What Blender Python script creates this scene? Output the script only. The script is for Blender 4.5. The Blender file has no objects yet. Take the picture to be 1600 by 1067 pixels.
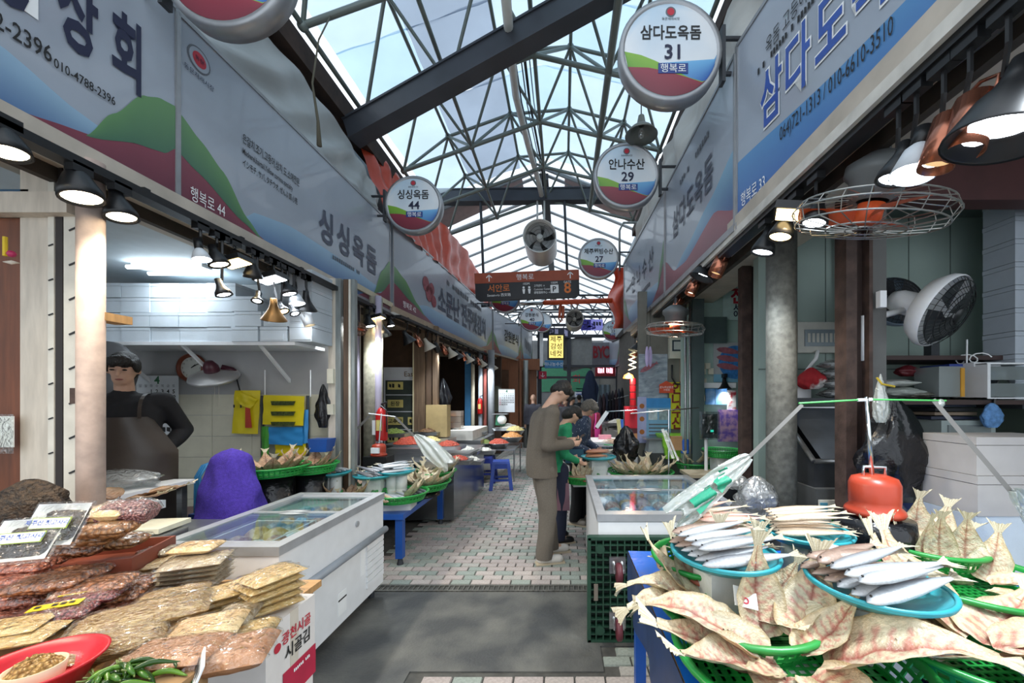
import bpy, bmesh, math, random
import numpy as np
from mathutils import Vector, Matrix, noise
R = math.radians
random.seed(7)
SC = bpy.context.scene
COL = SC.collection
# ---------------------------------------------------------------- camera (photo frame 1600 x 1067; shifted lens, level)
F, CX, CY, H = 600.0, 880.0, 625.0, 1.5
cam = bpy.data.cameras.new('camera'); cam_o = bpy.data.objects.new('camera', cam); COL.objects.link(cam_o)
cam_o.location = (0, 0, H); cam_o.rotation_euler = (R(90), 0, 0)
cam.sensor_width = 36; cam.lens = F / 1600 * 36
cam.shift_x = -(CX - 800) / 1600; cam.shift_y = (CY - 533.5) / 1600
cam.clip_start = .05; SC.camera = cam_o
# ---------------------------------------------------------------- sky (overcast daylight), exposure
world = bpy.data.worlds.new('sky'); SC.world = world; world.use_nodes = True
bg = world.node_tree.nodes['Background']; bg.inputs[0].default_value = (.84, .92, 1.0, 1); bg.inputs[1].default_value = 1.3
SC.view_settings.view_transform = 'Standard'; SC.view_settings.look = 'None'
SC.view_settings.exposure = .42; SC.view_settings.gamma = 1
LAMP_GAIN = 1.0
# ---------------------------------------------------------------- pixel -> place
def W(px, py, Y): return Vector(((px - CX) * Y / F, Y, H - (py - CY) * Y / F))
def atZ(px, py, Z): return W(px, py, F * (H - Z) / (py - CY))
def atX(px, py, X): return W(px, py, F * X / (px - CX))
# ---------------------------------------------------------------- materials
def lin(c):
    if isinstance(c, str): c = tuple(int(c[i:i+2], 16) for i in (0, 2, 4))
    return tuple(((v/255)/12.92 if v/255 <= .04045 else ((v/255+.055)/1.055)**2.4) for v in c) + (1,)
MT = {}
def mat(name, col, rough=.55, metal=0., var=.10, scale=9., bump=0., bscale=40., emit=None, es=1., col2=None, kind='noise', spec=.5, coat=0., stretch=None, sharp=None):
    if name in MT: return MT[name]
    m = bpy.data.materials.new(name); m.use_nodes = True; nt = m.node_tree; N = nt.nodes; L = nt.links
    b = N['Principled BSDF']; b.inputs['Roughness'].default_value = rough; b.inputs['Metallic'].default_value = metal
    b.inputs['Specular IOR Level'].default_value = spec; b.inputs['Coat Weight'].default_value = coat
    c = lin(col)
    tc = N.new('ShaderNodeTexCoord'); mp = N.new('ShaderNodeMapping'); L.new(tc.outputs['Object'], mp.inputs[0])
    if stretch: mp.inputs['Scale'].default_value = stretch
    if kind == 'voronoi':
        t = N.new('ShaderNodeTexVoronoi'); t.inputs['Scale'].default_value = scale; fo = t.outputs['Distance']
    else:
        t = N.new('ShaderNodeTexNoise'); t.inputs['Scale'].default_value = scale; t.inputs['Detail'].default_value = 5; fo = t.outputs[0]
    L.new(mp.outputs[0], t.inputs['Vector'])
    r = N.new('ShaderNodeValToRGB'); L.new(fo, r.inputs[0]); e = r.color_ramp.elements
    if col2: c2 = lin(col2); c1 = c
    else: c2 = tuple(min(1, v*(1+var)) for v in c[:3]) + (1,); c1 = tuple(v*(1-var) for v in c[:3]) + (1,)
    e[0].color = c1; e[1].color = c2
    e[0].position, e[1].position = sharp or (.32, .68)
    L.new(r.outputs[0], b.inputs['Base Color'])
    if bump:
        if kind == 'voronoi': src = fo
        else:
            t2 = N.new('ShaderNodeTexNoise'); t2.inputs['Scale'].default_value = bscale; t2.inputs['Detail'].default_value = 4; L.new(mp.outputs[0], t2.inputs['Vector']); src = t2.outputs[0]
        bp = N.new('ShaderNodeBump'); bp.inputs['Strength'].default_value = bump; bp.inputs['Distance'].default_value = .02
        bp.invert = (kind == 'voronoi'); L.new(src, bp.inputs['Height']); L.new(bp.outputs[0], b.inputs['Normal'])
    if emit:
        b.inputs['Emission Color'].default_value = lin(emit); b.inputs['Emission Strength'].default_value = es
    MT[name] = m; return m
def mat_vcol(name, rough=.5, var=.12, scale=30., bump=0., bscale=60., spec=.5, trans=0.):
    if name in MT: return MT[name]
    m = mat(name, 'ffffff', rough, bump=bump, bscale=bscale, scale=scale, var=var, spec=spec); nt = m.node_tree; N = nt.nodes; L = nt.links
    b = N['Principled BSDF']; at = N.new('ShaderNodeVertexColor'); at.layer_name = 'Col'
    mx = N.new('ShaderNodeMix'); mx.data_type = 'RGBA'; mx.blend_type = 'MULTIPLY'; mx.inputs[0].default_value = 1
    src = b.inputs['Base Color'].links[0].from_socket
    L.new(at.outputs[0], mx.inputs[6]); L.new(src, mx.inputs[7]); L.new(mx.outputs[2], b.inputs['Base Color'])
    b.inputs['Subsurface Weight'].default_value = trans
    return m
def mat_clear(name, tint='ffffff', amount=.85, rough=.12, bump=.0, bscale=25., fres=1.45, haze=None):
    """thin film or pane: transparent with a glossy sheen (haze: some diffuse milkiness)"""
    if name in MT: return MT[name]
    m = bpy.data.materials.new(name); m.use_nodes = True; nt = m.node_tree; N = nt.nodes; L = nt.links
    out = N['Material Output']; N.remove(N['Principled BSDF'])
    tr = N.new('ShaderNodeBsdfTransparent'); tr.inputs[0].default_value = lin(tint)
    gl = N.new('ShaderNodeBsdfGlossy'); gl.inputs['Roughness'].default_value = rough; gl.inputs[0].default_value = (1, 1, 1, 1)
    base = tr
    if haze:
        df = N.new('ShaderNodeBsdfTranslucent'); df.inputs[0].default_value = lin(tint); d2 = N.new('ShaderNodeBsdfDiffuse'); d2.inputs[0].default_value = lin(tint)
        a = N.new('ShaderNodeMixShader'); a.inputs[0].default_value = .5; L.new(df.outputs[0], a.inputs[1]); L.new(d2.outputs[0], a.inputs[2])
        mh = N.new('ShaderNodeMixShader'); mh.inputs[0].default_value = haze; L.new(tr.outputs[0], mh.inputs[1]); L.new(a.outputs[0], mh.inputs[2]); base = mh
    ge = N.new('ShaderNodeNewGeometry'); dt = N.new('ShaderNodeVectorMath'); dt.operation = 'DOT_PRODUCT'; L.new(ge.outputs['Incoming'], dt.inputs[0]); L.new(ge.outputs['Normal'], dt.inputs[1])
    def mth(op, a, b=None):      # Schlick's sheen, the same from both faces of the sheet
        q = N.new('ShaderNodeMath'); q.operation = op; q.use_clamp = op == 'ADD'
        for k_, v_ in ((0, a), (1, b)):
            if v_ is None: continue
            if isinstance(v_, float): q.inputs[k_].default_value = v_
            else: L.new(v_, q.inputs[k_])
        return q.outputs[0]
    f0 = ((fres-1)/(fres+1))**2
    sh_ = mth('POWER', mth('SUBTRACT', 1., mth('ABSOLUTE', dt.outputs['Value'])), 5.)
    adv = mth('ADD', mth('MULTIPLY', sh_, 1.-f0), f0+1-amount)
    mx = N.new('ShaderNodeMixShader'); L.new(adv, mx.inputs[0]); L.new(base.outputs[0], mx.inputs[1]); L.new(gl.outputs[0], mx.inputs[2]); L.new(mx.outputs[0], out.inputs[0])
    if bump:
        t = N.new('ShaderNodeTexNoise'); t.inputs['Scale'].default_value = bscale; t.inputs['Detail'].default_value = 3; t.inputs['Distortion'].default_value = 1.5
        tc = N.new('ShaderNodeTexCoord'); L.new(tc.outputs['Object'], t.inputs['Vector'])
        bp = N.new('ShaderNodeBump'); bp.inputs['Strength'].default_value = bump; bp.inputs['Distance'].default_value = .03; L.new(t.outputs[0], bp.inputs['Height'])
        L.new(bp.outputs[0], gl.inputs['Normal']); L.new(bp.outputs[0], dt.inputs[1])
    MT[name] = m; return m
def mat_sheet(name, tint, clear, milky=.5, var=.06):
    """translucent roof sheet: lets part of the daylight straight through and scatters the rest"""
    if name in MT: return MT[name]
    m = bpy.data.materials.new(name); m.use_nodes = True; nt = m.node_tree; N = nt.nodes; L = nt.links
    out = N['Material Output']; N.remove(N['Principled BSDF'])
    tc = N.new('ShaderNodeTexCoord'); t = N.new('ShaderNodeTexNoise'); t.inputs['Scale'].default_value = 1.6; t.inputs['Detail'].default_value = 6; L.new(tc.outputs['Object'], t.inputs['Vector'])
    r = N.new('ShaderNodeValToRGB'); L.new(t.outputs[0], r.inputs[0]); c = lin(tint)
    r.color_ramp.elements[0].color = tuple(v*(1-var) for v in c[:3])+(1,); r.color_ramp.elements[1].color = tuple(min(1, v*(1+var)) for v in c[:3])+(1,)
    r.color_ramp.elements[0].position = .35; r.color_ramp.elements[1].position = .65
    tr = N.new('ShaderNodeBsdfTransparent'); L.new(r.outputs[0], tr.inputs[0])
    a = N.new('ShaderNodeBsdfTranslucent'); L.new(r.outputs[0], a.inputs[0]); d = N.new('ShaderNodeBsdfDiffuse'); L.new(r.outputs[0], d.inputs[0])
    m1 = N.new('ShaderNodeMixShader'); m1.inputs[0].default_value = 1 - milky; L.new(a.outputs[0], m1.inputs[1]); L.new(d.outputs[0], m1.inputs[2])
    m2 = N.new('ShaderNodeMixShader'); m2.inputs[0].default_value = clear; L.new(m1.outputs[0], m2.inputs[1]); L.new(tr.outputs[0], m2.inputs[2]); L.new(m2.outputs[0], out.inputs[0])
    MT[name] = m; return m
# ---------------------------------------------------------------- mesh builder
class MB:
    def __init__(s): s.v = []; s.f = []; s.c = []; s.mi = []; s.cur = None; s.m = 0
    def col(s, c): s.cur = lin(c) if c is not None else None; return s
    def add(s, vs, fs):
        o = len(s.v); s.v += [Vector(v) for v in vs]; s.f += [tuple(i+o for i in f) for f in fs]; s.mi += [s.m]*len(fs)
        s.c += [s.cur or (1, 1, 1, 1)]*len(vs); return s
    def box(s, c, d, M=None, rz=0, taper=1.0):
        x, y, z = d[0]/2, d[1]/2, d[2]/2; q = Matrix.Rotation(rz, 4, 'Z') if M is None else M
        vs = [q @ Vector((a*x*(taper if e > 0 else 1), b*y*(taper if e > 0 else 1), e*z)) + Vector(c) for e in (-1, 1) for a, b in ((-1, -1), (1, -1), (1, 1), (-1, 1))]
        return s.add(vs, [(3, 2, 1, 0), (4, 5, 6, 7), (0, 1, 5, 4), (1, 2, 6, 5), (2, 3, 7, 6), (3, 0, 4, 7)])
    def bx(s, x0, x1, y0, y1, z0, z1): return s.box(((x0+x1)/2, (y0+y1)/2, (z0+z1)/2), (abs(x1-x0), abs(y1-y0), abs(z1-z0)))
    def cyl(s, a, b, r0, r1=None, n=12, cap=True):
        a, b = Vector(a), Vector(b); r1 = r0 if r1 is None else r1; d = b - a
        q = d.to_track_quat('Z', 'Y') if d.length > 1e-9 else Matrix().to_quaternion()
        vs = []
        for p, r in ((a, r0), (b, r1)):
            for i in range(n): t = 2*math.pi*i/n; vs.append(p + q @ Vector((r*math.cos(t), r*math.sin(t), 0)))
        fs = [(i, (i+1) % n, n+(i+1) % n, n+i) for i in range(n)]
        if cap: fs += [tuple(range(n-1, -1, -1)), tuple(range(n, 2*n))]
        return s.add(vs, fs)
    def tube(s, pts, r, n=6, cap=True):
        pts = [Vector(p) for p in pts]; k = len(pts); vs = []
        rr = r if isinstance(r, (list, tuple)) else [r]*k
        up = None
        for i, p in enumerate(pts):
            d = (pts[min(i+1, k-1)] - pts[max(i-1, 0)]).normalized()
            if up is None: up = d.orthogonal().normalized()
            up = (up - d*up.dot(d)); up = up.normalized() if up.length > 1e-6 else d.orthogonal().normalized()
            w = d.cross(up)
            for j in range(n): t = 2*math.pi*j/n; vs.append(p + rr[i]*(math.cos(t)*up + math.sin(t)*w))
        fs = [(i*n+j, i*n+(j+1) % n, (i+1)*n+(j+1) % n, (i+1)*n+j) for i in range(k-1) for j in range(n)]
        if cap: fs += [tuple(range(n-1, -1, -1)), tuple(range((k-1)*n, k*n))]
        return s.add(vs, fs)
    def lathe(s, prof, n=24, M=None, sx=1, sy=1):
        M = M or Matrix(); vs = []
        for r, z in prof:
            for i in range(n): t = 2*math.pi*i/n; vs.append(M @ Vector((r*sx*math.cos(t), r*sy*math.sin(t), z)))
        k = len(prof)
        fs = [(i*n+j, i*n+(j+1) % n, (i+1)*n+(j+1) % n, (i+1)*n+j) for i in range(k-1) for j in range(n)]
        if prof[0][0] > 1e-5: fs.append(tuple(range(n-1, -1, -1))) if s.capl else None
        if prof[-1][0] > 1e-5: fs.append(tuple(range((k-1)*n, k*n))) if s.capl else None
        return s.add(vs, fs)
    capl = False
    def sph(s, c, r, n=12, M=None):
        r = (r, r, r) if not isinstance(r, (tuple, list)) else r; vs = []; k = max(5, n//2+1)
        for i in range(k):
            a = math.pi*i/(k-1) - math.pi/2
            for j in range(n):
                t = 2*math.pi*j/n; v = Vector((r[0]*math.cos(a)*math.cos(t), r[1]*math.cos(a)*math.sin(t), r[2]*math.sin(a)))
                vs.append((M @ v if M else v) + Vector(c))
        return s.add(vs, [(i*n+j, i*n+(j+1) % n, (i+1)*n+(j+1) % n, (i+1)*n+j) for i in range(k-1) for j in range(n)])
    def cap(s, a, b, ra, rb, n=12):
        a, b = Vector(a), Vector(b); d = b-a
        q = d.to_track_quat('Z', 'Y') if d.length > 1e-6 else Matrix().to_quaternion(); Ln = d.length
        prof = [(ra*math.cos(t), ra*math.sin(t)) for t in [R(x) for x in (-89, -60, -30, 0)]] + [(rb*math.cos(t), Ln+rb*math.sin(t)) for t in [R(x) for x in (0, 30, 60, 89)]]
        M = Matrix.Translation(a) @ q.to_matrix().to_4x4()
        old = MB.capl; MB.capl = True; s.lathe(prof, n, M); MB.capl = old; return s
    def grid(s, fn, nu, nv, cf=None):
        o = len(s.v); vs = []; cs = []
        for i in range(nu+1):
            for j in range(nv+1):
                vs.append(fn(i/nu, j/nv)); cs.append(lin(cf(i/nu, j/nv)) if cf else (s.cur or (1, 1, 1, 1)))
        s.v += [Vector(v) for v in vs]; s.c += cs
        fs = [(o+i*(nv+1)+j, o+(i+1)*(nv+1)+j, o+(i+1)*(nv+1)+j+1, o+i*(nv+1)+j+1) for i in range(nu) for j in range(nv)]
        s.f += fs; s.mi += [s.m]*len(fs); return s
    def plate(s, pts, y0, y1):
        """polygon given as (x, z) pairs, extruded between y0 (front) and y1"""
        n = len(pts)
        vs = [(x, y0, z) for x, z in pts] + [(x, y1, z) for x, z in pts]
        return s.add(vs, [tuple(range(n)), tuple(range(2*n-1, n-1, -1))] + [(i, n+i, n+(i+1) % n, (i+1) % n) for i in range(n)])
    def mesh(s, name, mats, smooth=False):
        me = bpy.data.meshes.new(name); me.from_pydata([tuple(v) for v in s.v], [], s.f)
        if any(c != (1, 1, 1, 1) for c in s.c):
            at = me.color_attributes.new('Col', 'FLOAT_COLOR', 'POINT'); at.data.foreach_set('color', [x for c in s.c for x in c])
        for m in (mats if isinstance(mats, (list, tuple)) else [mats]): me.materials.append(m)
        me.polygons.foreach_set('material_index', s.mi)
        if smooth: me.polygons.foreach_set('use_smooth', [True]*len(me.polygons))
        me.update(); return me
    def obj(s, name, mats, parent=None, smooth=False, world=False):
        if world and parent is not None:
            Mi = MW[parent.name].inverted()
            s.v = [Mi @ v for v in s.v]
        return link(name, s.mesh(name, mats, smooth), parent)
MW = {}; KIDS = {}
def link(name, me, parent=None, M=None):
    o = bpy.data.objects.new(name, me); COL.objects.link(o)
    if M is not None: o.matrix_world = M
    if parent is not None: o.parent = parent
    base = MW.get(parent.name, Matrix()) if parent is not None else Matrix()
    MW[o.name] = base @ (M if M is not None else Matrix())
    if parent is not None: kids(parent, o)
    return o
def tag(o, label=None, cat=None, group=None, kind=None):
    for k, v in (('label', label), ('category', cat), ('group', group), ('kind', kind)):
        if v: o[k] = v
    return o
def thing(name, label, cat, loc=(0, 0, 0), rz=0., group=None, kind=None, M=None):
    o = bpy.data.objects.new(name, None); COL.objects.link(o); o.empty_display_size = .05
    M = M if M is not None else Matrix.Translation(Vector(loc)) @ Matrix.Rotation(rz, 4, 'Z')
    o.matrix_world = M; MW[o.name] = M
    return tag(o, label, cat, group, kind)
def copy_tree(o, M, parent=None, label=None):
    c = o.copy(); COL.objects.link(c)
    if parent is None: c.matrix_world = M; MW[c.name] = M
    else: c.parent = parent; MW[c.name] = MW[parent.name] @ c.matrix_basis
    if label: c['label'] = label
    for ch in KIDS.get(o.name, []): copy_tree(ch, None, c)
    return c

def kids(o, *ch): KIDS.setdefault(o.name, []).extend(ch)
def structure(name, mb, m, smooth=False, label=None): return tag(mb.obj(name, m, None, smooth), label, None, None, 'structure')
# scratch scene for text and modifiers (removed at the end)
TS = bpy.data.scenes.new('scratch'); TL = TS.view_layers[0]
def evaluate(o):
    TS.collection.objects.link(o); TL.update(); dg = TL.depsgraph
    me = bpy.data.meshes.new_from_object(o.evaluated_get(dg), depsgraph=dg)
    TS.collection.objects.unlink(o); d = o.data; bpy.data.objects.remove(o)
    return me
TXT = []
def text(parent, s, x, z, size, m, y=-.004, bold=0., sx=1., align='CENTER', name='lettering', th=.002, sp=1., rot=0.):
    """lettering in the parent's x-z plane facing -y (the outlines are filled in by set_type)"""
    if not s: return None
    me = bpy.data.meshes.new(name); me.materials.append(m); o = link(name, me, parent)
    b = min((0., .01, .02, .03, .05), key=lambda q: abs(q-bold)); TXT.append((me, s, b, x, z, size, y, sx, align, rot)); return o
def faint(parent, x, z, w, h, m, n=8, y=-.006, name='faint_print'):
    """a line of print too small to read in the photo: short uneven strokes"""
    b = MB(); st = w/n; rn = random.Random(n*7+int(abs(x)*100))
    for i in range(n):
        a = x-w/2+i*st
        if rn.random() < .85: b.add([(a, y, z-h*.5*rn.uniform(.5, 1)), (a+st*.72, y, z-h*.5), (a+st*.72, y, z+h*.5*rn.uniform(.4, 1)), (a, y, z+h*.5)], [(0, 1, 2, 3)])
    return b.obj(name, m, parent)
def set_type():
    for b in sorted({t[2] for t in TXT}):
        job = [t for t in TXT if t[2] == b]; lines = sorted({t[1] for t in job})
        cu = bpy.data.curves.new('t', 'FONT'); cu.body = '\n'.join(lines); cu.size = 1; cu.align_x = 'LEFT'; cu.align_y = 'TOP_BASELINE'; cu.offset = b; cu.resolution_u = 2; cu.space_line = 3
        me = evaluate(bpy.data.objects.new('t', cu)); co = [tuple(v.co) for v in me.vertices]; rows = {}
        for p in me.polygons:
            vi = tuple(p.vertices); yy = sum(co[i][1] for i in vi)/len(vi); rows.setdefault(round((.35-yy)/3), []).append(vi)
        gap = 3.0
        for k, ln in enumerate(lines):
            fs = rows.get(k, []); ids = sorted({i for f in fs for i in f}); mp_ = {i: n for n, i in enumerate(ids)}
            vs = [(co[i][0], co[i][1]+gap*k-.36) for i in ids]; fs = [tuple(mp_[i] for i in f) for f in fs]
            mid = (min(v[0] for v in vs)+max(v[0] for v in vs))/2 if vs else 0
            for (m_, s, _, x, z, size, y, sx, align, rot) in job:
                if s != ln: continue
                c, sn = math.cos(rot), math.sin(rot); off = mid if align == 'CENTER' else 0
                m_.from_pydata([(x+((v[0]-off)*sx*c - v[1]*sn)*size, y, z+((v[0]-off)*sx*sn + v[1]*c)*size) for v in vs], [], fs); m_.update()
        bpy.data.meshes.remove(me); bpy.data.curves.remove(cu)
def blob(mb, vox, smooth=4, noisy=0., nscale=8., cut=()):
    """one continuous skin over overlapping volumes"""
    me = mb.mesh('b', [mat('plain', 'aaaaaa')]); o = bpy.data.objects.new('b', me)
    r = o.modifiers.new('r', 'REMESH'); r.mode = 'VOXEL'; r.voxel_size = vox; r.use_smooth_shade = True
    if smooth: k = o.modifiers.new('s', 'SMOOTH'); k.iterations = smooth; k.factor = .5
    out = evaluate(o); bpy.data.meshes.remove(me)
    if noisy:
        n = len(out.vertices); co = np.empty(n*3, 'f'); no = np.empty(n*3, 'f'); out.vertices.foreach_get('co', co); out.vertex_normals.foreach_get('vector', no)
        co = co.reshape(-1, 3); am = np.array([noise.noise(Vector((c[0]*nscale, c[1]*nscale, c[2]*nscale*.55))) for c in co.tolist()], 'f')
        out.vertices.foreach_set('co', (co+no.reshape(-1, 3)*am[:, None]*noisy).ravel())
    if cut:
        bm_ = bmesh.new(); bm_.from_mesh(out)
        for pc, pn in cut: bmesh.ops.bisect_plane(bm_, geom=bm_.verts[:]+bm_.edges[:]+bm_.faces[:], plane_co=pc, plane_no=pn, clear_outer=True)
        bm_.to_mesh(out); bm_.free()
    out.polygons.foreach_set('use_smooth', [True]*len(out.polygons)); out.materials.clear(); return out
def band(parent, name, xs, top, bot, ctop, cbot, m, y=-.003, n=24, cmid=None):
    """flat painted strip between two curves, given as control points (x, z)"""
    def f(pts, x):
        if x <= pts[0][0]: return pts[0][1]
        for (a, b), (c, d) in zip(pts, pts[1:]):
            if x <= c: t = (x-a)/(c-a); t = t*t*(3-2*t)*.5 + t*.5; return b+(d-b)*t
        return pts[-1][1]
    ft = top if callable(top) else (lambda x: f(top, x)); fb = bot if callable(bot) else (lambda x: f(bot, x))
    b = MB(); x0, x1 = xs; ct, cb = lin(ctop), lin(cbot)
    def P(u, v): x = x0+(x1-x0)*u; lo = fb(x); hi = max(ft(x), lo); return (x, y, lo+(hi-lo)*v)
    b.grid(lambda u, v: P(u, v), n, 3)
    b.c = [tuple(cb[k]+(ct[k]-cb[k])*((i % 4)/3) for k in range(4)) for i in range(len(b.v))]
    return b.obj(name, m, parent)
ORD = 'first second third fourth fifth sixth seventh eighth ninth tenth eleventh twelfth thirteenth fourteenth fifteenth sixteenth seventeenth eighteenth nineteenth twentieth'.split()
ORD += ['twenty-'+o for o in ORD[:9]] + ['thirtieth'] + ['thirty-'+o for o in ORD[:9]] + ['fortieth']
def ordn(i): return ORD[i] if i < len(ORD) else 'last'
def light(name, kind, loc, energy, col, parent=None, aim=None, size=.05, angle=100, blend=.6):
    d = bpy.data.lights.new(name, kind); d.energy = energy*LAMP_GAIN; d.color = col; o = bpy.data.objects.new(name, d); COL.objects.link(o)
    if kind == 'SPOT': d.spot_size = R(angle); d.spot_blend = blend
    if kind == 'AREA': d.size = size
    else: d.shadow_soft_size = size
    Mx = Matrix.Translation(Vector(loc))
    if aim is not None: Mx = Mx @ Vector(aim).to_track_quat('-Z', 'Y').to_matrix().to_4x4()
    if parent: Mx = MW[parent.name].inverted() @ Mx; o.parent = parent
    o.matrix_basis = Mx; return o
# common materials
white_metal = mat('white_painted_metal', 'e4e6e8', .35, var=.04); foam = mat('white_foam', 'ccd6de', .8, var=.04, bump=.08, bscale=120)
black = mat('black_plastic', '17181a', .4, var=.2); dark_steel = mat('dark_steel', '3a3d42', .5, .3, var=.2); steel = mat('brushed_steel', 'a9abad', .3, .9, var=.12, stretch=(1, 1, 12))
chrome = mat('chrome', 'cfd2d4', .15, 1, var=.05); copper = mat('copper', 'b5745c', .25, .9, var=.2); ink = mat('navy_ink', '1f2440', .6, var=.05); ink_black = mat('black_ink', '1b1b1d', .6, var=.05)
ink_white = mat('white_ink', 'eef0f0', .6, var=.03); ink_red = mat('red_ink', 'b8283a', .6, var=.05); ink_grey = mat('grey_ink', '5e626a', .6, var=.05); ink_blue = mat('blue_ink', '2b4f9e', .55, var=.06)
paint = mat_vcol('sign_print', .32, var=.05, scale=6); vc = mat_vcol('tinted', .55, var=.1)
concrete = mat('concrete', '8d8c84', .85, var=.2, scale=12, bump=.2); rust = mat('rusty_brown_steel', '4a3a34', .7, .2, var=.35, scale=14, bump=.15)
wood = mat('stained_wood', '6b3a1f', .5, var=.25, scale=6, stretch=(6, 6, .6)); plywood = mat('plywood', 'b98f5e', .6, var=.2, scale=5, stretch=(1, 8, 1)); kraft = mat('kraft_board', 'a8835a', .8, var=.1)
blue_paint = mat('blue_painted_steel', '1c4fa0', .35, var=.12, scale=5, bump=.04); film = mat_clear('plastic_film', 'fbfbf8', .93, .1, .7, 26, fres=1.4); pane = mat_clear('glass_pane', 'eef6f8', .97, .05, fres=1.45)
green_plastic = mat('green_plastic', '1f8f3c', .35, var=.1, spec=.6); teal_plastic = mat('teal_plastic', '2f9aa6', .35, var=.1); red_plastic = mat('red_plastic', 'c8202c', .35, var=.1)
# ================================================================ THE SETTING
m_grout = mat('dark_grout', '4d4c48', .9, var=.25, scale=14, bump=.2); m_asphalt = mat('worn_asphalt', '434444', .62, var=.0, col2='6b6a64', scale=3.2, bump=.25, bscale=55, sharp=(.38, .72))
floor = structure('floor', MB().bx(-9, 9, -3, 30, -.10, -.010), m_grout, label='paved market aisle with patched asphalt')
MB().bx(-1.75, .225, 2.125, 3.005, -.02, -.001).obj('asphalt_patch', m_asphalt, floor); MB().bx(.225, .8, 2.345, 3.005, -.02, -.001).obj('asphalt_patch', m_asphalt, floor)
MB().bx(-1.75, -.85, 1.3, 2.125, -.02, -.0012).obj('asphalt_patch', m_asphalt, floor)
# drain grating
g = MB(); g.bx(-1.6, .35, 3.02, 3.035, -.012, .001); g.bx(-1.6, .35, 3.105, 3.12, -.012, .001)
for i in range(49): g.bx(-1.6+i*.04, -1.592+i*.04, 3.02, 3.12, -.012, .0)
g.obj('drain_grating', mat('grating_steel', '6f6e68', .6, .5, var=.3), floor)
BP, BR = .165, .082
bm_cols = [mat('pink_paver', 'a69b96', .8, var=.16, scale=60, bump=.12), mat('green_paver', '8d958d', .8, var=.16, scale=60, bump=.12), mat('grey_paver', 'a29e97', .8, var=.16, scale=60, bump=.12), mat('pale_paver', 'b0a6a0', .8, var=.16, scale=60, bump=.12)]
def brick_mb(cx, cy, b=None):
    b = b or MB(); x, y = BP/2-.0035, BR/2-.0035; o = .004
    return b.add([(cx-x, cy-y, -.012), (cx+x, cy-y, -.012), (cx+x, cy+y, -.012), (cx-x, cy+y, -.012), (cx-x+o, cy-y+o, 0), (cx+x-o, cy-y+o, 0), (cx+x-o, cy+y-o, 0), (cx-x+o, cy+y-o, 0)],
                 [(4, 5, 6, 7), (0, 1, 5, 4), (1, 2, 6, 5), (2, 3, 7, 6), (3, 0, 4, 7)])
brick_me = [brick_mb(0, 0).mesh('brick', m) for m in bm_cols]
rest = [MB() for _ in bm_cols]; nb = 0
def aisle_left(Y): return -1.62 if Y < 4.7 else -1.62+.0*(Y-4.7)
for j in range(-10, 140):
    cy = 3.13+BR/2 + (j*BR if j >= 0 else 0)
    if j < 0: cy = 2.335-BR/2 + (j+1)*BR
    for i in range(-12, 16):
        cx = (i+(.5 if j % 2 else 0))*BP - .02; k = random.choices(range(4), (4, 4, 2, 2))[0]
        if not (aisle_left(cy)-.1 < cx < (.45 if 2.4 < cy < 5 else .9)): continue
        if j < 0 and not ((cy < 2.125-BR/2+.01 and cx > -.77) or cx > .3): continue
        vis = (cx > -1.45 and cx < (.3 if cy > 2.4 else .75) and 1.98 < cy)
        if vis and nb < 300: link('brick', brick_me[k], floor, Matrix.Translation((cx, cy, random.uniform(-.0012, .0012)))); nb += 1
        else: brick_mb(cx, cy, rest[k])
for b_, m in zip(rest, bm_cols): tag(b_.obj('paver', m, floor), kind='stuff')
far_floor = structure('floor_concrete', MB().bx(-4, 4, 14.7, 28, -.02, -.002), mat('far_concrete', '8d8a84', .8))
# raised shop slabs
structure('floor_shop', MB().bx(-5.2, -2.35, .6, 3.95, -.01, .08), concrete)
structure('floor_stall', MB().bx(1.35, 4.4, .4, 4.2, -.01, .03), concrete)
# ---- walls
m_wall = mat('cream_wall', 'b9b4a6', .8, var=.06, scale=3); m_greywall = mat('grey_wall', 'a4a4a4', .8, var=.08, scale=3); m_greenwall = mat('pale_green_wall', '8fa098', .6, var=.06, scale=3)
w = structure('wall_left', MB().bx(-4.9, -2.32, 3.86, 3.94, .0, 2.75), m_greywall)      # side wall of the freezer shop, facing the camera
tile_m = mat('cream_tile', 'c8c4b0', .45, var=.05)
for i in range(7):
    for j in range(5):
        x0 = -3.98+i*.245; z0 = .08+j*.245*.0 + j*.262
        if x0 < -2.4 and False: link('tile', MB().bx(0, .241, -.006, .0, 0, .258).mesh('tile', tile_m) if (i, j) == (0, 0) else bpy.data.meshes['tile'], w, Matrix.Translation((x0, 3.859, z0)))
til = MB().bx(0, .396, -.006, 0, 0, .206).mesh('tile', tile_m)
for i in range(4):
    for j in range(7): link('tile', til, w, Matrix.Translation((-3.92+i*.4, 3.859, .09+j*.21)))
structure('wall_shop_back', MB().bx(-5.2, -4.9, .5, 3.95, 0, 2.75), m_greywall)
structure('ceiling_shop', MB().bx(-5.2, -2.36, 1.0, 3.95, 2.66, 2.72), mat('pale_ceiling_sheet', 'c3cdd2', .6, var=.05))

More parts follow.
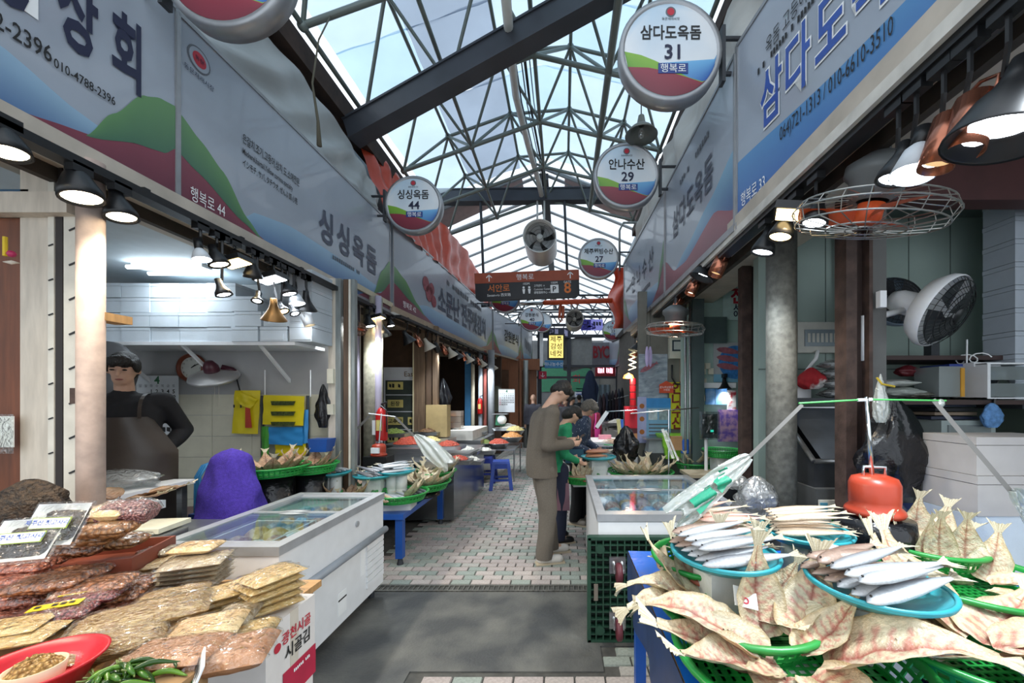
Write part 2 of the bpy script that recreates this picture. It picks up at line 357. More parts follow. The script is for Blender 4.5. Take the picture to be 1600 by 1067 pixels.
# ---- shop front pieces on the apron seller's side
fr = thing('trim_1', 'pale shop-front post with sliding door rails marked in black strokes', None, (-2.36, 1.87, 0), kind='structure')
m_cream = mat('cream_post', 'c9bfb0', .6, var=.12, scale=10, stretch=(3, 3, .5)); m_pink = mat('pinkish_pole_paint', 'b7a296', .55, var=.14, scale=18, bump=.06); m_rail = mat('pale_rail', 'd2cdc0', .5, var=.1, scale=9)
MB().cyl((.06, 0, .0), (.06, 0, 2.66), .048, n=24).obj('round_pole', m_pink, fr, True)
MB().box((.02, .02, 1.33), (.045, .05, 2.66)).obj('angle_rail', mat('streaked_steel', '8d8478', .6, .2, var=.4, scale=10, stretch=(6, 6, .5)), fr)
rl = MB().box((-.05, .03, 1.33), (.085, .03, 2.66)).obj('door_rail', m_rail, fr)
for z in [i*.17+.3 for i in range(13)]:
    MB().box((-.042, .012, z), (.045, .002, .008), M=Matrix.Rotation(R(-24), 4, 'Y')).obj('stroke_mark', ink_black, rl)
MB().box((-.115, .04, 1.33), (.035, .05, 2.66)).obj('dark_channel', mat('dark_channel', '241d1a', .6, var=.2), fr)
rl = MB().box((-.155, .03, 1.33), (.03, .03, 2.66)).obj('door_rail', m_rail, fr)
for z in [i*.17+.22 for i in range(13)]: MB().box((-.152, .012, z), (.024, .002, .006), M=Matrix.Rotation(R(-20), 4, 'Y')).obj('stroke_mark', ink_black, rl)
MB().box((-.25, .05, 1.33), (.14, .05, 2.66)).obj('cream_board', m_cream, fr)
MB().box((.03, -.03, 1.52), (.045, .02, .075)).obj('hinge', rust, fr)
fr2 = thing('door_1', 'dark stained wooden door board behind the laver trays', None, (-2.95, 1.9, 0), kind='structure')
MB().box((0, .02, 1.2), (.62, .04, 2.4)).obj('door_leaf', wood, fr2)
MB().box((.0, .02, 2.47), (.62, .05, .14)).obj('fascia', mat('blue_plate', '1d4f6f', .5), fr2)
structure('trim_2', MB().bx(-3.9, -2.38, 1.84, 1.95, 2.4, 2.5), m_cream)
# soffit, track and fascia strips under the big signs (both sides)
def soffit(name, x_in, x_out, y0, y1, z, label, m=None, slope=0., trk=True):
    t = thing(name, label, None, (0, 0, 0), kind='structure')
    d = 1 if x_out > x_in else -1
    def sk(a, b, za, zb): a0, b0, a1, b1 = x_in+a*d, x_in+b*d, x_in+slope+a*d, x_in+slope+b*d; return MB().add([(a0, y0, za), (b0, y0, za), (b1, y1, za), (a1, y1, za), (a0, y0, zb), (b0, y0, zb), (b1, y1, zb), (a1, y1, zb)], [(0, 1, 2, 3), (7, 6, 5, 4), (0, 4, 5, 1), (1, 5, 6, 2), (2, 6, 7, 3), (3, 7, 4, 0)])
    sk(0, abs(x_out-x_in), z-.02, z+.06).obj('soffit_board', m or mat('soffit_board', 'b7aea1', .7, var=.15, scale=5), t)
    sk(.0, .05, z-.07, z-.02).obj('white_strip', mat('grubby_white_strip', 'c9c6be', .6, var=.15), t)
    sk(-.1 if trk else .02, -.02 if trk else .1, z-.10, z-.06).obj('lamp_track', black, t)
    if trk:
        for k in range(int((y1-y0)/.6)): yy = y0+.2+k*.6; f_ = (yy-y0)/(y1-y0)*slope; MB().bx(x_in+f_-.1*d, x_in+f_+.03*d, yy, yy+.03, z-.075, z-.05).obj('track_bracket', black, t)
    sk(.2, .24, z-.09, z-.02).obj('shutter_guide', mat('grimy_guide', '3b342e', .7, var=.4, scale=9), t)
    return t
soffit('trim_3', -2.28, -2.75, .6, 5.0, 2.66, 'grimy soffit with white strip and lamp track under signs over the freezer')
soffit('trim_4', -2.23, -2.75, 5.05, 10.1, 2.68, 'long beige soffit with lamp track over the side dish stalls', mat('beige_soffit', 'a3927e', .7, var=.1), .38)
soffit('trim_5', 1.14, 1.75, .3, 6.5, 2.66, 'soffit with lamp track over the fresh fish stalls', trk=False)
# dark header behind soffits (shop fronts above door height)
structure('wall_header_left', MB().bx(-2.78, -2.36, .6, 10.2, 2.72, 3.7), mat('dark_header', '3a3632', .8))
structure('wall_header_right', MB().bx(1.55, 1.75, .2, 7.5, 2.72, 3.7), mat('dark_header', '3a3632', .8))
# ---- pillars along the left shop fronts
def post(name, parts, label, base):
    t = thing(name, label, None, base, kind='structure')
    for pn, kind_, a, m in parts:
        b = MB(); (b.cyl if kind_ == 'c' else b.bx)(*a); b.obj(pn, m, t, kind_ == 'c')
    return t
lav = mat('lavender_pipe', 'a79fb0', .4, var=.06); galv = mat('galvanised', '8f9492', .45, .4, var=.2, scale=8, stretch=(3, 3, .5)); brownsteel = mat('brown_column', '5a4636', .6, var=.3, scale=8, stretch=(5, 5, .4))
p = W(583, 625, 4.6)
post('trim_6', [('round_pillar', 'c', ((0, 0, 0), (0, 0, 2.72), .105, .105, 20), mat('mottled_pillar', '8a8675', .75, var=.25, scale=20, bump=.1)), ('pipe', 'c', ((.105, -.09, 0), (.105, -.09, 2.72), .035, .035, 14), lav),
                ('pipe', 'c', ((-.18, -.05, 0), (-.18, -.05, 2.72), .042, .042, 14), lav), ('column', 'b', (-.36, -.24, .0, .1, 0, 2.72), brownsteel), ('shutter_rail', 'b', (-.42, -.37, .0, .12, 0, 2.72), steel), ('shutter_rail', 'b', (-.23, -.2, .02, .1, 0, 2.72), m_rail)],
     'mottled concrete pillar bundled with lavender pipes and shutter rails', (p.x, p.y, 0))
p = W(527, 600, 3.75)
post('trim_7', [('cream_strip', 'b', (-.07, .0, -.03, .03, 0, 2.68), m_cream), ('grey_strip', 'b', (.0, .05, -.03, .02, 0, 2.68), galv), ('dark_strip', 'b', (.06, .11, .0, .06, 0, 2.68), brownsteel), ('pale_strip', 'b', (.11, .13, .0, .05, 0, 2.68), m_rail), ('grey_strip', 'b', (.135, .17, .0, .05, 0, 2.68), galv), ('switch_box', 'b', (-.065, -.005, -.06, -.03, 1.66, 1.8), mat('ivory_plastic', 'd6d0bd', .5)), ('socket_box', 'b', (-.065, -.005, -.06, -.03, 1.36, 1.46), mat('ivory_plastic', 'd6d0bd', .5))],
     'narrow post with ivory switch boxes at the end of the cream tiled wall', (p.x, p.y, 0))
p = W(664, 600, 6.3)
post('trim_8', [('column', 'b', (-.18, .0, 0, .12, 0, 2.72), mat('worn_wood_column', '6f5a46', .6, var=.3, scale=7, stretch=(5, 5, .4))), ('column', 'b', (.02, .1, 0, .1, 0, 2.72), brownsteel), ('column', 'b', (.12, .2, .02, .1, 0, 2.72), mat('worn_wood_column', '6f5a46', .6)), ('cable_strip', 'b', (-.2, -.18, -.01, .02, 0, 2.6), mat('pale_strip', 'cfc4a0', .5))],
     'worn brown wooden shop columns beside the drinks fridge', (p.x, p.y, 0))
p = W(733, 600, 9.2)
post('trim_9', [('blue_board', 'b', (-.13, .03, .1, .14, 0, 2.7), mat('blue_board', '3f7fae', .5, var=.06)), ('cream_pipe', 'c', ((.09, 0, 0), (.09, 0, 2.7), .045, .045, 14), mat('cream_pipe', 'd9cfb6', .5)), ('white_pipe', 'c', ((.26, .05, 0), (.26, .05, 2.7), .05, .05, 14), mat('pale_blue_pipe', 'b8c4d2', .45)), ('red_strip', 'b', (.33, .4, .08, .12, 0, 2.7), mat('oxide_red', '7c3a30', .6)), ('grey_pillar', 'c', ((.52, .05, 0), (.52, .05, 2.7), .08, .08, 18), mat('grey_pillar', '83868a', .6, var=.1))],
     'blue board and painted pipes beside the wall extinguisher', (p.x, p.y, 0))
p = W(800, 600, 12)
post('trim_10', [('wood_board', 'b', (-.1, .2, 0, .06, 0, 2.75), mat('orange_wood', '8a5433', .5, var=.15, stretch=(5, 5, .5))), ('wood_board', 'b', (.24, .3, -.05, .1, 0, 2.75), mat('orange_wood', '8a5433', .5)), ('grey_pillar', 'c', ((.42, .1, 0), (.42, .1, 2.75), .08, .08, 14), galv), ('wood_board', 'b', (.52, .75, .3, .36, 0, 2.75), mat('orange_wood', '8a5433', .5)), ('lintel', 'b', (-.6, .85, .1, .3, 2.45, 2.8), mat('orange_wood', '8a5433', .5))],
     'orange wooden shop front boards behind the wall calendar', (p.x, p.y, 0))
m_dark = mat('dark_brown_interior', '3a291c', .8, var=.2, scale=4)
structure('wall_left_far', MB().bx(-3.6, -3.45, 4.0, 16, 0, 3.7), m_dark)
structure('wall_left_partition', MB().bx(-3.5, -2.25, 6.7, 6.8, 0, 2.72), mat('brown_partition', '5b4432', .7, var=.2))
structure('wall_left_shop', MB().bx(-3.5, -1.75, 10.8, 10.9, 0, 2.72), m_dark)
structure('ceiling_left', MB().bx(-3.5, -2.25, 4.1, 14, 2.72, 2.78), mat('cream_soffit', 'b6ad96', .7))
structure('wall_left_end', MB().bx(-3.5, -1.2, 13.6, 13.7, 0, 4.2), mat('brown_end', '6b4a33', .7))
# ---- right side
wr = structure('wall_right', MB().bx(1.55, 4.4, 3.05, 3.13, 0, 2.95), m_greenwall)       # end wall of the fish shop, facing the camera
for i in range(8): MB().bx(1.75+i*.33, 1.756+i*.33, 3.046, 3.05, 1.75, 2.95).obj('panel_joint', mat('joint_grey', '5f6c67', .7), wr)
MB().bx(1.55, 4.4, 3.044, 3.05, 1.74, 1.75).obj('panel_joint', mat('joint_grey', '5f6c67', .7), wr)
structure('wall_right_back', MB().bx(4.3, 4.4, .2, 3.1, 0, 2.95), m_greenwall)
structure('ceiling_right', MB().bx(1.5, 4.4, .3, 3.1, 2.95, 3.0), mat('dark_green_ceiling', '5d6a66', .7))
MB().bx(1.5, 4.3, 2.3, 2.42, 2.7, 2.95).obj('ceiling_beam', mat('maroon_steel', '4d2b2b', .6), tag(thing('trim_11', 'maroon steel beam under the fish shop ceiling', None, kind='structure')))
p = Vector((1.42, 2.5, 0)); post('trim_12', [('round_pillar', 'c', ((0, 0, 0), (0, 0, 2.7), .09, .09, 28), mat('sprayed_concrete_pillar', '62635e', .75, var=.3, scale=26, bump=.12))], 'round mottled concrete pillar behind the turquoise fish plates', p)

p = Vector((1.66, 2.17, 0)); post('trim_13', [('flange', 'b', (-.09, -.03, -.04, .05, 0, 2.95), rust), ('web', 'b', (-.03, .03, .0, .05, 0, 2.95), mat('dark_rust', '33241f', .8, var=.3)), ('flange', 'b', (.03, .05, -.05, .06, 0, 2.95), rust), ('face', 'b', (.05, .15, -.02, .06, 0, 2.95), mat('grey_panel_strip', '5c5c5a', .6, var=.1))],
     'rust brown steel column with the hanging black bag', p)
p = Vector((1.58, 3.3, 0)); post('trim_14', [('flange', 'b', (-.06, .02, -.04, .04, 0, 2.9), rust), ('web', 'b', (.02, .05, -.02, .03, 0, 2.9), mat('dark_rust', '33241f', .8)), ('face', 'b', (.05, .2, -.02, .04, 0, 2.9), mat('charcoal_panel', '54565a', .6, var=.08))],
     'dark steel column carrying two small blue stickers', p)
p = W(1085, 600, 4.35); post('trim_15', [('grey_post', 'b', (-.03, .1, -.03, .05, 0, 2.9), mat('grey_green_post', '4c5c5c', .5, var=.08)), ('conduit', 'c', ((-.06, -.03, 0), (-.06, -.03, 2.8), .014, .014, 8), steel), ('conduit', 'c', ((-.11, -.03, 0), (-.11, -.03, 2.8), .014, .014, 8), steel)],
     'grey green steel post with two conduits behind the platform scale', (p.x, p.y, 0))
structure('wall_right_shop', MB().bx(1.4, 3.4, 4.5, 4.58, 0, 2.9), mat('mint_wall', 'a9c2b8', .6, var=.05))
structure('wall_right_mid', MB().bx(.97, 1.5, 4.95, 5.02, 0, 2.9), mat('dim_cream_wall', '6f6d64', .7))
structure('wall_right_side', MB().bx(3.3, 3.4, 3.1, 4.6, 0, 2.9), mat('mint_wall', 'a9c2b8', .6))
structure('ceiling_right_shop', MB().bx(1.35, 3.4, 3.13, 5.0, 2.9, 2.96), mat('mint_ceiling', 'b9cfc6', .6))
structure('wall_right_far', MB().bx(1.9, 2.05, 5.0, 20, 0, 4.2), mat('dim_far_wall', '5b5853', .8, var=.2))
structure('wall_far', MB().bx(-3.4, 4, 20, 20.2, 0, 4.6), mat('far_end_wall', '6d6f70', .8, var=.2, scale=2))
# ---------------------------------------------------------------- roof: space frame near, ribbed skylight far
roof = thing('ceiling', 'space-frame roof with tarpaulin skylight', None, (0, 0, 0), kind='structure')
tube_m = mat('grey_green_tube', '6d7672', .45, .3, var=.15, scale=5); strut_me = MB().cyl((0, 0, 0), (0, 0, 1), 1, n=8).mesh('strut', tube_m, True); node_me = MB().sph((0, 0, 0), .05, 10).mesh('node', tube_m, True)
def strut(a, b, r=.028, parent=roof, me=strut_me, name='strut'):
    a, b = Vector(a), Vector(b); d = b-a
    return link(name, me, parent, Matrix.Translation(a) @ d.to_track_quat('Z', 'Y').to_matrix().to_4x4() @ Matrix.Diagonal((r, r, d.length, 1)))
XL, XR, XC = -2.4, 1.45, -.35
def zl(x): return 4.95+(x-XL)*.36 if x <= XC else 4.95+(XC-XL)*.36-(x-XC)*.24      # lower chord height
lowx = [-2.4, -1.38, -.35, .55, 1.45]; ys = [1.3+i*1.12 for i in range(7)]
uppx = [-1.9, -.87, .1, 1.0]
lo = {}; up = {}
for j, y in enumerate(ys):
    for i, x in enumerate(lowx): lo[i, j] = Vector((x, y, zl(x)))
    if j < len(ys)-1:
        for i, x in enumerate(uppx): up[i, j] = Vector((x, y+.56, zl(x)+.72))
for (i, j), p in lo.items():
    if (i+1, j) in lo: strut(p, lo[i+1, j], .03)
    if (i, j+1) in lo: strut(p, lo[i, j+1], .026 if i != 3 else .045)
    if .2 < p.y: link('node', node_me, roof, Matrix.Translation(p))
for (i, j), p in up.items():
    if (i+1, j) in up: strut(p, up[i+1, j], .024)
    if (i, j+1) in up: strut(p, up[i, j+1], .024)
    link('node', node_me, roof, Matrix.Translation(p))
    for a, b in ((0, 0), (1, 0), (0, 1), (1, 1)): strut(lo[i+a, j+b], p, .021)
# skylight sheets above the frame (each a sagging tarpaulin bay)
sh = [mat_sheet('tarpaulin_sheet_pale', 'd3e6f2', .42, .55), mat_sheet('tarpaulin_sheet_grey', 'a9b6c6', .34, .5), mat_sheet('tarpaulin_sheet_blue', 'c2dcec', .46, .6)]
def sheet(x0, x1, y0, y1, zf, m, sag=.05, parent=roof, name='roof_sheet'):
    ph = random.random()*9
    MB().grid(lambda u, v: (x0+(x1-x0)*u, y0+(y1-y0)*v, zf(x0+(x1-x0)*u)-sag*math.sin(math.pi*v)*math.sin(math.pi*u)+.03*noise.noise(Vector((u*3+ph, v*3, ph)))), 8, 8).obj(name, m, parent, True)
for j in range(6):
    for i, (a, b) in enumerate(((-2.75, -1.9), (-1.9, -.9), (-.9, .1), (.1, 1.0), (1.0, 1.75))):
        sheet(a, b, ys[j]-.02, ys[j]+1.12, lambda x: zl(x)+.86, sh[(1 if (i == 1 and j > 0) else (2 if (i+j) % 3 == 0 else 0))])
# eave beams and side tarpaulins
MB().bx(-2.72, -2.5, .6, 8.1, 4.75, 4.98).obj('eave_beam', mat('dark_brown_timber', '3a2a22', .8, var=.3), roof)
MB().bx(1.45, 1.6, .6, 8.1, 4.95, 5.1).obj('eave_beam', mat('dark_brown_timber', '3a2a22', .8), roof)
structure('wall_upper_left', MB().bx(-3.2, -2.85, .2, 14, 3.6, 5.3), mat('pale_clerestory', 'aeb7bd', .8, var=.1))
structure('wall_upper_right', MB().bx(1.75, 2.1, .2, 14, 3.6, 5.5), mat('pale_clerestory', 'aeb7bd', .8))
bm = mat('charcoal_beam', '3b3e45', .5, .1, var=.15, scale=3)
def beam(a, b, w, h, name, label):
    a, b = Vector(a), Vector(b); d = (b-a); L = d.length; t = thing(name, label, None, a, kind='structure'); q = d.to_track_quat('X', 'Z').to_matrix().to_4x4()
    for pn, z, ww, hh in (('flange', h/2-.012, w, .024), ('flange', -h/2+.012, w, .024), ('web', 0, w*.82, h-.03)):
        MB().box(tuple(q @ Vector((L/2, 0, z))), (L, ww, hh), M=q).obj(pn, bm, t)
    return t
beam(W(548, 208, 4.5), W(1010, -55, 3.75)+Vector((.5, 0, .25)), .2, .26, 'trim_16', 'charcoal box beam climbing across the aisle under the space frame')
beam((-2.75, 8.0, 5.72), (1.75, 8.0, 5.78), .2, .27, 'trim_17', 'level charcoal beam carrying the duct fan')
far = thing('ceiling_far', 'ribbed white skylight roof beyond the second beam', None, (0, 0, 0), kind='structure')
fsh = mat_sheet('skylight_sheet', 'f6fbff', .9, .7, var=.02)
def zf_(x): return 6.38-abs(x+.42)*.40
fw = mat('grey_rib', '9aa0a4', .5, .2); rib_me = MB().cyl((0, 0, 0), (0, 0, 1), 1, n=6).mesh('rib', fw)
for k in range(15):
    y = 8.3+k*.8
    for s_, xe in ((-1, -2.7), (1, 1.9)):
        strut((-.42, y, zf_(-.42)), (xe, y, zf_(xe)), .035, far, rib_me, 'rib')
        m = fsh
        MB().add([(-.42, y, zf_(-.42)+.05), (xe, y, zf_(xe)+.05), (xe, y+.79, zf_(xe)+.05), (-.42, y+.79, zf_(-.42)+.05)], [(0, 1, 2, 3)]).obj('skylight_panel', m, far)
MB().bx(-.52, -.32, 8.2, 20, 6.2, 6.34).obj('ridge_beam', bm, far)
pinks = mat('dusty_pink_board', 'b9a6a4', .7, var=.08)
for s_ in (-1, 1): MB().add([(-.42+s_*.45, 8.15, 6.2), (-.42+s_*2.3, 8.15, 5.46), (-.42+s_*2.3, 8.6, 5.3), (-.42+s_*.45, 8.6, 6.16)], [(0, 1, 2, 3)]).obj('gable_board', pinks, far)
strut((-.42, 8.12, 6.42), (-2.8, 8.12, 5.45), .05, far, rib_me, 'rafter'); strut((-.42, 8.12, 6.42), (1.9, 8.12, 5.5), .05, far, rib_me, 'rafter')
gn = thing('trim_18', 'dark steel gantry posts holding the far signs', None, (0, 0, 0), kind='structure')
for px in (843, 889, 965):
    q = W(px, 600, 13.6); MB().bx(q.x-.07, q.x+.07, 13.55, 13.7, 0, 4.6).obj('post', bm, gn)
qa, qb = W(838, 600, 13.6), W(970, 600, 13.6)
for z in (4.45, 4.15, 3.75, 2.7, 2.3): MB().bx(qa.x, qb.x, 13.56, 13.64, z-.04, z+.04).obj('crossbar', bm, gn)
# dark lattice trusses further along
dk = mat('dark_truss', '30343a', .5, .2)
dk_me = MB().cyl((0, 0, 0), (0, 0, 1), 1, n=6).mesh('truss_bar', dk)
for y in (13, 15.5, 18):
    for k in range(8):
        x = -2.6+k*.6
        strut((x, y, 4.55), (x+.3, y, 5.05), .025, far, dk_me, 'truss_bar'); strut((x+.3, y, 5.05), (x+.6, y, 4.55), .025, far, dk_me, 'truss_bar')
    strut((-2.7, y, 4.55), (2.3, y, 4.55), .035, far, dk_me, 'truss_bar'); strut((-2.7, y, 5.05), (2.3, y, 5.05), .035, far, dk_me, 'truss_bar')
# hanging tarpaulins over the signs
def tarp(name, label, path0, path1, m, folds, amp, thick=None):
    """cloth between two polylines (lists of points), with folds along it"""
    def at(p, t):
        k = t*(len(p)-1); i = min(int(k), len(p)-2); return Vector(p[i]).lerp(Vector(p[i+1]), k-i)
    def fn(u, v):
        a, b = at(path0, u), at(path1, u); q = a.lerp(b, v); n = (b-a).cross(Vector((0, 1, 0))).normalized()
        return q + n*(amp*math.sin(folds*u*6.28+v*2.5+1.5*noise.noise(Vector((u*4, v*2, 3))))*(.4+.6*math.sin(math.pi*v)) + amp*1.4*noise.noise(Vector((u*9, v*4, 7)))) - Vector((0, 0, .12*math.sin(math.pi*v)))*.5
    o = MB().grid(fn, 70, 14).obj(name, m, None, True); return tag(o, label, 'tarpaulin')
tarp('tarpaulin', 'grey white tarpaulin slung between the shop sign and roof eave', [(-2.5, .8, 3.86), (-2.42, 2.3, 3.84), (-2.36, 4.9, 3.84)], [(-2.62, .8, 4.75), (-2.58, 3.0, 4.72), (-2.46, 4.4, 4.5), (-2.34, 4.9, 4.1)], mat('grey_tarpaulin', 'a3a8a8', .45, var=.12, scale=2.5), 9, .035)
tarp('tarpaulin', 'orange tarpaulin roll slumped over the kimchi shop sign', [(-2.2, 5.0, 3.8), (-2.12, 7, 3.84), (-1.9, 10.2, 3.88)], [(-2.65, 4.95, 5.0), (-2.45, 6.5, 4.95), (-2.1, 8.6, 4.75), (-2.0, 10.2, 4.35)], mat('orange_tarpaulin', 'c4492f', .35, var=.15, scale=3), 13, .05)
tarp('tarpaulin', 'pale folded tarpaulin above the fresh fish shop sign', [(1.34, 1.0, 3.84), (1.2, 2.6, 3.86), (1.12, 6.3, 3.84)], [(1.6, 1.0, 5.0), (1.5, 2.6, 4.95), (1.4, 5.0, 4.9), (1.35, 6.3, 4.75)], mat('pale_tarpaulin', 'b3aea6', .5, var=.12, scale=2.5), 11, .05)
tag(MB().grid(lambda u, v: W(955+30*u+6*math.sin(v*9), 418+95*v, 9.0+.25*math.sin(u*5+v*4)), 8, 12).obj('tarpaulin', mat('orange_tarpaulin', 'c4492f', .35), None, True), 'small bunched orange tarpaulin on the pipe end by sign 27', 'tarpaulin')
# ================================================================ SIGNS
m_board = mat('sign_board', '98a1ad', .3, var=.05, scale=2.5, coat=.2); m_alu = mat('aluminium_edge', '9a9c9f', .4, .6, var=.1)
def sc(pts, w, h): return [(a*w, b*h) for a, b in pts]
def sign_panel(label, pl, pr, zb, zt, art, board=m_board):
    pl, pr = Vector(pl), Vector(pr); d = pr-pl; w = d.length; h = zt-zb
    t = thing('shop_sign', label, 'sign', M=Matrix.Translation((pl.x, pl.y, zb)) @ Matrix.Rotation(math.atan2(d.y, d.x), 4, 'Z'))
    MB().bx(0, w, 0, .1, 0, h).obj('board', board, t)
    e = MB(); e.bx(-.0, w, -.012, .0, -.035, .012); e.bx(0, w, -.008, .0, h-.012, h+.012); e.bx(-.012, .012, -.008, .0, 0, h); e.bx(w-.012, w+.012, -.008, 0, 0, h); e.obj('edge_trim', m_alu, t)
    for i, (nm, x0, x1, top, bot, ct, cb) in enumerate(art):
        band(t, nm, (x0*w, x1*w), sc(top, w, h), sc(bot, w, h), ct, cb, paint, y=-.002-.001*i)
    return t, w, h
RED, RED2 = '7d3a4a', '5f3040'; BLU, BLU2 = '8fb0c8', '35588c'; GRN, GRN2 = '5c8a55', '3f6a52'
# over the snack table
t, w, h = sign_panel('long shop sign with navy lettering and phone numbers over the dried snacks', (-2.36, .5), (-2.31, 2.295), 2.68, 3.84, [
    ('blue_stripe', 0, .92, [(0, .26), (.6, .25), (.75, .17), (.92, .12)], [(0, 0), (.92, 0)], BLU, BLU2),
    ('red_wave', 0, 1, [(0, .03), (.59, .035), (.77, .10), (.9, .19), (.96, .215), (1, .28)], [(0, 0), (1, 0)], RED, RED2),
    ('green_hill', .76, 1, [(.76, .09), (.82, .25), (.9, .43), (.95, .475), (1, .49)], [(.76, .09), (.9, .19), (.96, .215), (1, .28)], GRN, GRN2)])
MB().bx(.60, 1.2, -.004, -.002, .5, 1.15).obj('white_sticker', ink_white, t)
for s_, x in (('성', 1.10), ('상', 1.335), ('회', 1.535)):
    text(t, s_, x, .66, .40, ink, y=-.007, bold=.03, sx=.42)
text(t, '32-2396', 1.14, .385, .105, ink_black, y=-.007, bold=.01, sx=.6)
text(t, '010-4788-2396', 1.365, .36, .062, ink_black, y=-.008, bold=.012, sx=.62)
# over the freezer
t, w, h = sign_panel('shop sign with seafood list in three languages above the chest freezer', (-2.308, 2.3), (-2.27, 5.03), 2.66, 3.82, [
    ('blue_stripe', .17, .97, [(.17, .13), (.21, .21), (.35, .26), (.5, .255), (.7, .235), (.83, .205), (.97, .19)], [(.17, .0), (1, 0)], BLU, BLU2),
    ('red_wave', 0, .33, [(0, .28), (.04, .24), (.17, .10), (.33, 0)], [(0, 0), (.4, 0)], RED, RED2),
    ('green_hill', 0, .24, [(0, .49), (.05, .42), (.11, .33), (.18, .14), (.24, .04)], [(0, .28), (.04, .24), (.17, .1), (.24, .04)], GRN, GRN2),
    ('red_wave', .7, 1, [(.7, .0), (.82, .1), (.9, .14), (1, .32)], [(.7, 0), (1, 0)], RED, RED2),
    ('green_hill', .84, 1, [(.84, .1), (.92, .4), (1, .57)], [(.84, .1), (.92, .17), (1, .32)], GRN, GRN2)])
lg = MB(); lg.cyl((.13, -.003, .99), (.13, -.0045, .99), .075, n=24); lg.obj('emblem', ink_grey, t); MB().cyl((.13, -.0045, .99), (.13, -.005, .99), .066, n=24).obj('emblem_field', m_board, t)
MB().cyl((.13, -.005, .99), (.13, -.006, .99), .045, n=24).obj('emblem_centre', ink_red, t); text(t, '동문', .13, .99, .035, ink, y=-.008)
text(t, '동문재래시장', .13, .88, .04, ink, y=-.006, sx=.9)
for s_, z, q in (('은갈치.조기.고등어.삼치 도.소매전문', .72, .078), ('Mackerel,hairtail,Yellow corvina specialty', .63, .06), ('イシモチ, サバ, タチウオ, ぜんぶ 卸.小売', .545, .062)): text(t, s_, .45, z, q, ink_black, y=-.006, sx=.5, align='LEFT', bold=.008)
for i, s_ in enumerate('싱싱옥돔'): text(t, s_, 1.40+.285*i, .50, .34, mat('slate_lettering', '4a5060', .5), y=-.007, bold=.028, sx=.78)
text(t, '행복로 44', .19, .12, .10, ink_white, y=-.007, sx=.6)
faint(t, 1.75, .26, .5, .045, ink_grey, 14)
# kimchi shop
mid = 'a8aebb'
art_gen = [('blue_stripe', .1, .97, [(.1, .13), (.2, .25), (.5, .25), (.8, .2), (.97, .17)], [(.1, 0), (1, 0)], BLU, BLU2),
    ('red_wave', 0, .3, [(0, .3), (.1, .18), (.3, 0)], [(0, 0), (.4, 0)], RED, RED2), ('green_hill', 0, .2, [(0, .5), (.06, .42), (.14, .2), (.2, .08)], [(0, .3), (.1, .18), (.2, .08)], GRN, GRN2),
    ('red_wave', .75, 1, [(.75, 0), (.9, .12), (1, .32)], [(.75, 0), (1, 0)], RED, RED2), ('green_hill', .88, 1, [(.88, .1), (.94, .36), (1, .55)], [(.88, .1), (1, .32)], GRN, GRN2)]
t, w, h = sign_panel('pale shop sign with a kimchi picture below the orange tarpaulin', (-2.255, 5.09), (-1.88, 10.15), 2.72, 3.86, art_gen)
text(t, '소문난 전주맛김치', 2.95, .52, .50, mat('slate_lettering', '4a5060', .5), y=-.008, bold=.028, sx=.78)
faint(t, 3.0, .92, 2.2, .1, ink_grey, 16, -.008); text(t, '행복로 42', .45, .12, .1, ink_white, y=-.009)
for k, (x, z, r) in enumerate(((1.0, .62, .12), (1.12, .5, .13), (1.22, .6, .1), (1.3, .42, .1))): MB().cyl((x, -.007, z), (x, -.009, z), r, n=18).obj('kimchi_picture', mat('kimchi_red', '8a4a52', .6, var=.3, scale=20), t)
t, w, h = sign_panel('narrow far shop sign with black columns of lettering', (-1.86, 10.2), (-1.36, 12.3), 2.76, 3.88, art_gen)
text(t, '강원분식', w*.62, .6, .36, ink_black, y=-.008, bold=.02, sx=.9)
t, w, h = sign_panel('last shop sign before the wooden shop front bend', (-1.34, 12.35), (-1.1, 13.6), 2.78, 3.86, art_gen)
[faint(t, w*(.3+.16*k), .62-.04*k, .1, .34, ink_black, 2, -.008) for k in range(4)]
# fresh fish side (reader's left end is the far one)
t, w, h = sign_panel('big shop sign with royal blue lettering and phone numbers over the spot lamps', (1.15, 2.54), (1.46, .35), 2.66, 3.84, [
    ('blue_stripe', 0, .72, [(0, .34), (.35, .3), (.72, .31)], [(0, 0), (1, 0)], '4f86b8', '2a4f9a'),
    ('red_wave', .28, 1, [(.28, 0), (.45, .05), (.6, .14), (.72, .3), (1, .62)], [(.2, 0), (1, 0)], '86303f', '6b2434'),
    ('green_hill', .66, 1, [(.66, .24), (.75, .5), (.85, .75), (1, .85)], [(.66, .24), (.72, .3), (1, .62)], '3f7a3c', '2c5c3a')])
for i, s_ in enumerate('삼다도옥돔'):
    text(t, s_, .34+.205*i, .60, .36, ink_white, y=-.006, bold=.05, sx=.56); text(t, s_, .34+.205*i, .60, .36, mat('royal_blue_lettering', '2a4fa0', .4), y=-.009, bold=.02, sx=.56)
text(t, '064)721-1313 / 010-6610-3510', .73, .315, .11, ink_black, y=-.007, bold=.004, sx=.46)
text(t, '옥돔 고등어 갈치', .52, .9, .11, ink_black, y=-.007, sx=.6); faint(t, .52, .82, .6, .04, ink_black, 26)
text(t, '행복로 33', .17, .13, .10, ink_white, y=-.007, sx=.6)
t, w, h = sign_panel('grey shop sign with dark lettering behind the number 31 disc', (1.115, 4.18), (1.145, 2.56), 2.66, 3.8, [
    ('blue_stripe', .15, 1, [(.15, .1), (.4, .2), (.75, .34), (1, .46)], [(.15, .05), (1, .1)], '7aa6c0', '34568a'),
    ('red_wave', 0, 1, [(0, .3), (.2, .12), (.4, .1), (.8, .22), (1, .1)], [(0, 0), (1, 0)], '8a4552', '6b3040')])
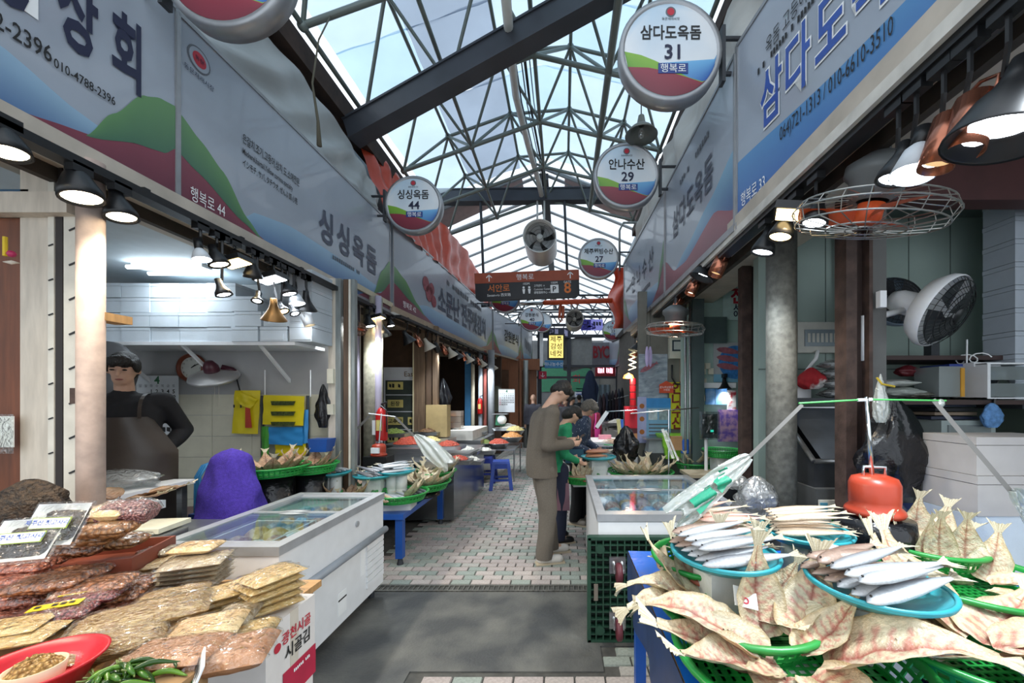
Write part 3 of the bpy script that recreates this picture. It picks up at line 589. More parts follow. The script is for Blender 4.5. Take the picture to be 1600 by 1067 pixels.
for i, s_ in enumerate('삼다도옥돔'): text(t, s_, .36+.205*i, .60, .30, mat('slate_lettering', '4a5060', .5), y=-.007, bold=.02, sx=.68)
faint(t, .85, .92, .7, .055, ink_grey, 14)
t, w, h = sign_panel('pale shop sign with thin grey lettering behind the number 29 disc', (1.03, 6.5), (1.11, 4.2), 2.66, 3.8, art_gen)
for i, s_ in enumerate('안나수산'): text(t, s_, .75+.33*i, .58, .30, mat('slate_lettering', '4a5060', .5), y=-.007, bold=.01, sx=.85)
faint(t, 1.4, .3, .6, .06, ink_grey, 12); faint(t, .42, .62, .45, .05, ink_grey, 10)
t, w, h = sign_panel('far shop sign with green V shaped hills beside the red lettered sign', (1.62, 15.6), (1.9, 13.0), 2.7, 3.9, art_gen)
# ---- round number signs
def disc_sign(px, py, dpx, nm, num, label, side, Y=None):
    r = .345; Y = Y or F*2*r/dpx; c = W(px, py, Y); t = thing('round_sign', label, 'sign', M=Matrix.Translation(c), group='round shop number signs over the aisle')
    Mx = Matrix.Rotation(R(90), 4, 'X')
    MB().lathe([(r-.03, -.055), (r, -.05), (r+.004, .0), (r, .05), (r-.03, .055), (r-.035, .045), (.0, .045)], 48, Mx).obj('rim', m_alu, t, True)
    f = r-.035; y = -.047
    def circ(x): return math.sqrt(max(0, f*f-x*x))
    b = MB(); b.col('dfe4e8').add([(f*math.cos(2*math.pi*i/48), y, f*math.sin(2*math.pi*i/48)) for i in range(48)], [tuple(range(48))])
    b.c = [lin('b4cbdc') if v.z > .12 and v.x < .1 else lin('dfe3e6') for v in b.v]; b.obj('face', paint, t)
    g = lambda x: -.02-.10*((x+f)/(2*f))**1.1*1.6; lo_ = lambda x: -circ(x)
    red_t = lambda x: -.055-.055*math.sin(min(1, (x+f)/(1.7*f))*1.57)-.07*max(0, x/f); blue_t = lambda x: -.055+.006*x
    cl = lambda fn: (lambda x: max(-circ(x), min(circ(x), fn(x))))
    def curve(*pts):
        def fn(x):
            if x <= pts[0][0]: return pts[0][1]
            for (a, b_), (c_, d) in zip(pts, pts[1:]):
                if x <= c_: return b_+(d-b_)*(x-a)/(c_-a)
            return pts[-1][1]
        return cl(fn)
    band(t, 'blue_sea', (-.1, f*.995), curve((-.1, -.09), (.1, -.075), (.31, -.06)), lo_, '6fb0dc', '1f4fa0', paint, y=y-.0012)
    band(t, 'green_hill', (-f*.999, f*.75), curve((-f, -.012), (-.2, -.035), (-.1, -.075), (.02, -.135), (.12, -.185), (.22, -.215)), lo_, '7fae3a', '4f8a2e', paint, y=y-.0024)
    band(t, 'red_earth', (-f*.999, f*.75), curve((-f, -.115), (-.15, -.12), (-.05, -.14), (.08, -.175), (.22, -.222)), lo_, '8a2f40', '6e2434', paint, y=y-.0036)
    MB().bx(-.085, .115, y-.006, y-.004, -.16, -.092).obj('name_plate', mat('navy_plate', '1f3a80', .4), t); text(t, '행복로', .015, -.127, .064, ink_white, y=y-.008)
    text(t, nm, 0, .115, .122 if len(nm) < 5 else .104, ink_black, y=y-.003, bold=.02, sx=.86); text(t, num, .01, -.012, .135, ink, y=y-.005, bold=.02)
    MB().cyl((0, y, .255), (0, y-.002, .255), .034, n=20).obj('emblem', ink_grey, t); MB().cyl((0, y-.002, .255), (0, y-.003, .255), .024, n=18).obj('emblem_centre', ink_red, t)
    text(t, '동문재래시장', 0, .208, .022, ink_black, y=y-.003)
    MB().bx(side*(r+.02)-.012, side*(r+.02)+.012, -.03, .03, -.19, .19).obj('bracket', dark_steel, t)
    for z in (-.12, .12): MB().cyl((side*(r+.02), 0, z), (side*(r+.42), 0, z), .015, n=8).obj('arm', dark_steel, t)
    return t
disc_sign(1045, 88, 158, '삼다도옥돔', '31', 'largest round sign numbered 31 on a black bracket over the fish', 1)
disc_sign(978, 278, 101, '안나수산', '29', 'round sign numbered 29 behind and below sign 31', 1)
disc_sign(935, 405, 63, '제주웰빙수산', '27', 'round sign numbered 27 beside the orange topped guide board', 1)
disc_sign(957, 517, 32, '수민상회', '23', 'small distant round sign numbered 23 above the red lettered sign', 1)
disc_sign(648, 322, 88, '싱싱옥돔', '44', 'round sign numbered 44 in front of the orange tarpaulin', -1)
disc_sign(789, 466, 47, '', '42', 'round sign numbered 42 half hidden behind the guide board', -1)
disc_sign(831, 499, 38, '강원분식', '40', 'round sign numbered 40 overlapping sign 38', -1)
disc_sign(847, 504, 31.5, '   수산', '38', 'round sign numbered 38 peeking out behind sign 40', -1)
disc_sign(362, -42, 196, '', '', 'round sign cut by the top edge above the seafood list sign', -1)
# ---- hanging guide board
Yg = 7.95; c = W(824, 447, 6.2); s = 6.2/F
t = thing('guide_board', 'black hanging guide board with orange strip, arrows and gate 8', 'sign', M=Matrix.Translation(W(824, 447, Yg)) @ Matrix.Rotation(R(2.2), 4, 'Y').inverted() @ Matrix.Scale(Yg/6.2, 4))
hw, hh = 81*s, 21*s
MB().plate([(-hw, hh), (-hw, -hh+.05), (-hw+.06, -hh), (hw-.06, -hh), (hw, -hh+.05), (hw, hh)], -.03, .03).obj('board', mat('guide_black', '1d1d20', .4), t)
MB().bx(-hw-.004, hw+.004, -.034, .034, hh*.28, hh+.01).obj('orange_strip', mat('guide_orange', '9a4526', .45), t)
go = mat('orange_lettering', 'd2702a', .5)
text(t, '행복로', -.03, hh*.64, .105, ink_white, y=-.038); text(t, '서안로', -hw+.38, -hh*.12, .13, go, y=-.034, bold=.01); text(t, 'Seoan-ro 西安路', -hw+.38, -hh*.62, .055, ink_white, y=-.034)
text(t, '8', hw-.19, -hh*.25, .24, go, y=-.034, bold=.02); text(t, 'GATE', hw-.19, hh*.16, .05, ink_white, y=-.034); text(t, '105M', hw-.4, hh*.14, .05, ink_white, y=-.034); text(t, '105M', hw-.85, hh*.14, .05, ink_white, y=-.034)
for k, s_ in enumerate(('고객센터 →', 'Customer Center →', '顧客服務中心 →')): text(t, s_, hw-.73, -.01-.055*k, .045, ink_white, y=-.034, align='LEFT', sx=.8)
MB().bx(hw-.465, hw-.335, -.034, -.03, -.135, -.005).obj('parking_tile', ink_white, t); text(t, 'P', hw-.4, -.07, .12, ink_black, y=-.037, bold=.02)
for x in (-.045, .045):
    b = MB(); b.cyl((hw-.85+x, -.033, -.03), (hw-.85+x, -.036, -.03), .018, n=12); b.plate([(hw-.85+x-.022, -.055), (hw-.85+x+.022, -.055), (hw-.85+x+.012, -.13), (hw-.85+x-.012, -.13)], -.036, -.031); b.obj('restroom_figure', ink_white, t)
for x in (-hw+.23, hw-.14):
    b = MB(); b.bx(x-.008, x+.008, -.038, -.034, hh*.4, hh*.9)
    for q in (-1, 1): b.box((x+q*.022, -.036, hh*.78), (.065, .004, .014), M=Matrix.Rotation(R(45)*q, 4, 'Y'))
    b.obj('arrow', ink_white, t)
for x, py in ((756-824, 318), (887-824, 312)): MB().cyl((x*s, 0, hh), (x*s, 0, (447-py)*s+.05), .022, n=8).obj('hanging_rod', dark_steel, t)
# ---- far signs
def far_sign(name, label, x0, x1, y0, y1, Y, m, th=.12, emit=False):
    a, b = W(x0, y1, Y), W(x1, y0, Y); t = thing(name, label, 'sign', M=Matrix.Translation(a)); w, h = b.x-a.x, b.z-a.z
    MB().bx(0, w, 0, th, 0, h).obj('panel', m, t); return t, w, h
Y = 13.4; t, w, h = far_sign('lit_sign', 'glowing yellow sign with brown lettering in a black case', 858, 880, 524, 559, Y, mat('lit_yellow', 'f4e08a', .5, emit='f6e07a', es=.75))
MB().bx(-.06, w+.06, .02, .16, -.06, h+.06).obj('case', black, t); br = mat('brown_ink', '6a4a1a', .5)
for k, s_ in enumerate(('제주', '감성', '네컷')): text(t, s_, w/2, h-.13-.25*k, .23, br, bold=.01)
t, w, h = far_sign('name_board', 'sky blue name board under the glowing yellow sign', 851, 880, 563, 575, 13.42, mat('sky_blue_board', '3f80b0', .5)); text(t, '하나농수산', w/2, h*.5, .15, ink_white)
Y = 14.5; t, w, h = far_sign('letter_sign', 'grey sign with three tall red block letters', 921, 961, 535, 574, Y, mat('grey_sign_board', '87898e', .6))
for k, s_ in enumerate('BYC'): text(t, s_, w*(.24+.2*k), h*.62, .62, mat('deep_red', '9c1f2c', .5), y=-.05, bold=.03, th=.05, sx=.6)
t, w, h = far_sign('red_sign', 'slanted red sign with glowing pink letters below the red block letters', 930, 962, 570, 588, 14.0, mat('red_sign', 'b4303a', .5)); faint(t, w/2, h/2, w*.75, .2, mat('pink_glow', 'ffd8e0', .5, emit='ffb0c8', es=2.0), 9)
t, w, h = far_sign('red_sign', 'plain red sign box beside the pink glowing letters', 961, 980, 568, 582, 14.6, mat('red_sign', 'b4303a', .5))
t, w, h = far_sign('banner', 'green fabric banner with dark red lettering across the far end', 845, 922, 568, 612, 19.96, mat('green_banner', '3f8060', .7, var=.08), .02); text(t, '회', w*.72, h*.45, .5, ink_red)
t, w, h = far_sign('arrow_sign', 'small crimson sign with a white down arrow by the green banner', 842, 854, 580, 592, 13.5, mat('crimson', 'b01f3c', .5), .03); text(t, '↓', w/2, h/2, .22, ink_white)
t, w, h = far_sign('direction_sign', 'violet direction sign with an arrow behind the small duct fan', 908, 942, 499, 516, 13.48, mat('violet_sign', '8a8ad0', .5, emit='8a8ae0', es=.3), .05)
MB().bx(0, w*.45, -.004, 0, 0, h).obj('indigo_field', mat('indigo', '3a349a', .5), t); text(t, '당', w*.22, h*.5, .3, ink_white); text(t, '→', w*.5, h*.4, .3, mat('indigo', '3a349a', .5), bold=.05); faint(t, w*.75, h*.6, .3, .15, ink, 3)
t, w, h = far_sign('name_board', 'dark navy name board under sign 38', 842, 890, 512, 528, 13.46, mat('navy_board', '23273c', .5), .08); text(t, '리', w*.45, h*.5, .3, mat('pale_violet_lettering', 'b8b4d8', .5)); faint(t, w*.75, h*.5, .5, .25, mat('pale_violet_lettering', 'b8b4d8', .5), 3)
# grey awning cloth at the far end
tag(MB().grid(lambda u, v: W(880+45*u, 526+52*v+3*math.sin(u*6), 13.66+.02*math.sin(u*9+v)), 12, 6).obj('awning_cloth', mat('grey_cloth', '8d8f8e', .8), None, True), 'grey cloth awning sagging behind the red block letters', 'awning')
# ================================================================ LAMPS AND FANS
WARM, COOL, MILD = (1, .78, .5), (.86, .94, 1), (1, .9, .74)
def glow(name, c, es): return mat(name, c, .5, emit=c, es=es)
g_cool, g_warm, g_mild = glow('cool_lamp_glow', 'eaf4ff', 9), glow('warm_lamp_glow', 'ffdc9a', 8), glow('mild_lamp_glow', 'fff0d0', 8); g_off = mat('unlit_lamp_face', 'd9c7a0', .3, emit='ffcf90', es=.6)
m_bell_in = mat('shade_lining', 'd8dce0', .4)
def lamp(px, py, X, kind, label, tone=COOL, aim=(.2, 0, -1), size=1., on=True, watt=26, shade=None, ztrack=2.57, lit=True, group='spot lamps on the tracks'):
    c = atX(px, py, X); aim = Vector(aim).normalized(); top = Vector((c.x, c.y, max(ztrack, c.z+.1)))
    t = thing('spot_lamp', label, 'lamp', top, group=group)
    b = MB(); b.box((0, 0, -.02), (.04, .075, .045)); b.obj('adapter', black, t)
    hc = c-top; Ln = .11*size; rr = .055*size
    back = hc - aim*Ln*.6; face = hc + aim*Ln*.5
    b = MB(); b.tube([(0, 0, -.03), (0, .0, (back.z-.03)*.5), back + Vector((0, .03*size, .02)), back], .008, 6); b.obj('arm', black, t)
    q = Matrix.Translation(back) @ aim.to_track_quat('Z', 'Y').to_matrix().to_4x4(); gm = {COOL: g_cool, WARM: g_warm, MILD: g_mild}[tone] if on else g_off
    if kind == 'par':
        MB().lathe([(.0, -.02), (.022*size, -.02), (.026*size, .02), (.035*size, .04), (rr, Ln*.75), (rr+.004, Ln), (rr-.006, Ln), (rr-.01, Ln*.7)], 20, q).obj('shade', shade or black, t, True); fr_, fz = rr-.008, Ln*.93
    elif kind == 'bulb':
        MB().lathe([(.0, -.03), (.022*size, -.03), (.024*size, .03), (.02*size, .032)], 16, q).obj('holder', black, t, True)
        MB().lathe([(.02*size, .03), (.035*size, .05), (rr, Ln), (rr-.003, Ln)], 18, q).obj('shade', mat('white_reflector', 'cfd6dc', .4), t, True); fr_, fz = rr-.003, Ln*.97
    elif kind == 'bell':
        MB().lathe([(.0, -.03), (.02*size, -.03), (.026*size, .02), (.035*size, .05), (.055*size, .085), (.085*size, .13*size), (.086*size, .136*size), (.08*size, .132*size), (.03*size, .05)], 24, q).obj('shade', shade or black, t, True); fr_, fz = .05*size, .1*size; face = back + aim*.14*size
    elif kind == 'can':
        r = .042*size; l = .14*size
        MB().lathe([(.0, -.0), (r, .0), (r, l), (r-.003, l), (r-.004, .02)], 22, q).obj('shade', shade or copper, t, True)
        b = MB(); d = q.to_quaternion() @ Vector((1, 0, 0)); b.tube([back + d*(r+.004)+aim*l*.45, back+d*(r+.006)-aim*.03, back-aim*.055, back-d*(r+.006)-aim*.03, back-d*(r+.004)+aim*l*.45], .006, 6); b.obj('yoke', shade or copper, t, True); fr_, fz = r-.006, l*.82; face = back + aim*l
    else:   # flood
        MB().box(tuple(hc), (.12*size, .15*size, .03*size), M=aim.to_track_quat('Z', 'Y').to_matrix().to_4x4()).obj('shade', black, t); 
        MB().box(tuple(hc+aim*.016*size), (.10*size, .13*size, .004), M=aim.to_track_quat('Z', 'Y').to_matrix().to_4x4()).obj('bulb', gm, t); face = hc+aim*.03; fr_ = None
    if fr_: MB().lathe([(0, fz+.008), (fr_*.6, fz+.006), (fr_, fz)], 18, q).obj('bulb', gm, t, True)
    if on and lit: light('lamp_light', 'SPOT', top+face+aim*.03, watt, tone, t, aim, size=.04, angle=125, blend=.8)
    return t
A = 'over the chest freezer side'
LL = [(8, 222, 'par', MILD, 1.1, 1), (124, 292, 'par', MILD, 1.3, 1), (187, 326, 'par', MILD, 1.1, 1), (313, 396, 'bulb', COOL, .9, 0), (339, 404, 'par', MILD, 1, 0), (366, 408, 'flood', WARM, 1.1, 1), (395, 424, 'par', WARM, 1., 0), (423, 434, 'flood', COOL, 1.2, 1),
      (347, 453, 'par', COOL, .8, 0), (402, 466, 'par', COOL, .6, 0), (428, 486, 'bell', WARM, 1., 0), (441, 482, 'par', WARM, .7, 0), (449, 452, 'par', COOL, 1., 1), (462, 466, 'bulb', COOL, 1.1, 0), (478, 472, 'bell', COOL, 1., 1), (459, 486, 'par', COOL, .65, 0), (479, 496, 'can', WARM, 1., 0),
      (541, 492, 'bell', COOL, 1.3, 1), (577, 504, 'par', COOL, 1.1, 1), (588, 496, 'flood', WARM, 1.2, 1), (597, 515, 'bell', COOL, 1.1, 1), (610, 505, 'par', COOL, .9, 0)]
looks = {'par': 'ring fronted black spot lamp', 'bulb': 'bare reflector bulb lamp', 'bell': 'bell shaded spot lamp', 'can': 'cylinder spot lamp', 'flood': 'rectangular flood lamp'}
tones = {COOL: 'cool white', WARM: 'warm yellow', MILD: 'soft warm'}
sw_, cn_ = [(.35, .1), (.2, -.35), (-.2, .3), (.6, -.1)], {}
for i, (px, py, k, tn, sz, li) in enumerate(LL):
    a = sw_[i % 4] if k in ('par', 'can', 'bell') and 330 < px < 560 else (.25, 0)
    lamp(px, py, -2.2, k, f'{tones[tn]} {looks[k]}, {ordn(i)} along the freezer side track', tn, (a[0], a[1], -1), sz, True, 12 if px < 200 else (22 if px < 500 else 34), shade=(mat('bronze_shade', '7a5a34', .35, .7) if (px, k) == (428, 'bell') else (white_metal if k == 'can' else None)), lit=bool(li))
for i, (Y, tn) in enumerate(((1.25, MILD), (.95, WARM), (.7, MILD))):      # the same track goes on past the picture edge
    px, py = CX-2.2*F/Y, CY-(2.42-H)*F/Y; lamp(px, py, -2.2, 'par', f'soft warm spot lamp above the snack table, {ordn(i)} past the fern trays', tn, (.5, 0, -1), 1.2, True, 26)
for i, Y in enumerate((.85, .6)): lamp(CX+1.25*F/Y, CY-(2.4-H)*F/Y, 1.25, 'par', f'cool white spot lamp over the big fish basket, {("nearer", "outer")[i]} one', COOL, (-.35, .1, -1), 1.2, True, 13)
wshade = mat('greige_shade', 'b9b1a2', .5)
for i in range(15):      # kimchi shop row
    Y = 5.3+i*.33; k = ('bell', 'can', 'bell', 'can', 'can', 'bell')[i % 6]; X = -2.17+.38*(.25+.33*i)/5.05
    px = CX+X*F/Y; py = 625-(2.36-H)*F/Y
    lamp(px, py, X, k, f'small {("black", "copper", "pale")[i % 3]} spot lamp, {ordn(i)} from the pillar along the kimchi shop soffit', (MILD, COOL)[i % 2], (.45, .35, -1), 1.15, True, 42, shade=(black, copper, wshade)[i % 3], lit=(i % 2 == 1), ztrack=2.6)
LR = [(1576, 165, 'bell', COOL, 1.35, 1), (1516, 195, 'can', COOL, 1.15, 1), (1475, 222, 'can', WARM, 1.1, 0), (1432, 250, 'bulb', COOL, 1.2, 1), (1404, 262, 'par', COOL, 1., 0), (1275, 336, 'par', COOL, 1, 0), (1243, 330, 'flood', WARM, 1.3, 1), (1222, 358, 'par', WARM, 1.1, 0), (1195, 382, 'par', COOL, 1.15, 1),
      (1125, 412, 'can', WARM, 1.3, 0), (1103, 420, 'bell', COOL, 1.2, 0), (1084, 446, 'can', MILD, 1.2, 1), (1058, 478, 'can', MILD, 1.2, 1), (1012, 527, 'bell', COOL, 1.5, 1), (1000, 540, 'bell', COOL, 1.4, 1), (992, 552, 'can', MILD, 1.3, 1)]
for i, (px, py, k, tn, sz, li) in enumerate(LR):
    off = (k == 'can' and tn == WARM)
    lamp(px, py, 1.19, k, f'{("copper " if k == "can" else "")+looks[k]}, {"unlit, " if off else tones[tn]+", "}{ordn(i)} along the track over the fresh fish', tn, (-.25 if i < 9 else -.45, .0 if i % 2 else .12, -1), sz, not off, 24, lit=bool(li))
# fluorescent fitting in the freezer shop
t = thing('tube_light', 'twin fluorescent tube light on the shop ceiling above the foam boxes', 'lamp', (-3.36, 3.3, 2.66))
MB().bx(-.3, .3, -.05, .05, -.03, 0).obj('housing', white_metal, t)
for y in (-.085, .085): MB().cyl((-.29, y, -.045), (.29, y, -.045), .016, n=12).obj('tube', glow('tube_glow', 'e8f6ff', 10), t, True)
light('tube_light_glow', 'AREA', (-3.36, 3.3, 2.55), 5, COOL, t, (0, 0, -1), size=.5)
# pendants over the aisle
def pendant(px, py, Y, r, label, on, zc=5.6):
    c = W(px, py, Y); t = thing('pendant_lamp', label, 'lamp', c)
    MB().lathe([(.03, .2), (.045, .12), (.06, .1), (r*.7, .06), (r, .0), (r-.004, -.004), (r*.6, .05), (.03, .1)], 28).obj('shade', mat('aged_zinc', '777a74', .5, .4), t, True)
    MB().sph((0, 0, .02), (.035, .035, .05), 14).obj('bulb', mat_clear('clear_bulb', 'ffffff', .8, .05), t, True); MB().cyl((0, 0, .2), (0, 0, zc-c.z), .006, n=6).obj('cord', black, t)
pendant(1002, 212, 3.9, .165, 'zinc bell pendant lamp with a clear bulb between signs 31 and 29', True)
pendant(800, 84, 5.0, .17, 'zinc pendant lamp high up beside the long white conduit', False, 6.2)
# caged fans with orange blades
m_orange = mat('orange_blade', 'd2562a', .4, var=.12); m_wire = mat('cage_wire', 'a9a9a4', .35, .8)
def cage_fan(px, py, X, r, label, tilt, cage=m_wire):
    c = atX(px, py, X); M = Matrix.Translation(c) @ Matrix.Rotation(tilt[1], 4, 'Y') @ Matrix.Rotation(tilt[0], 4, 'X'); t = thing('cage_fan', label, 'fan', M=M)
    b = MB(); ring = lambda rad, z: [(rad*math.cos(a*math.pi/18), rad*math.sin(a*math.pi/18), z) for a in range(37)]
    for rad, z in ((r, 0), (r*.93, -.05), (r*.93, .035), (r*.5, -.068), (r*.25, -.07)): b.tube(ring(rad, z), .0035, 5, False)
    for k in range(20):
        a = k*math.pi/10; p = lambda rad, z: (rad*math.cos(a), rad*math.sin(a), z)
        b.tube([p(r*.16, -.07), p(r*.5, -.068), p(r*.93, -.05), p(r, 0), p(r*.93, .035), p(r*.3, .055)], .0025, 4, False)
    b.obj('cage', cage, t)
    for k in range(3):
        a = k*2.094+.4
        def bl(u, v):
            rad = r*(.12+.8*u); an = a+(v-.5)*(.95-.25*u); return (rad*math.cos(an), rad*math.sin(an), .05*(v-.5)-.01)
        MB().grid(bl, 8, 6).obj('blade', m_orange, t, True)
    MB().cyl((0, 0, -.04), (0, 0, .04), .05, n=20).obj('hub', m_orange, t, True)
    MB().lathe([(.06, .05), (.1, .08), (.105, .13), (.13, .15), (.13, .19), (.06, .24), (.0, .24)], 24).obj('motor', mat('grey_motor', '6b6f70', .5, .2), t, True); MB().cyl((0, 0, .22), (0, 0, .5), .018, n=8).obj('rod', dark_steel, t)
cage_fan(1358, 334, 1.36, .30, 'wire caged fan with orange blades hanging over the red weight', (R(13), R(6)))
cage_fan(1054, 514, 1.16, .30, 'wire caged fan with orange blades above the grey meter box', (R(3), R(2)))
cage_fan(533, 508, -2.35, .25, 'rusty caged fan with orange blades beside the foam boxes', (R(-4), R(6)), mat('rusty_wire', '7a5a44', .5, .5))
# white duct fans
m_duct = mat('duct_white', 'c9c9c4', .4, var=.05)
def duct_fan(px, py, Y, r, ln, label, zhang):
    c = W(px, py, Y); t = thing('duct_fan', label, 'fan', c); Mx = Matrix.Rotation(R(-90), 4, 'X')
    MB().lathe([(r, 0), (r, ln), (r*.9, ln), (r*.94, .0), (r, 0)], 36, Mx).obj('housing', m_duct, t, True)
    b = MB(); 
    for q in (.2, .4, .6, .8, .95): b.tube([(q*r*math.cos(a*math.pi/15), .02, q*r*math.sin(a*math.pi/15)) for a in range(31)], .004, 4, False)
    b.obj('guard', mat('dark_guard', '3a3a3a', .5), t)
    for k in range(5):
        a = k*1.2566
        MB().grid(lambda u, v: ((.15+.75*u)*r*math.cos(a+v*.9+u*.4), .12+.06*v, (.15+.75*u)*r*math.sin(a+v*.9+u*.4)), 6, 4).obj('blade', mat('grey_blade', '8a8a88', .35), t, True)
    MB().cyl((0, .08, 0), (0, .3, 0), r*.2, n=16).obj('hub', m_duct, t, True); MB().lathe([(r*.93, .55*ln), (0, .56*ln)], 24, Mx).obj('back_plate', mat('dark_guard', '3a3a3a', .5), t)
    b = MB()
    for x in (-.06, .06): b.tube([(x, ln*.55, r), (x*.6, ln*.55, r+.05), (x*1.2, ln*.55, r+.1), (x*1.2, ln*.55, zhang-c.z)], .02, 8)
    b.obj('hanger', m_duct, t, True)
duct_fan(843, 368, 7.5, .33, .8, 'large white duct fan hanging under the level beam', 5.62)
duct_fan(898, 497, 8.7, .205, .6, 'small white duct fan below the orange wrapped pipe', 3.75)
tag(MB().tube([W(790, -10, 3.6), W(796, 60, 4.2), W(806, 150, 5.4), W(826, 230, 6.6), W(842, 285, 7.5), W(846, 305, 7.85)], [.05]*6, 10).obj('conduit', m_duct, None, True), 'long curving white conduit running down to the duct fan', 'pipe')
for k, (dx, r) in enumerate(((0, .012), (10, .009), (16, .02), (24, .008))):
    tag(MB().tube([W(800+dx, 60, 4.4), W(815+dx*.8, 160, 5.8), W(838+dx*.5, 255, 7.4), W(842+dx*.4, 290, 7.8)], r, 6).obj('cable', black, None, True), f'black roof cable, {ordn(k)} of four beside the white conduit', 'cable', 'black roof cables')
# orange wrapped pipe with hook
t = thing('wrapped_pipe', 'steel pipe half wrapped in orange tape across the aisle', 'pipe', W(800, 473, 9.0))
p0 = MW[t.name].to_translation(); rel = lambda px, py, Y=9.0: W(px, py, Y)-p0
MB().cyl(rel(752, 477), rel(850, 473), .05, n=14).obj('bare_pipe', chrome, t, True); MB().cyl(rel(850, 473), rel(972, 469), .058, n=14).obj('orange_wrap', mat('orange_tape', 'd0562f', .5, var=.15, scale=20), t, True)
tag(MB().tube([W(876, 476, 9), W(874, 495, 9), W(879, 497, 9), W(880, 478, 9)], .035, 6).obj('strap', mat('orange_strap', 'c0603f', .6), None, True), 'faded orange strap looped over the orange wrapped pipe', 'strap')
tag(MB().tube([W(874, 494, 9), W(873, 498, 9), W(876, 503, 9), W(879, 500, 9), W(877, 497, 9)], .018, 6).obj('lifting_hook', mat('rust_hook', 'a0583a', .5, .5), None, True), 'small steel hook hanging from the faded orange strap', 'hook')
tag(MB().tube([W(968, 400, 6.8), W(968, 360, 6.8), W(974, 348, 6.8), W(1000, 348, 6.8), W(1037, 347, 6.8)], .02, 8).obj('lamp_arm', galv, None, True), 'thin bent steel pipe arm beside sign 27', 'pipe')
tag(MB().tube([W(517, 24, 3.54), W(498, 62, 3.2), W(488, 130, 3.1), W(497, 190, 3.1), W(499, 228, 3.1)], [.006, .006, .008, .012, .02], 6).obj('rope', mat('old_rope', '5a5648', .9), None, True), 'frayed old rope hanging before the grey tarpaulin', 'rope')
# ================================================================ FREEZER SHOP (apron seller's side)
wy = 3.85
def wallthing(px, py, name, label, cat, Y=wy-.01): return thing(name, label, cat, M=Matrix.Translation(W(px, py, Y)))
# shelf
t = thing('wall_shelf', 'long white wall shelf loaded with foam boxes', 'shelf', (-3.55, 3.62, 2.02)); MB().bx(-1.3, 1.16, -.2, .23, -.03, .0).obj('board', white_metal, t)
for x in (-.6, .1, .8): MB().plate([(0, 0), (0, 0), (0, 0)], 0, .01) if False else MB().add([(x, .23, -.35), (x, .23, -.31), (x, -.12, -.03), (x, -.16, -.03), (x+.02, .23, -.35), (x+.02, .23, -.31), (x+.02, -.12, -.03), (x+.02, -.16, -.03)], [(0, 1, 2, 3), (7, 6, 5, 4), (1, 5, 6, 2), (0, 3, 7, 4)]).obj('bracket', white_metal, t)
# foam boxes
boxes = {}
def foam_box(x, y, z, w, d, h, label, group, m=foam, rz=0., latch=False):
    k = (round(w, 3), round(d, 3), round(h, 3), m.name, latch)
    if k not in boxes:
        b = MB(); b.bx(-w/2, w/2, -d/2, d/2, 0, h*.78); l = MB(); l.bx(-w/2-.002, w/2+.002, -d/2-.002, d/2+.002, h*.795, h); 
        if latch: b.bx(-.09, .09, -d/2-.004, -d/2, h*.1, h*.5)
        boxes[k] = (b.mesh('body', m), l.mesh('lid', m))
    t = thing('foam_box', label, 'box', (x, y, z), rz, group); link('body', boxes[k][0], t); link('lid', boxes[k][1], t); return t
rows = 'bottom lower upper top'.split()
bw, bh = .262, .132; gshelf = 'foam boxes on the wall shelf'
for i in range(5):
    for j in range(4):
        x = (178+44.0*i-CX)*3.5/F + .02; hh_ = bh
        foam_box(x+random.uniform(-.002, .002), 3.58+random.uniform(-.012, .012), 2.021+j*bh, bw-.011, .3, hh_-.006, f'white foam box, {rows[j]} layer, {ordn(i)} from the pole, on the wall shelf', gshelf)
for j, (px, n_) in enumerate(((393, 3), (437, 2), (475, 4))):
    for k in range(n_):
        if j == 2: foam_box((px-CX)*3.5/F+.03, 3.56, 2.021+k*.16, .2, .3, .158, f'tall grey foam box at the shelf end, {ordn(k)} from the bottom', gshelf, mat('grey_foam', 'b9c0c6', .8, var=.04), latch=True)
        else: foam_box((px-CX)*3.5/F+.01+.03*(k % 2), 3.55, 2.021+k*.135, .235, .28, .13, f'loose foam box {ordn(k)} up in the {("crooked", "short")[j]} stack on the shelf', gshelf, latch=(j == 1))
t = wallthing(170, 496, 'wood_block', 'small wooden beam end sticking out beside the pinkish pole', 'beam', 1.93); MB().bx(-.06, .03, -.04, .08, -.022, .018).obj('block', plywood, t)
# clock
t = wallthing(301, 575, 'wall_clock', 'round wall clock with reddish wooden frame beside the maroon fan', 'clock'); Mx = Matrix.Rotation(R(90), 4, 'X')
MB().lathe([(.105, .0), (.11, .03), (.125, .04), (.14, .03), (.142, .0)], 40, Mx).obj('frame', mat('reddish_wood', '7a3c26', .4, var=.15), t, True); MB().lathe([(.108, .012), (0, .013)], 32, Mx).obj('dial', mat('clock_dial', 'd6d8d0', .4), t)
for k in range(12): text(t, str((k+11) % 12+1), .086*math.sin(k*.5236), .086*math.cos(k*.5236), .026, ink_black, y=-.016)
for a, l in ((.9, .055), (1.05, .08)): MB().box((math.sin(a)*l/2, -.018, math.cos(a)*l/2), (.006, .002, l), M=Matrix.Rotation(a, 4, 'Y')).obj('hand', ink_black, t)
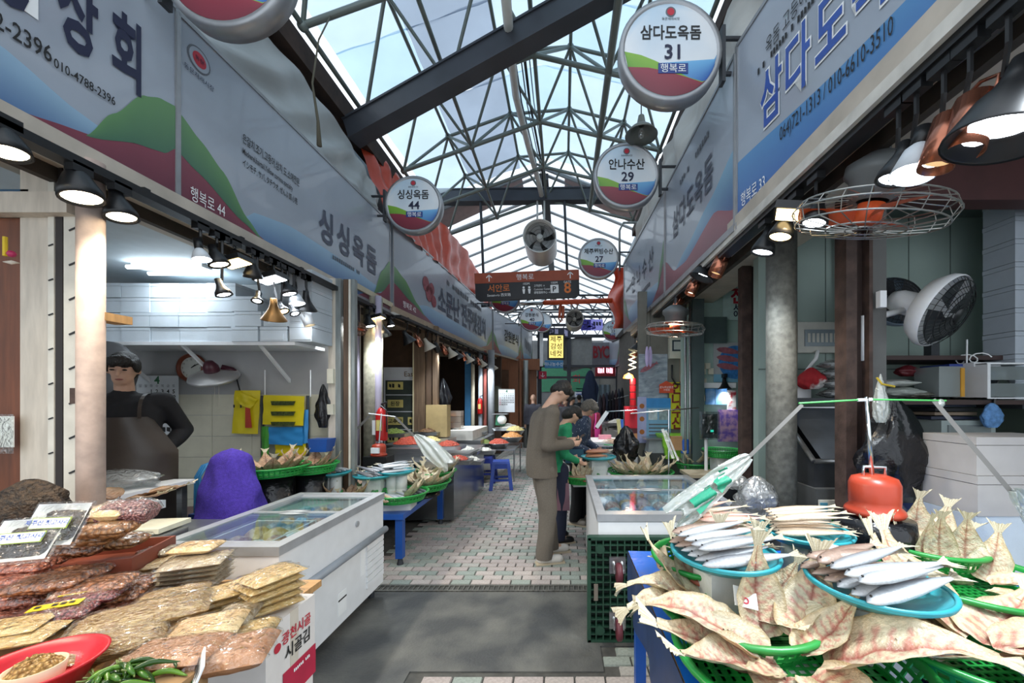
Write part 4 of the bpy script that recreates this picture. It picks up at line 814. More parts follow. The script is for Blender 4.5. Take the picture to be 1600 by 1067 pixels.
# calendar
def calendar(t, w, h, month, days0, fs=.05):
    MB().bx(0, w, 0, .004, -h, 0).obj('sheet', mat('calendar_paper', 'e0e4e8', .7, var=.03), t); text(t, month, w*.5, -h*.09, fs*1.9, mat('calendar_green', '2f6b4a', .6), bold=.03)
    d = days0
    for k, s_ in enumerate('일월화수목금토'): text(t, s_, w*(.1+.133*k), -h*.19, fs*.6, ink_grey)
    for r_ in range(6):
        for k in range(7):
            if (r_ == 0 and k < days0) or d - days0 >= 30: 
                if r_ == 0: continue
            n = r_*7+k-days0+1
            if 1 <= n <= 30: text(t, str(n), w*(.1+.133*k), -h*(.28+.095*r_), fs, ink_red if k == 0 else ink_black, bold=.02)
    MB().bx(0, w, -.006, .006, -.012, .006).obj('binding', mat('binding_grey', '8a8a88', .5), t)
t = wallthing(213, 585, 'wall_calendar', 'white April wall calendar hanging behind the aproned seller', 'calendar'); calendar(t, .42, .6, '4', 2, .055); faint(t, .21, -.55, .3, .05, ink_black, 6)
# maroon wall fan
t = wallthing(335, 590, 'wall_fan', 'maroon wall fan tilted down beside the clock', 'fan', 3.72); mm = mat('maroon_plastic', '4a1f2c', .4)
q = Matrix.Rotation(R(28), 4, 'X') @ Matrix.Rotation(R(6), 4, 'Y')
MB().lathe([(.0, -.06), (.06, -.06), (.19, -.01), (.2, .0), (.19, .025), (.12, .05), (.05, .07)], 32, q).obj('cage', mat_clear('fine_guard', '8a7f80', .45, .5, haze=.6), t, True)
for k in range(3): MB().grid(lambda u, v: q @ Vector(((.04+.13*u)*math.cos(k*2.1+v*1.1), (.04+.13*u)*math.sin(k*2.1+v*1.1), .02*(v-.5))), 5, 5).obj('blade', mat('grey_fan_blade', '8c8480', .5), t, True)
MB().lathe([(.0, .06), (.06, .06), (.06, .12), (.03, .17), (0, .17)], 20, q).obj('motor', mm, t, True); MB().tube([(.02, .05, .1), (.08, .1, .08), (.12, .13, .02)], .035, 10).obj('bracket', mm, t, True); MB().tube([(.13, .1, 0), (.2, .08, -.2), (.24, .1, -.35)], .006, 5).obj('power_cord', black, t)
for x in (.03, .07): MB().cyl((x, -.03, -.06), (x, -.03, -.28), .002, n=4).obj('pull_cord', m_cream, t)
# bags on the wall
ybag = mat('yellow_bag', 'd8c411', .45, var=.08, scale=5); bbag = mat('blue_bag', '2f86c4', .45, var=.08, scale=5); gbag = mat('green_bag', '3f8f2c', .45, var=.1, scale=5)
def sheetbag(t, name, pts, m, y, wob=.01):
    xs = [p[0] for p in pts]; MB().grid(lambda u, v: (lambda a, b: (a[0]+(b[0]-a[0])*v, y-.012*math.sin(math.pi*v)-wob*noise.noise(Vector((u*3, v*4, y*50))), a[1]+(b[1]-a[1])*v))((pts[0][0]+(pts[3][0]-pts[0][0])*u, pts[0][1]+(pts[3][1]-pts[0][1])*u), (pts[1][0]+(pts[2][0]-pts[1][0])*u, pts[1][1]+(pts[2][1]-pts[1][1])*u)), 12, 10).obj(name, m, t, True)
s_ = 3.8/F; t = wallthing(385, 644, 'carrier_bag', 'flat yellow carrier bag with a red strip hung on the tiles', 'bag', 3.8)
sheetbag(t, 'bag_sheet', [(-18*s_, 34*s_), (22*s_, 34*s_), (18*s_, -34*s_), (-23*s_, -33*s_)], ybag, 0); MB().plate([(2*s_, 8*s_), (9*s_, 6*s_), (12*s_, -24*s_), (2*s_, -24*s_)], -.03, -.026).obj('red_strip', mat('red_print', 'b03a24', .6), t); faint(t, -.06, .06, .09, .03, ink_black, 4, -.03)
sheetbag(t, 'folded_flap', [(-10*s_, 34*s_), (20*s_, 20*s_), (8*s_, 4*s_), (-14*s_, 18*s_)], ybag, -.02)
t = thing('bag_rack', 'dark pole rack with white hooks holding rolls of carrier bags', 'rack', W(447, 740, 3.8)); a0 = MW[t.name].to_translation(); rr_ = lambda px, py, Y=3.8: W(px, py, Y)-a0
for px in (410, 481): MB().cyl(rr_(px, 760), rr_(px, 618), .014, n=8).obj('upright', dark_steel, t); MB().cyl(rr_(px+4, 620, 3.84), rr_(px+4, 578, 3.84), .006, n=6).obj('hook', ink_white, t)
for nm, lb, pts, m, y in (('yellow_bag_roll', 'yellow carrier bag pad with black print clipped on the bag rack', ((412, 617), (476, 619), (474, 665), (410, 663)), ybag, 3.74), ('blue_bag_roll', 'blue carrier bag pad below the yellow pad on the rack', ((420, 667), (473, 667), (473, 696), (420, 694)), bbag, 3.76), ('blue_bag_roll', 'second blue carrier bag hanging behind the blue pad', ((472, 640), (482, 640), (481, 692), (470, 694)), bbag, 3.78), ('green_bag_roll', 'green carrier bag hanging low at the rack', ((409, 666), (420, 666), (420, 725), (408, 725)), gbag, 3.78), ('yellow_bag_roll', 'lowest yellow carrier bag under the blue pad', ((430, 694), (478, 692), (478, 712), (430, 712)), ybag, 3.78)):
    t2 = thing('carrier_bag', lb, 'bag', W(pts[0][0], pts[0][1], y)); z0 = MW[t2.name].to_translation(); P = [((W(a, b, y)-z0).x, (W(a, b, y)-z0).z) for a, b in pts]; sheetbag(t2, 'bag_sheet', [P[0], P[1], P[2], P[3]], m, 0)
    if 'print' in lb:
        for k in range(3): MB().plate([(.09, -.06-.1*k), (.33, -.06-.1*k), (.31, -.1-.1*k), (.1, -.1-.1*k)], -.03, -.027).obj('printed_mark', mat('olive_print', '3a4416', .7, var=.9, scale=60), t2)
def crumple(name, label, c, dims, m, cat='bag', vox=.012, amp=.03, sc_=14, taper=.6, parts=None, rz=0.):
    """a soft bag: a lumpy closed sack"""
    t = thing(name, label, cat, c, rz); b = MB(); n, k = 26, 16
    def fn(u, v):
        a = 2*math.pi*u; z = v; r = (math.sin(math.pi*min(1, v*.9+.08))**.6)*(1-(1-taper)*v); p = Vector((dims[0]/2*r*math.cos(a), dims[1]/2*r*math.sin(a), dims[2]*z))
        f = 1+amp*10*noise.noise(Vector((math.cos(a)*2, math.sin(a)*2, v*3))*sc_*.12+Vector((c[0]*7, c[1]*5, 0))) + amp*4*math.sin(a*7+v*3); return (p.x*f, p.y*f, p.z)
    b.grid(fn, n, k).obj(parts or 'sack', m, t, True); return t
black_film = mat('black_bag_film', '141417', .22, var=.3, scale=8, bump=.3, bscale=30)
crumple('black_bag', 'folded black bag with cords hung beside the ivory switches', tuple(W(505, 668, 3.72)), (.16, .1, .42), black_film, taper=.45, amp=.05)
# blue dustpan box, hose
t = thing('blue_box', 'small blue plastic box by the whisk streamers', 'box', W(503, 705, 3.6)); MB().box((0, 0, .06), (.15, .12, .12), taper=1.2).obj('tub', blue_paint, t)
for k in range(3): tag(MB().tube([W(305+4*k, 880, 3.3), W(305+4*k, 775, 3.3), W(306+3*k, 745, 3.3), W(316+3*k, 728, 3.35), W(330+2*k, 722, 3.4), W(338, 735+3*k, 3.4), W(341, 760, 3.4)], .012, 7).obj('water_hose', mat('blue_hose', '2f7fb4', .4), None, True), f'blue water hose loop, {ordn(k)} strand beside the purple cloth', 'hose', 'blue hose loops')
t = thing('wash_basin', 'brown plastic tub on the floor behind the purple cloth', 'basin', W(290, 800, 3.2)); t.location.z = .08; MW[t.name] = Matrix.Translation((W(290, 800, 3.2).x, 3.2, .08)); MB().lathe([(.0, 0), (.24, 0), (.3, .45), (.32, .46), (.3, .47), (.26, .1), (0, .08)], 28).obj('tub', mat('brown_tub', '4a2c20', .5), t, True)
# purple cloth over a stand
t = thing('cloth_cover', 'violet towel draped over a stand behind the freezer', 'towel', (W(362, 790, 2.78).x, 2.78, 0)); z1 = W(362, 700, 2.78).z
def drape(u, v):
    a = 2*math.pi*u; r = .075+.125*(v**.8)+.012*math.sin(a*5+v*4)*v + .018*noise.noise(Vector((math.cos(a)*2, math.sin(a)*2, v*4))); r *= min(1, (v*9)**.5) if v < .11 else 1
    return (r*math.cos(a)*1.08, r*math.sin(a), z1-.47*v*(1 if v > .02 else 0)-.02*math.sin(a*3)*v)
MB().grid(drape, 40, 22).obj('towel', mat('violet_towel', '4a35a8', .9, var=.2, scale=60, bump=.6, bscale=220), t, True)
MB().cyl((0, 0, .08), (0, 0, z1-.05), .03, n=10).obj('stand', steel, t); MB().cyl((0, 0, .08), (0, 0, .11), .16, n=20).obj('foot', steel, t)
# work bench behind the freezer
t = thing('work_bench', 'steel legged work bench with a white board top in the shop', 'bench', (-3.1, 2.62, .08)); MB().bx(-.55, .35, -.25, .25, .8, .83).obj('top', white_metal, t); MB().add([(-.2, -.27, .83), (.37, -.27, .85), (.33, -.27, .76), (-.12, -.27, .74), (-.2, -.24, .83), (.37, -.24, .85), (.33, -.24, .76), (-.12, -.24, .74)], [(0, 1, 2, 3), (7, 6, 5, 4), (0, 4, 5, 1), (3, 2, 6, 7)]).obj('front_board', mat('orange_plywood', 'b8773a', .5, var=.15, stretch=(8, 1, 1)), t)
for x in (-.5, .3):
    for y in (-.2, .2): MB().bx(x-.02, x+.02, y-.02, y+.02, 0, .8).obj('leg', steel, t)
crumple('plastic_sheet', 'crumpled clear plastic sheet heaped on the shop work bench', (-3.05, 2.6, .91), (.6, .3, .12), mat_clear('milky_film', 'd8dcdc', .8, .2, .8, 18, haze=.5), 'plastic sheet', taper=.9, parts='film')
t = thing('grey_fan', 'dark grey floor fan with a wire guard behind the seller', 'fan', (-3.95, 3.3, .08)); Mx = Matrix.Rotation(R(80), 4, 'X'); 
MB().lathe([(.3, 0), (.31, .03), (.3, .06), (.1, .1), (.0, .1)], 32, Matrix.Translation((0, 0, 1.62)) @ Mx).obj('guard', mat('dark_guard_cage', '4c4c4e', .5, .3), t, True); MB().cyl((0, .05, 0), (0, .05, 1.5), .03, n=10).obj('pole', dark_steel, t); MB().cyl((0, .05, 0), (0, .05, .03), .22, n=20).obj('base', dark_steel, t)
t = thing('foam_tray', 'pale foam tray holding dried fish behind the round pole', 'tray', (-2.62, 2.13, .86)); MB().bx(-.25, .25, -.16, .16, 0, .045).obj('tray', foam, t)
t = thing('cutting_board', 'cream plastic cutting board resting on boards behind the pole', 'board', (-2.46, 2.04, .82)); MB().box((0, 0, 0), (.72, .2, .025), rz=.12).obj('board', mat('cream_plastic', 'd6d2bc', .5), t)
t = thing('steel_tray', 'flat steel tray under the cream cutting board', 'tray', (-2.42, 1.98, .785)); MB().box((0, 0, 0), (.7, .24, .03), rz=.1).obj('tray', steel, t)
t = thing('prep_counter', 'low steel prep counter beside the round pole', 'counter', (-2.62, 2.25, .08)); MB().bx(-.5, .55, -.3, .2, .0, .66).obj('cabinet', steel, t)
# ================================================================ FISH, TRAYS, FREEZERS, STALL TABLES
SEEN = {}
def uniq(l):
    SEEN[l] = SEEN.get(l, 0)+1
    return l if SEEN[l] == 1 else f'{l}, {ORD[SEEN[l]-1]} one'
flesh = mat_vcol('dried_flesh', .42, var=.22, scale=38, bump=.35, bscale=45, trans=.0); skin = mat_vcol('fish_skin', .3, var=.18, scale=45, bump=.15, bscale=70); fin = mat_vcol('fin_tissue', .5, var=.15, scale=60, bump=.3, bscale=90)
def interp(pts, t):
    for (a, b), (c, d) in zip(pts, pts[1:]):
        if t <= c: return b+(d-b)*(t-a)/(c-a)
    return pts[-1][1]
PROF = [(0, .17), (.06, .235), (.2, .275), (.35, .27), (.5, .21), (.65, .125), (.78, .06), (.84, .045)]
TAILP = [(0, .045), (.3, .07), (.7, .115), (1, .15)]
SPLIT = {}
def split_mesh(bend, seed, hue):
    k = (bend, seed, hue)
    if k in SPLIT: return SPLIT[k]
    a0, a1, a2 = {'flat': (.05, .2, 0), 'prop': (.0, 1.0, -.3), 'droop': (.35, .1, -1.4), 'stand': (.2, 1.6, -.9)}[bend]; rnd = random.Random(seed)
    ph = rnd.random()*6; pal = {'pink': ('e2cfae', 'd49a86', 'ac6454', 'c4ac82'), 'cream': ('e4d6b6', 'd4b294', 'b4846a', 'c8b48c'), 'tan': ('d4b294', 'bc8c68', '92624a', 'ac8a64')}[hue]
    N_ = 40; pts = [(0., 0.)]; 
    for i in range(N_): t = (i+.5)/N_; an = a0+a1*t+a2*t*t; pts.append((pts[-1][0]+math.cos(an)/N_, pts[-1][1]+math.sin(an)/N_))
    def path(t): k_ = min(N_-1e-6, max(0, t)*N_); i = int(k_); f = k_-i; return (pts[i][0]+(pts[i+1][0]-pts[i][0])*f, pts[i][1]+(pts[i+1][1]-pts[i][1])*f)
    def fn(u, v):
        t = u*.84; w = interp(PROF, t)*(1+.06*math.sin(ph+t*9)); s = v*2-1; x, z = path(t); tw = .10*math.sin(ph*2+t*3)
        return (x, s*w*(1-.10*abs(s)), z + (s*s)*w*.28 - .012*math.exp(-(s*9)**2) + .022*noise.noise(Vector((t*9+ph, s*3, ph))) + tw*s*w)
    def cf(u, v):
        s = abs(v*2-1); b_, rib, sp, ed = pal
        if s < .07: c = sp
        elif s > .9: c = ed
        else: c = rib if (math.sin(u*62-s*7) > .35 and s < .62 and u < .85) else b_
        q = lin(c); n = .86+.28*noise.noise(Vector((u*6+ph, v*6, 2))); n2 = noise.noise(Vector((u*3, v*3+ph, 5)))
        return tuple(max(0, min(255, int(255*((12.92*k_ if k_ <= .0031308 else 1.055*k_**(1/2.4)-.055))))) for k_ in (max(0, min(1, q[0]*(n+.1*n2))), max(0, min(1, q[1]*n)), max(0, min(1, q[2]*(n-.1*n2)))))
    b = MB(); b.grid(fn, 34, 14, cf); me = b.mesh('split_fish', flesh, True)
    def ft(u, v):
        t = .84+.16*u; w = interp(TAILP, u); s = v*2-1; x, z = path(t); rag = .008*math.sin(v*23+ph)*u
        return (x+rag-.03*u*(1-s*s), s*w, z+.05*s*s*u+.012*math.sin(v*40)*u)
    b = MB(); b.grid(ft, 5, 16, lambda u, v: ('e8dfc6' if int(v*16) % 2 else 'c2b390')); SPLIT[k] = (me, b.mesh('tail_fin', fin, True)); return SPLIT[k]
WHOLE = {}
PALS = {'silver': ('6d6f76', 'b9bcc0'), 'brown': ('6e554a', 'b39a8b'), 'pink': ('b0604c', 'e0b6a4'), 'pale': ('a98e74', 'dfc9b0'), 'white': ('868c94', 'c8cbce'), 'rust': ('8a3a22', 'c88a68')}
def whole_mesh(pal, bend):
    k = (pal, bend)
    if k in WHOLE: return WHOLE[k]
    bk, be = (lin(c) for c in PALS[pal]); P = [(0, .004), (.03, .03), (.1, .052), (.25, .07), (.45, .066), (.65, .045), (.8, .024), (.86, .015)]
    b = MB(); n = 14; m = 18
    def cur(t): return bend*(t-t*t)*1.2
    for i in range(m+1):
        t = i/m*.86; r = interp(P, t)
        for j in range(n):
            a = 2*math.pi*j/n; b.v.append(Vector((t, r*math.cos(a)*1.25+cur(t), r*.62*math.sin(a)))); q = (math.cos(a)+1)/2; q = q*q*(3-2*q); b.c.append(tuple(be[z]+(bk[z]-be[z])*q for z in range(3))+(1,))
    b.f = [(i*n+j, i*n+(j+1) % n, (i+1)*n+(j+1) % n, (i+1)*n+j) for i in range(m) for j in range(n)]+[tuple(range(n-1, -1, -1))]; b.mi = [0]*len(b.f)
    d = MB(); d.col('26221f'); d.sph((.055, .018, .03), (.011, .011, .008), 8)
    me = b.mesh('whole_fish', skin, True)
    f_ = MB(); cc = cur(.86); f_.grid(lambda u, v: (.85+.15*u-.05*u*(1-abs(v*2-1)), cc+(v*2-1)*(.02+.075*u), .004*math.sin(v*30)), 4, 10, lambda u, v: ('c9c2ae' if int(v*10) % 2 else '9f957c'))
    WHOLE[k] = (me, f_.mesh('tail_fin', fin, True), d.mesh('eye', mat('fish_eye', '17130f', .2), True)); return WHOLE[k]
def fish(kind, M, label, hue, group, bend='flat', seed=0):
    if kind == 'split':
        me, tl = split_mesh(bend, seed % 3, hue); o = link('dried_fish', me, None, M); tag(o, uniq(label), 'fish', group); link('tail_fin', tl, o)
    else:
        me, tl, ey = whole_mesh(hue, bend); o = link('whole_fish', me, None, M); tag(o, uniq(label), 'fish', group); link('tail_fin', tl, o); link('eye', ey, o)
    return o
def frame(c, az, el, roll, s):
    return Matrix.Translation(c) @ Matrix.Rotation(az, 4, 'Z') @ Matrix.Rotation(-el, 4, 'Y') @ Matrix.Rotation(roll, 4, 'X') @ Matrix.Scale(s, 4)
def compass(az):
    az %= 360; return ['shop side', 'far shop side', 'far end', 'far aisle side', 'aisle', 'near aisle side', 'camera', 'near shop side'][int((az+22.5)//45) % 8]
# ---- trays
TR = {}
def basket_mesh(r, h):
    k = ('b', round(r, 2), h)
    if k in TR: return TR[k]
    rim = MB(); n = 44
    rim.lathe([(r-.012, h-.012), (r+.006, h-.01), (r+.01, h), (r+.004, h+.006), (r-.01, h+.004), (r-.012, h-.012)], n)
    w = MB(); rb = r*.84
    for a in range(n):
        t = 2*math.pi*a/n; d = .018; pr = lambda q, z, o: ((q)*math.cos(t+o), (q)*math.sin(t+o), z)
        o = .3*math.pi/n
        w.add([pr(rb, .004, -o), pr(rb, .004, o), pr(r-.008, h-.006, o), pr(r-.008, h-.006, -o), pr(rb-.004, .006, -o), pr(rb-.004, .006, o), pr(r-.012, h-.006, o), pr(r-.012, h-.006, -o)], [(0, 1, 2, 3), (7, 6, 5, 4), (1, 5, 6, 2), (0, 3, 7, 4)])
    for q in (.3, .62): rr = rb+(r-.01-rb)*q; w.lathe([(rr-.004, h*q), (rr+.002, h*q), (rr+.003, h*q+.009), (rr-.003, h*q+.009), (rr-.004, h*q)], n)
    w.lathe([(rb*.45, .0), (rb, .0), (rb+.004, .016), (rb-.004, .016), (rb-.006, .004), (rb*.45, .004)], n)
    for a in range(-9, 10):
        x = a*rb/9.5; l = math.sqrt(max(0, rb*rb-x*x)); w.bx(x-.004, x+.004, -l, l, .0, .004); w.bx(-l, l, x-.004, x+.004, .001, .005)
    TR[k] = (rim.mesh('rim', green_plastic, True), w.mesh('lattice', green_plastic)); return TR[k]
def plate_mesh(r, m=teal_plastic):
    k = ('p', round(r, 2), m.name)
    if k in TR: return TR[k]
    b = MB(); b.lathe([(0, 0), (r*.8, 0), (r*.97, .02), (r+.006, .024), (r+.008, .03), (r, .033), (r*.95, .026), (r*.78, .008), (0, .007)], 40); me = b.mesh('dish', m, True)
    rim = MB(); rim.lathe([(r-.002, .03), (r+.007, .028), (r+.01, .034), (r+.004, .039), (r-.004, .036), (r-.002, .03)], 40); TR[k] = (me, rim.mesh('rim', m, True)); return TR[k]
wrapm = mat('wrapped_foam', 'd5d8d6', .4, var=.06, bump=.25, bscale=26)
def tray(c, r, kind, label, zbase, support='foam', sup_label=None, group=None, sx=1.):
    """a basket or plate at rim centre c, on a support that stands on zbase"""
    h = .075 if kind == 'basket' else .033; c = Vector(c); z = c.z-h
    t = thing('fish_basket' if kind == 'basket' else 'fish_plate', label, 'basket' if kind == 'basket' else 'plate', (c.x, c.y, z), group='green fish baskets' if kind == 'basket' else 'turquoise fish plates')
    if kind == 'basket': a, b = basket_mesh(r, h); link('rim', a, t); link('lattice', b, t)
    else: a, b = plate_mesh(r); link('dish', a, t); link('rim', b, t)
    if z-zbase > .03 and support:
        s = thing('foam_stand' if support != 'black' else 'wrapped_stand', sup_label or f'{"white wrapped foam" if support != "black" else "black film wrapped"} stand under the {label}'[:200], 'stand', (c.x, c.y, zbase))
        s['label'] = ' '.join(s['label'].split()[:16]); hh = z-zbase
        m = black_film if support == 'black' else wrapm; rr = r*(.55 if support != 'black' else .6)
        if support == 'rolls':
            for dx in (-rr*.5, rr*.5): MB().lathe([(0, 0), (rr*.56, 0), (rr*.56, hh*.48), (rr*.53, hh*.5), (rr*.56, hh*.52), (rr*.56, hh), (0, hh)], 20, Matrix.Translation((dx, 0, 0))).obj('roll', m, s, True)
        elif support == 'box': MB().box((0, 0, hh/2), (rr*1.7, rr*1.5, hh), rz=.1).obj('block', m, s)
        else: MB().lathe([(0, 0), (rr, 0), (rr*1.02, hh*.3), (rr*.97, hh*.34), (rr, hh), (0, hh)], 28).obj('block', m, s, True)
    return dict(c=c, r=r, z=z+.012, label=label)
def radial(T, items, L, hue, short, kind='split', rin=.25, group=None):
    for i, it in enumerate(items):
        az, el, bd = it[:3]; l = L*(it[3] if len(it) > 3 else random.uniform(.9, 1.08)); a = R(az); ri = T['r']*(it[4] if len(it) > 4 else rin)
        c = Vector((T['c'].x+ri*math.cos(a), T['c'].y+ri*math.sin(a), T['z']+.025+.010*(i % 3)))
        fish(kind, frame(c, a+R(random.uniform(-4, 4)), R(el), R(random.uniform(-8, 8)), l), f'{hue} split fish, tail toward {compass(az)}, {short}' if kind == 'split' else f'{hue} whole fish, tail toward {compass(az)}, {short}', hue, group or f'dried fish in the {short}', bd, i)
def parallel(T, n, az, L, hues, short, spread=.75, layers=2, jitter=13, group=None):
    a = R(az); d = Vector((math.cos(a), math.sin(a), 0)); p = Vector((-d.y, d.x, 0)); k = 0
    for ly in range(layers):
        m = n-ly
        for i in range(m):
            q = (i-(m-1)/2)/max(1, n-1)*2*T['r']*spread; c = T['c']+p*q-d*L*.48; c.z = T['z']+.03+.042*ly
            hue = hues[(i*len(hues))//max(1, m)] if isinstance(hues, (list, tuple)) else hues
            fish('whole', frame(c, a+R(random.uniform(-jitter, jitter)), R(random.uniform(2, 7)), R(random.uniform(-15, 15)), L*random.uniform(.92, 1.06)), f'{hue} whole fish in the {("lower", "upper", "top")[ly]} layer, {short}', hue, group or f'whole fish on the {short}', random.uniform(-.08, .08) if False else (.05, -.04, .0)[k % 3], k); k += 1
# ---- fresh fish table (near): blue sheeted table
t = thing('fish_table', 'low table under a blue plastic sheet carrying the fish baskets', 'table', (.95, 1.35, 0)); blue_sheet = mat('blue_plastic_sheet', '1560c0', .3, var=.12, scale=4, bump=.15, bscale=12)
MB().grid(lambda u, v: (-.62+1.55*u, -.75+1.35*v, .735+.006*noise.noise(Vector((u*6, v*6, 1)))), 20, 16).obj('sheet', blue_sheet, t, True)
MB().bx(-.62, .93, -.75, .6, .70, .728).obj('table_top', plywood, t)
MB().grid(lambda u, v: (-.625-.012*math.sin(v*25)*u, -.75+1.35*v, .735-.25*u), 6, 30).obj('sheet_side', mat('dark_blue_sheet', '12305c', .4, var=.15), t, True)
for x in (-.57, .88):
    for y in (-.7, .55): MB().bx(x-.025, x+.025, y-.025, y+.025, 0, .7).obj('leg', blue_paint, t)
ZT = .742
A_ = tray(atZ(1236, 1012, .86), .29, 'basket', 'big green basket of pink split fish at the near table corner', ZT)
radial(A_, [(178, 8, 'flat', 1.15, .12), (160, 12, 'droop', 1.1, .3), (200, 10, 'flat', .95, .3), (97, 38, 'stand', .92, .35), (45, 30, 'prop', .95, .32), (330, 14, 'droop', 1.25, .25), (232, 6, 'flat', .9, .2), (285, 5, 'flat', .85, .2), (10, 16, 'prop', .8, .1)], .33, 'pink', 'big near green basket')
B_ = tray(atZ(1152, 938, .86), .245, 'basket', 'green basket of cream split fish with a price card', ZT)
radial(B_, [(172, 10, 'droop', 1.15, .35), (190, 4, 'droop', 1.1, .45), (150, 20, 'prop', 1.0, .45), (128, 32, 'prop', 1.0, .4), (85, 36, 'stand', .95, .4), (48, 30, 'prop', .95, .4), (20, 20, 'prop', .85, .35), (240, 4, 'flat', .7, .1), (300, 4, 'flat', .6, .2)], .29, 'cream', 'green basket with the price card')
C_ = tray(atZ(1528, 990, .87), .255, 'basket', 'green basket of pink split fish at the blue sheet edge', ZT, 'black')
radial(C_, [(172, 10, 'droop', 1.25, .2), (120, 25, 'prop', 1.1, .1), (205, 4, 'flat', .9, .2), (95, 25, 'prop', 1.1, .3), (20, 10, 'flat', 1, .1), (320, 10, 'flat', 1, .1), (270, 5, 'flat', .9, .1)], .34, 'pink', 'green basket by the blue sheet')
D_ = tray(atZ(1515, 898, .90), .25, 'basket', 'green basket of upright split fish behind the grey fish plate', ZT, 'black')
radial(D_, [(100, 55, 'stand', .9, .55), (75, 55, 'stand', .9, .55), (48, 50, 'stand', .85, .6), (125, 45, 'prop', .9, .5), (160, 10, 'flat', 1, .2), (200, 10, 'flat', 1., .3), (20, 40, 'prop', .9, .4), (260, 5, 'flat', .8, .2), (330, 8, 'flat', .8, .2)], .25, 'cream', 'green basket behind the grey fish')
E_ = tray(atZ(1450, 848, .93), .17, 'basket', 'small green basket tucked behind the red weight', ZT, 'black')
radial(E_, [(70, 45, 'stand', 1, .4), (30, 30, 'prop', 1, .3), (10, 12, 'flat', 1, .2)], .24, 'cream', 'small green basket behind the weight')
P1 = tray(atZ(1366, 908, .985), .165, 'plate', 'turquoise plate of brown and silver whole fish on a foam stand', ZT)
parallel(P1, 6, 12, .31, ['white', 'silver', 'brown', 'brown'], 'turquoise plate before the red weight', .62, 2)
P2 = tray(atZ(1131, 861, .99), .165, 'plate', 'turquoise plate of silver whole fish nearest the dolly', ZT, 'box')
parallel(P2, 6, 14, .31, ['silver', 'white', 'brown'], 'turquoise plate by the dolly', .6, 2)
P3 = tray(atZ(1126, 822, .98), .15, 'plate', 'turquoise plate of pink whole fish below the wrapped whisk', ZT, 'box')
parallel(P3, 5, 6, .26, ['pink', 'pale', 'pink'], 'turquoise plate below the whisk', .6, 2)
P4 = tray(atZ(1258, 828, 1.0), .15, 'plate', 'turquoise plate of pale fish beside the pillar', ZT, 'rolls')
parallel(P4, 6, -14, .27, ['pale'], 'turquoise plate beside the pillar', .6, 2)
F_ = tray(atZ(1104, 868, .9), .2, 'basket', 'green basket of slim fish standing behind the silver fish plate', ZT)
parallel(F_, 6, 128, .30, ['pale', 'pink'], 'slim fish basket', .8, 1); parallel(F_, 4, 62, .28, ['pale'], 'rear of the slim fish basket', .7, 1)
for px, py, Z, lab in ((1165, 935, .915, 'small price card marked in red lying on the cream split fish'), (1313, 868, 1.03, 'white price card leaning by the grey fish plate')):
    c = atZ(px, py, Z); t = thing('price_card', lab, 'card', M=Matrix.Translation(c) @ Matrix.Rotation(R(14), 4, 'Y') @ Matrix.Rotation(R(-40), 4, 'X')); MB().bx(-.035, .035, -.001, .001, -.025, .03).obj('card', ink_white, t); text(t, '5' if px < 1200 else '', 0, 0, .045, ink_red, y=-.003)
# paper cup
t = thing('foam_cup', 'white tub with a red and yellow label beside the black stand', 'tub', atZ(1282, 880, .9)); MB().lathe([(0, -.12), (.045, -.12), (.05, .0), (.045, .0), (.04, -.01), (0, -.01)], 22).obj('cup', wrapm, t, True); MB().cyl((0, 0, -.012), (0, 0, -.004), .036, n=18).obj('contents', mat('red_yellow_label', 'b0402a', .5, col2='d8b030', scale=30), t)
tag(MB().tube([atZ(1442, 1005, .75), atZ(1432, 985, .755), atZ(1440, 972, .75), atZ(1452, 985, .76), atZ(1447, 1000, .75), atZ(1462, 1002, .755), atZ(1468, 990, .75)], .006, 6).obj('cable_coil', mat('beige_cable', '8f8a7c', .5), None, True), 'loose loop of beige cable on the blue sheet', 'cable')
# ---- fly whisk on a red weight
wr_ = mat('orange_red_paint', 'a83c26', .35, var=.12, scale=6)
def whisk(c, zb, s, label, px1, px2, sup=True):
    t = thing('fly_whisk', label, 'fly whisk', c)
    MB().lathe([(0, 0), (.098*s, 0), (.105*s, .012*s), (.1*s, .024*s), (.086*s, .038*s), (.088*s, .06*s), (.088*s, .125*s), (.078*s, .15*s), (.045*s, .162*s), (0, .165*s)], 36).obj('weight', wr_, t, True)
    MB().tube([(-.045*s, 0, .15*s), (-.045*s, 0, .195*s), (.045*s, 0, .195*s), (.045*s, 0, .15*s)], .007*s, 8).obj('handle', chrome, t, True)
    return t
c = atZ(1366, 803, 1.03); t = whisk(c, ZT, 1.0, 'motorised fly whisk with orange red weight and two bagged arms', 0, 0)
s = c.y/F; rl2 = lambda px, py, dy=0: W(px, py, c.y+dy)-c
MB().cyl((-.01, 0, .16), rl2(1354, 620), .009, .007, 10).obj('rod', chrome, t, True)
gtape = mat('green_wire', '4faf5a', .4)
MB().cyl(rl2(1354, 624), rl2(1478, 626), .004, n=6).obj('arm', gtape, t); MB().cyl(rl2(1354, 624), rl2(1248, 630), .004, n=6).obj('arm', gtape, t)
MB().cyl(rl2(1340, 625), rl2(1362, 624), .007, n=6).obj('tape', ink_white, t)
strap = mat('grey_strap', '6f6c68', .5); milky = mat_clear('milky_bag', 'dfe4de', .82, .2, .6, 20, haze=.62)
def ribbon(a, b, w, m, name, t, sag=.0):
    a, b = Vector(a), Vector(b); n = (b-a).cross(Vector((0, 1, 0))).normalized()
    MB().grid(lambda u, v: a.lerp(b, u)+n*w*(v-.5)-Vector((0, 0, sag*math.sin(math.pi*u))), 10, 1).obj(name, m, t)
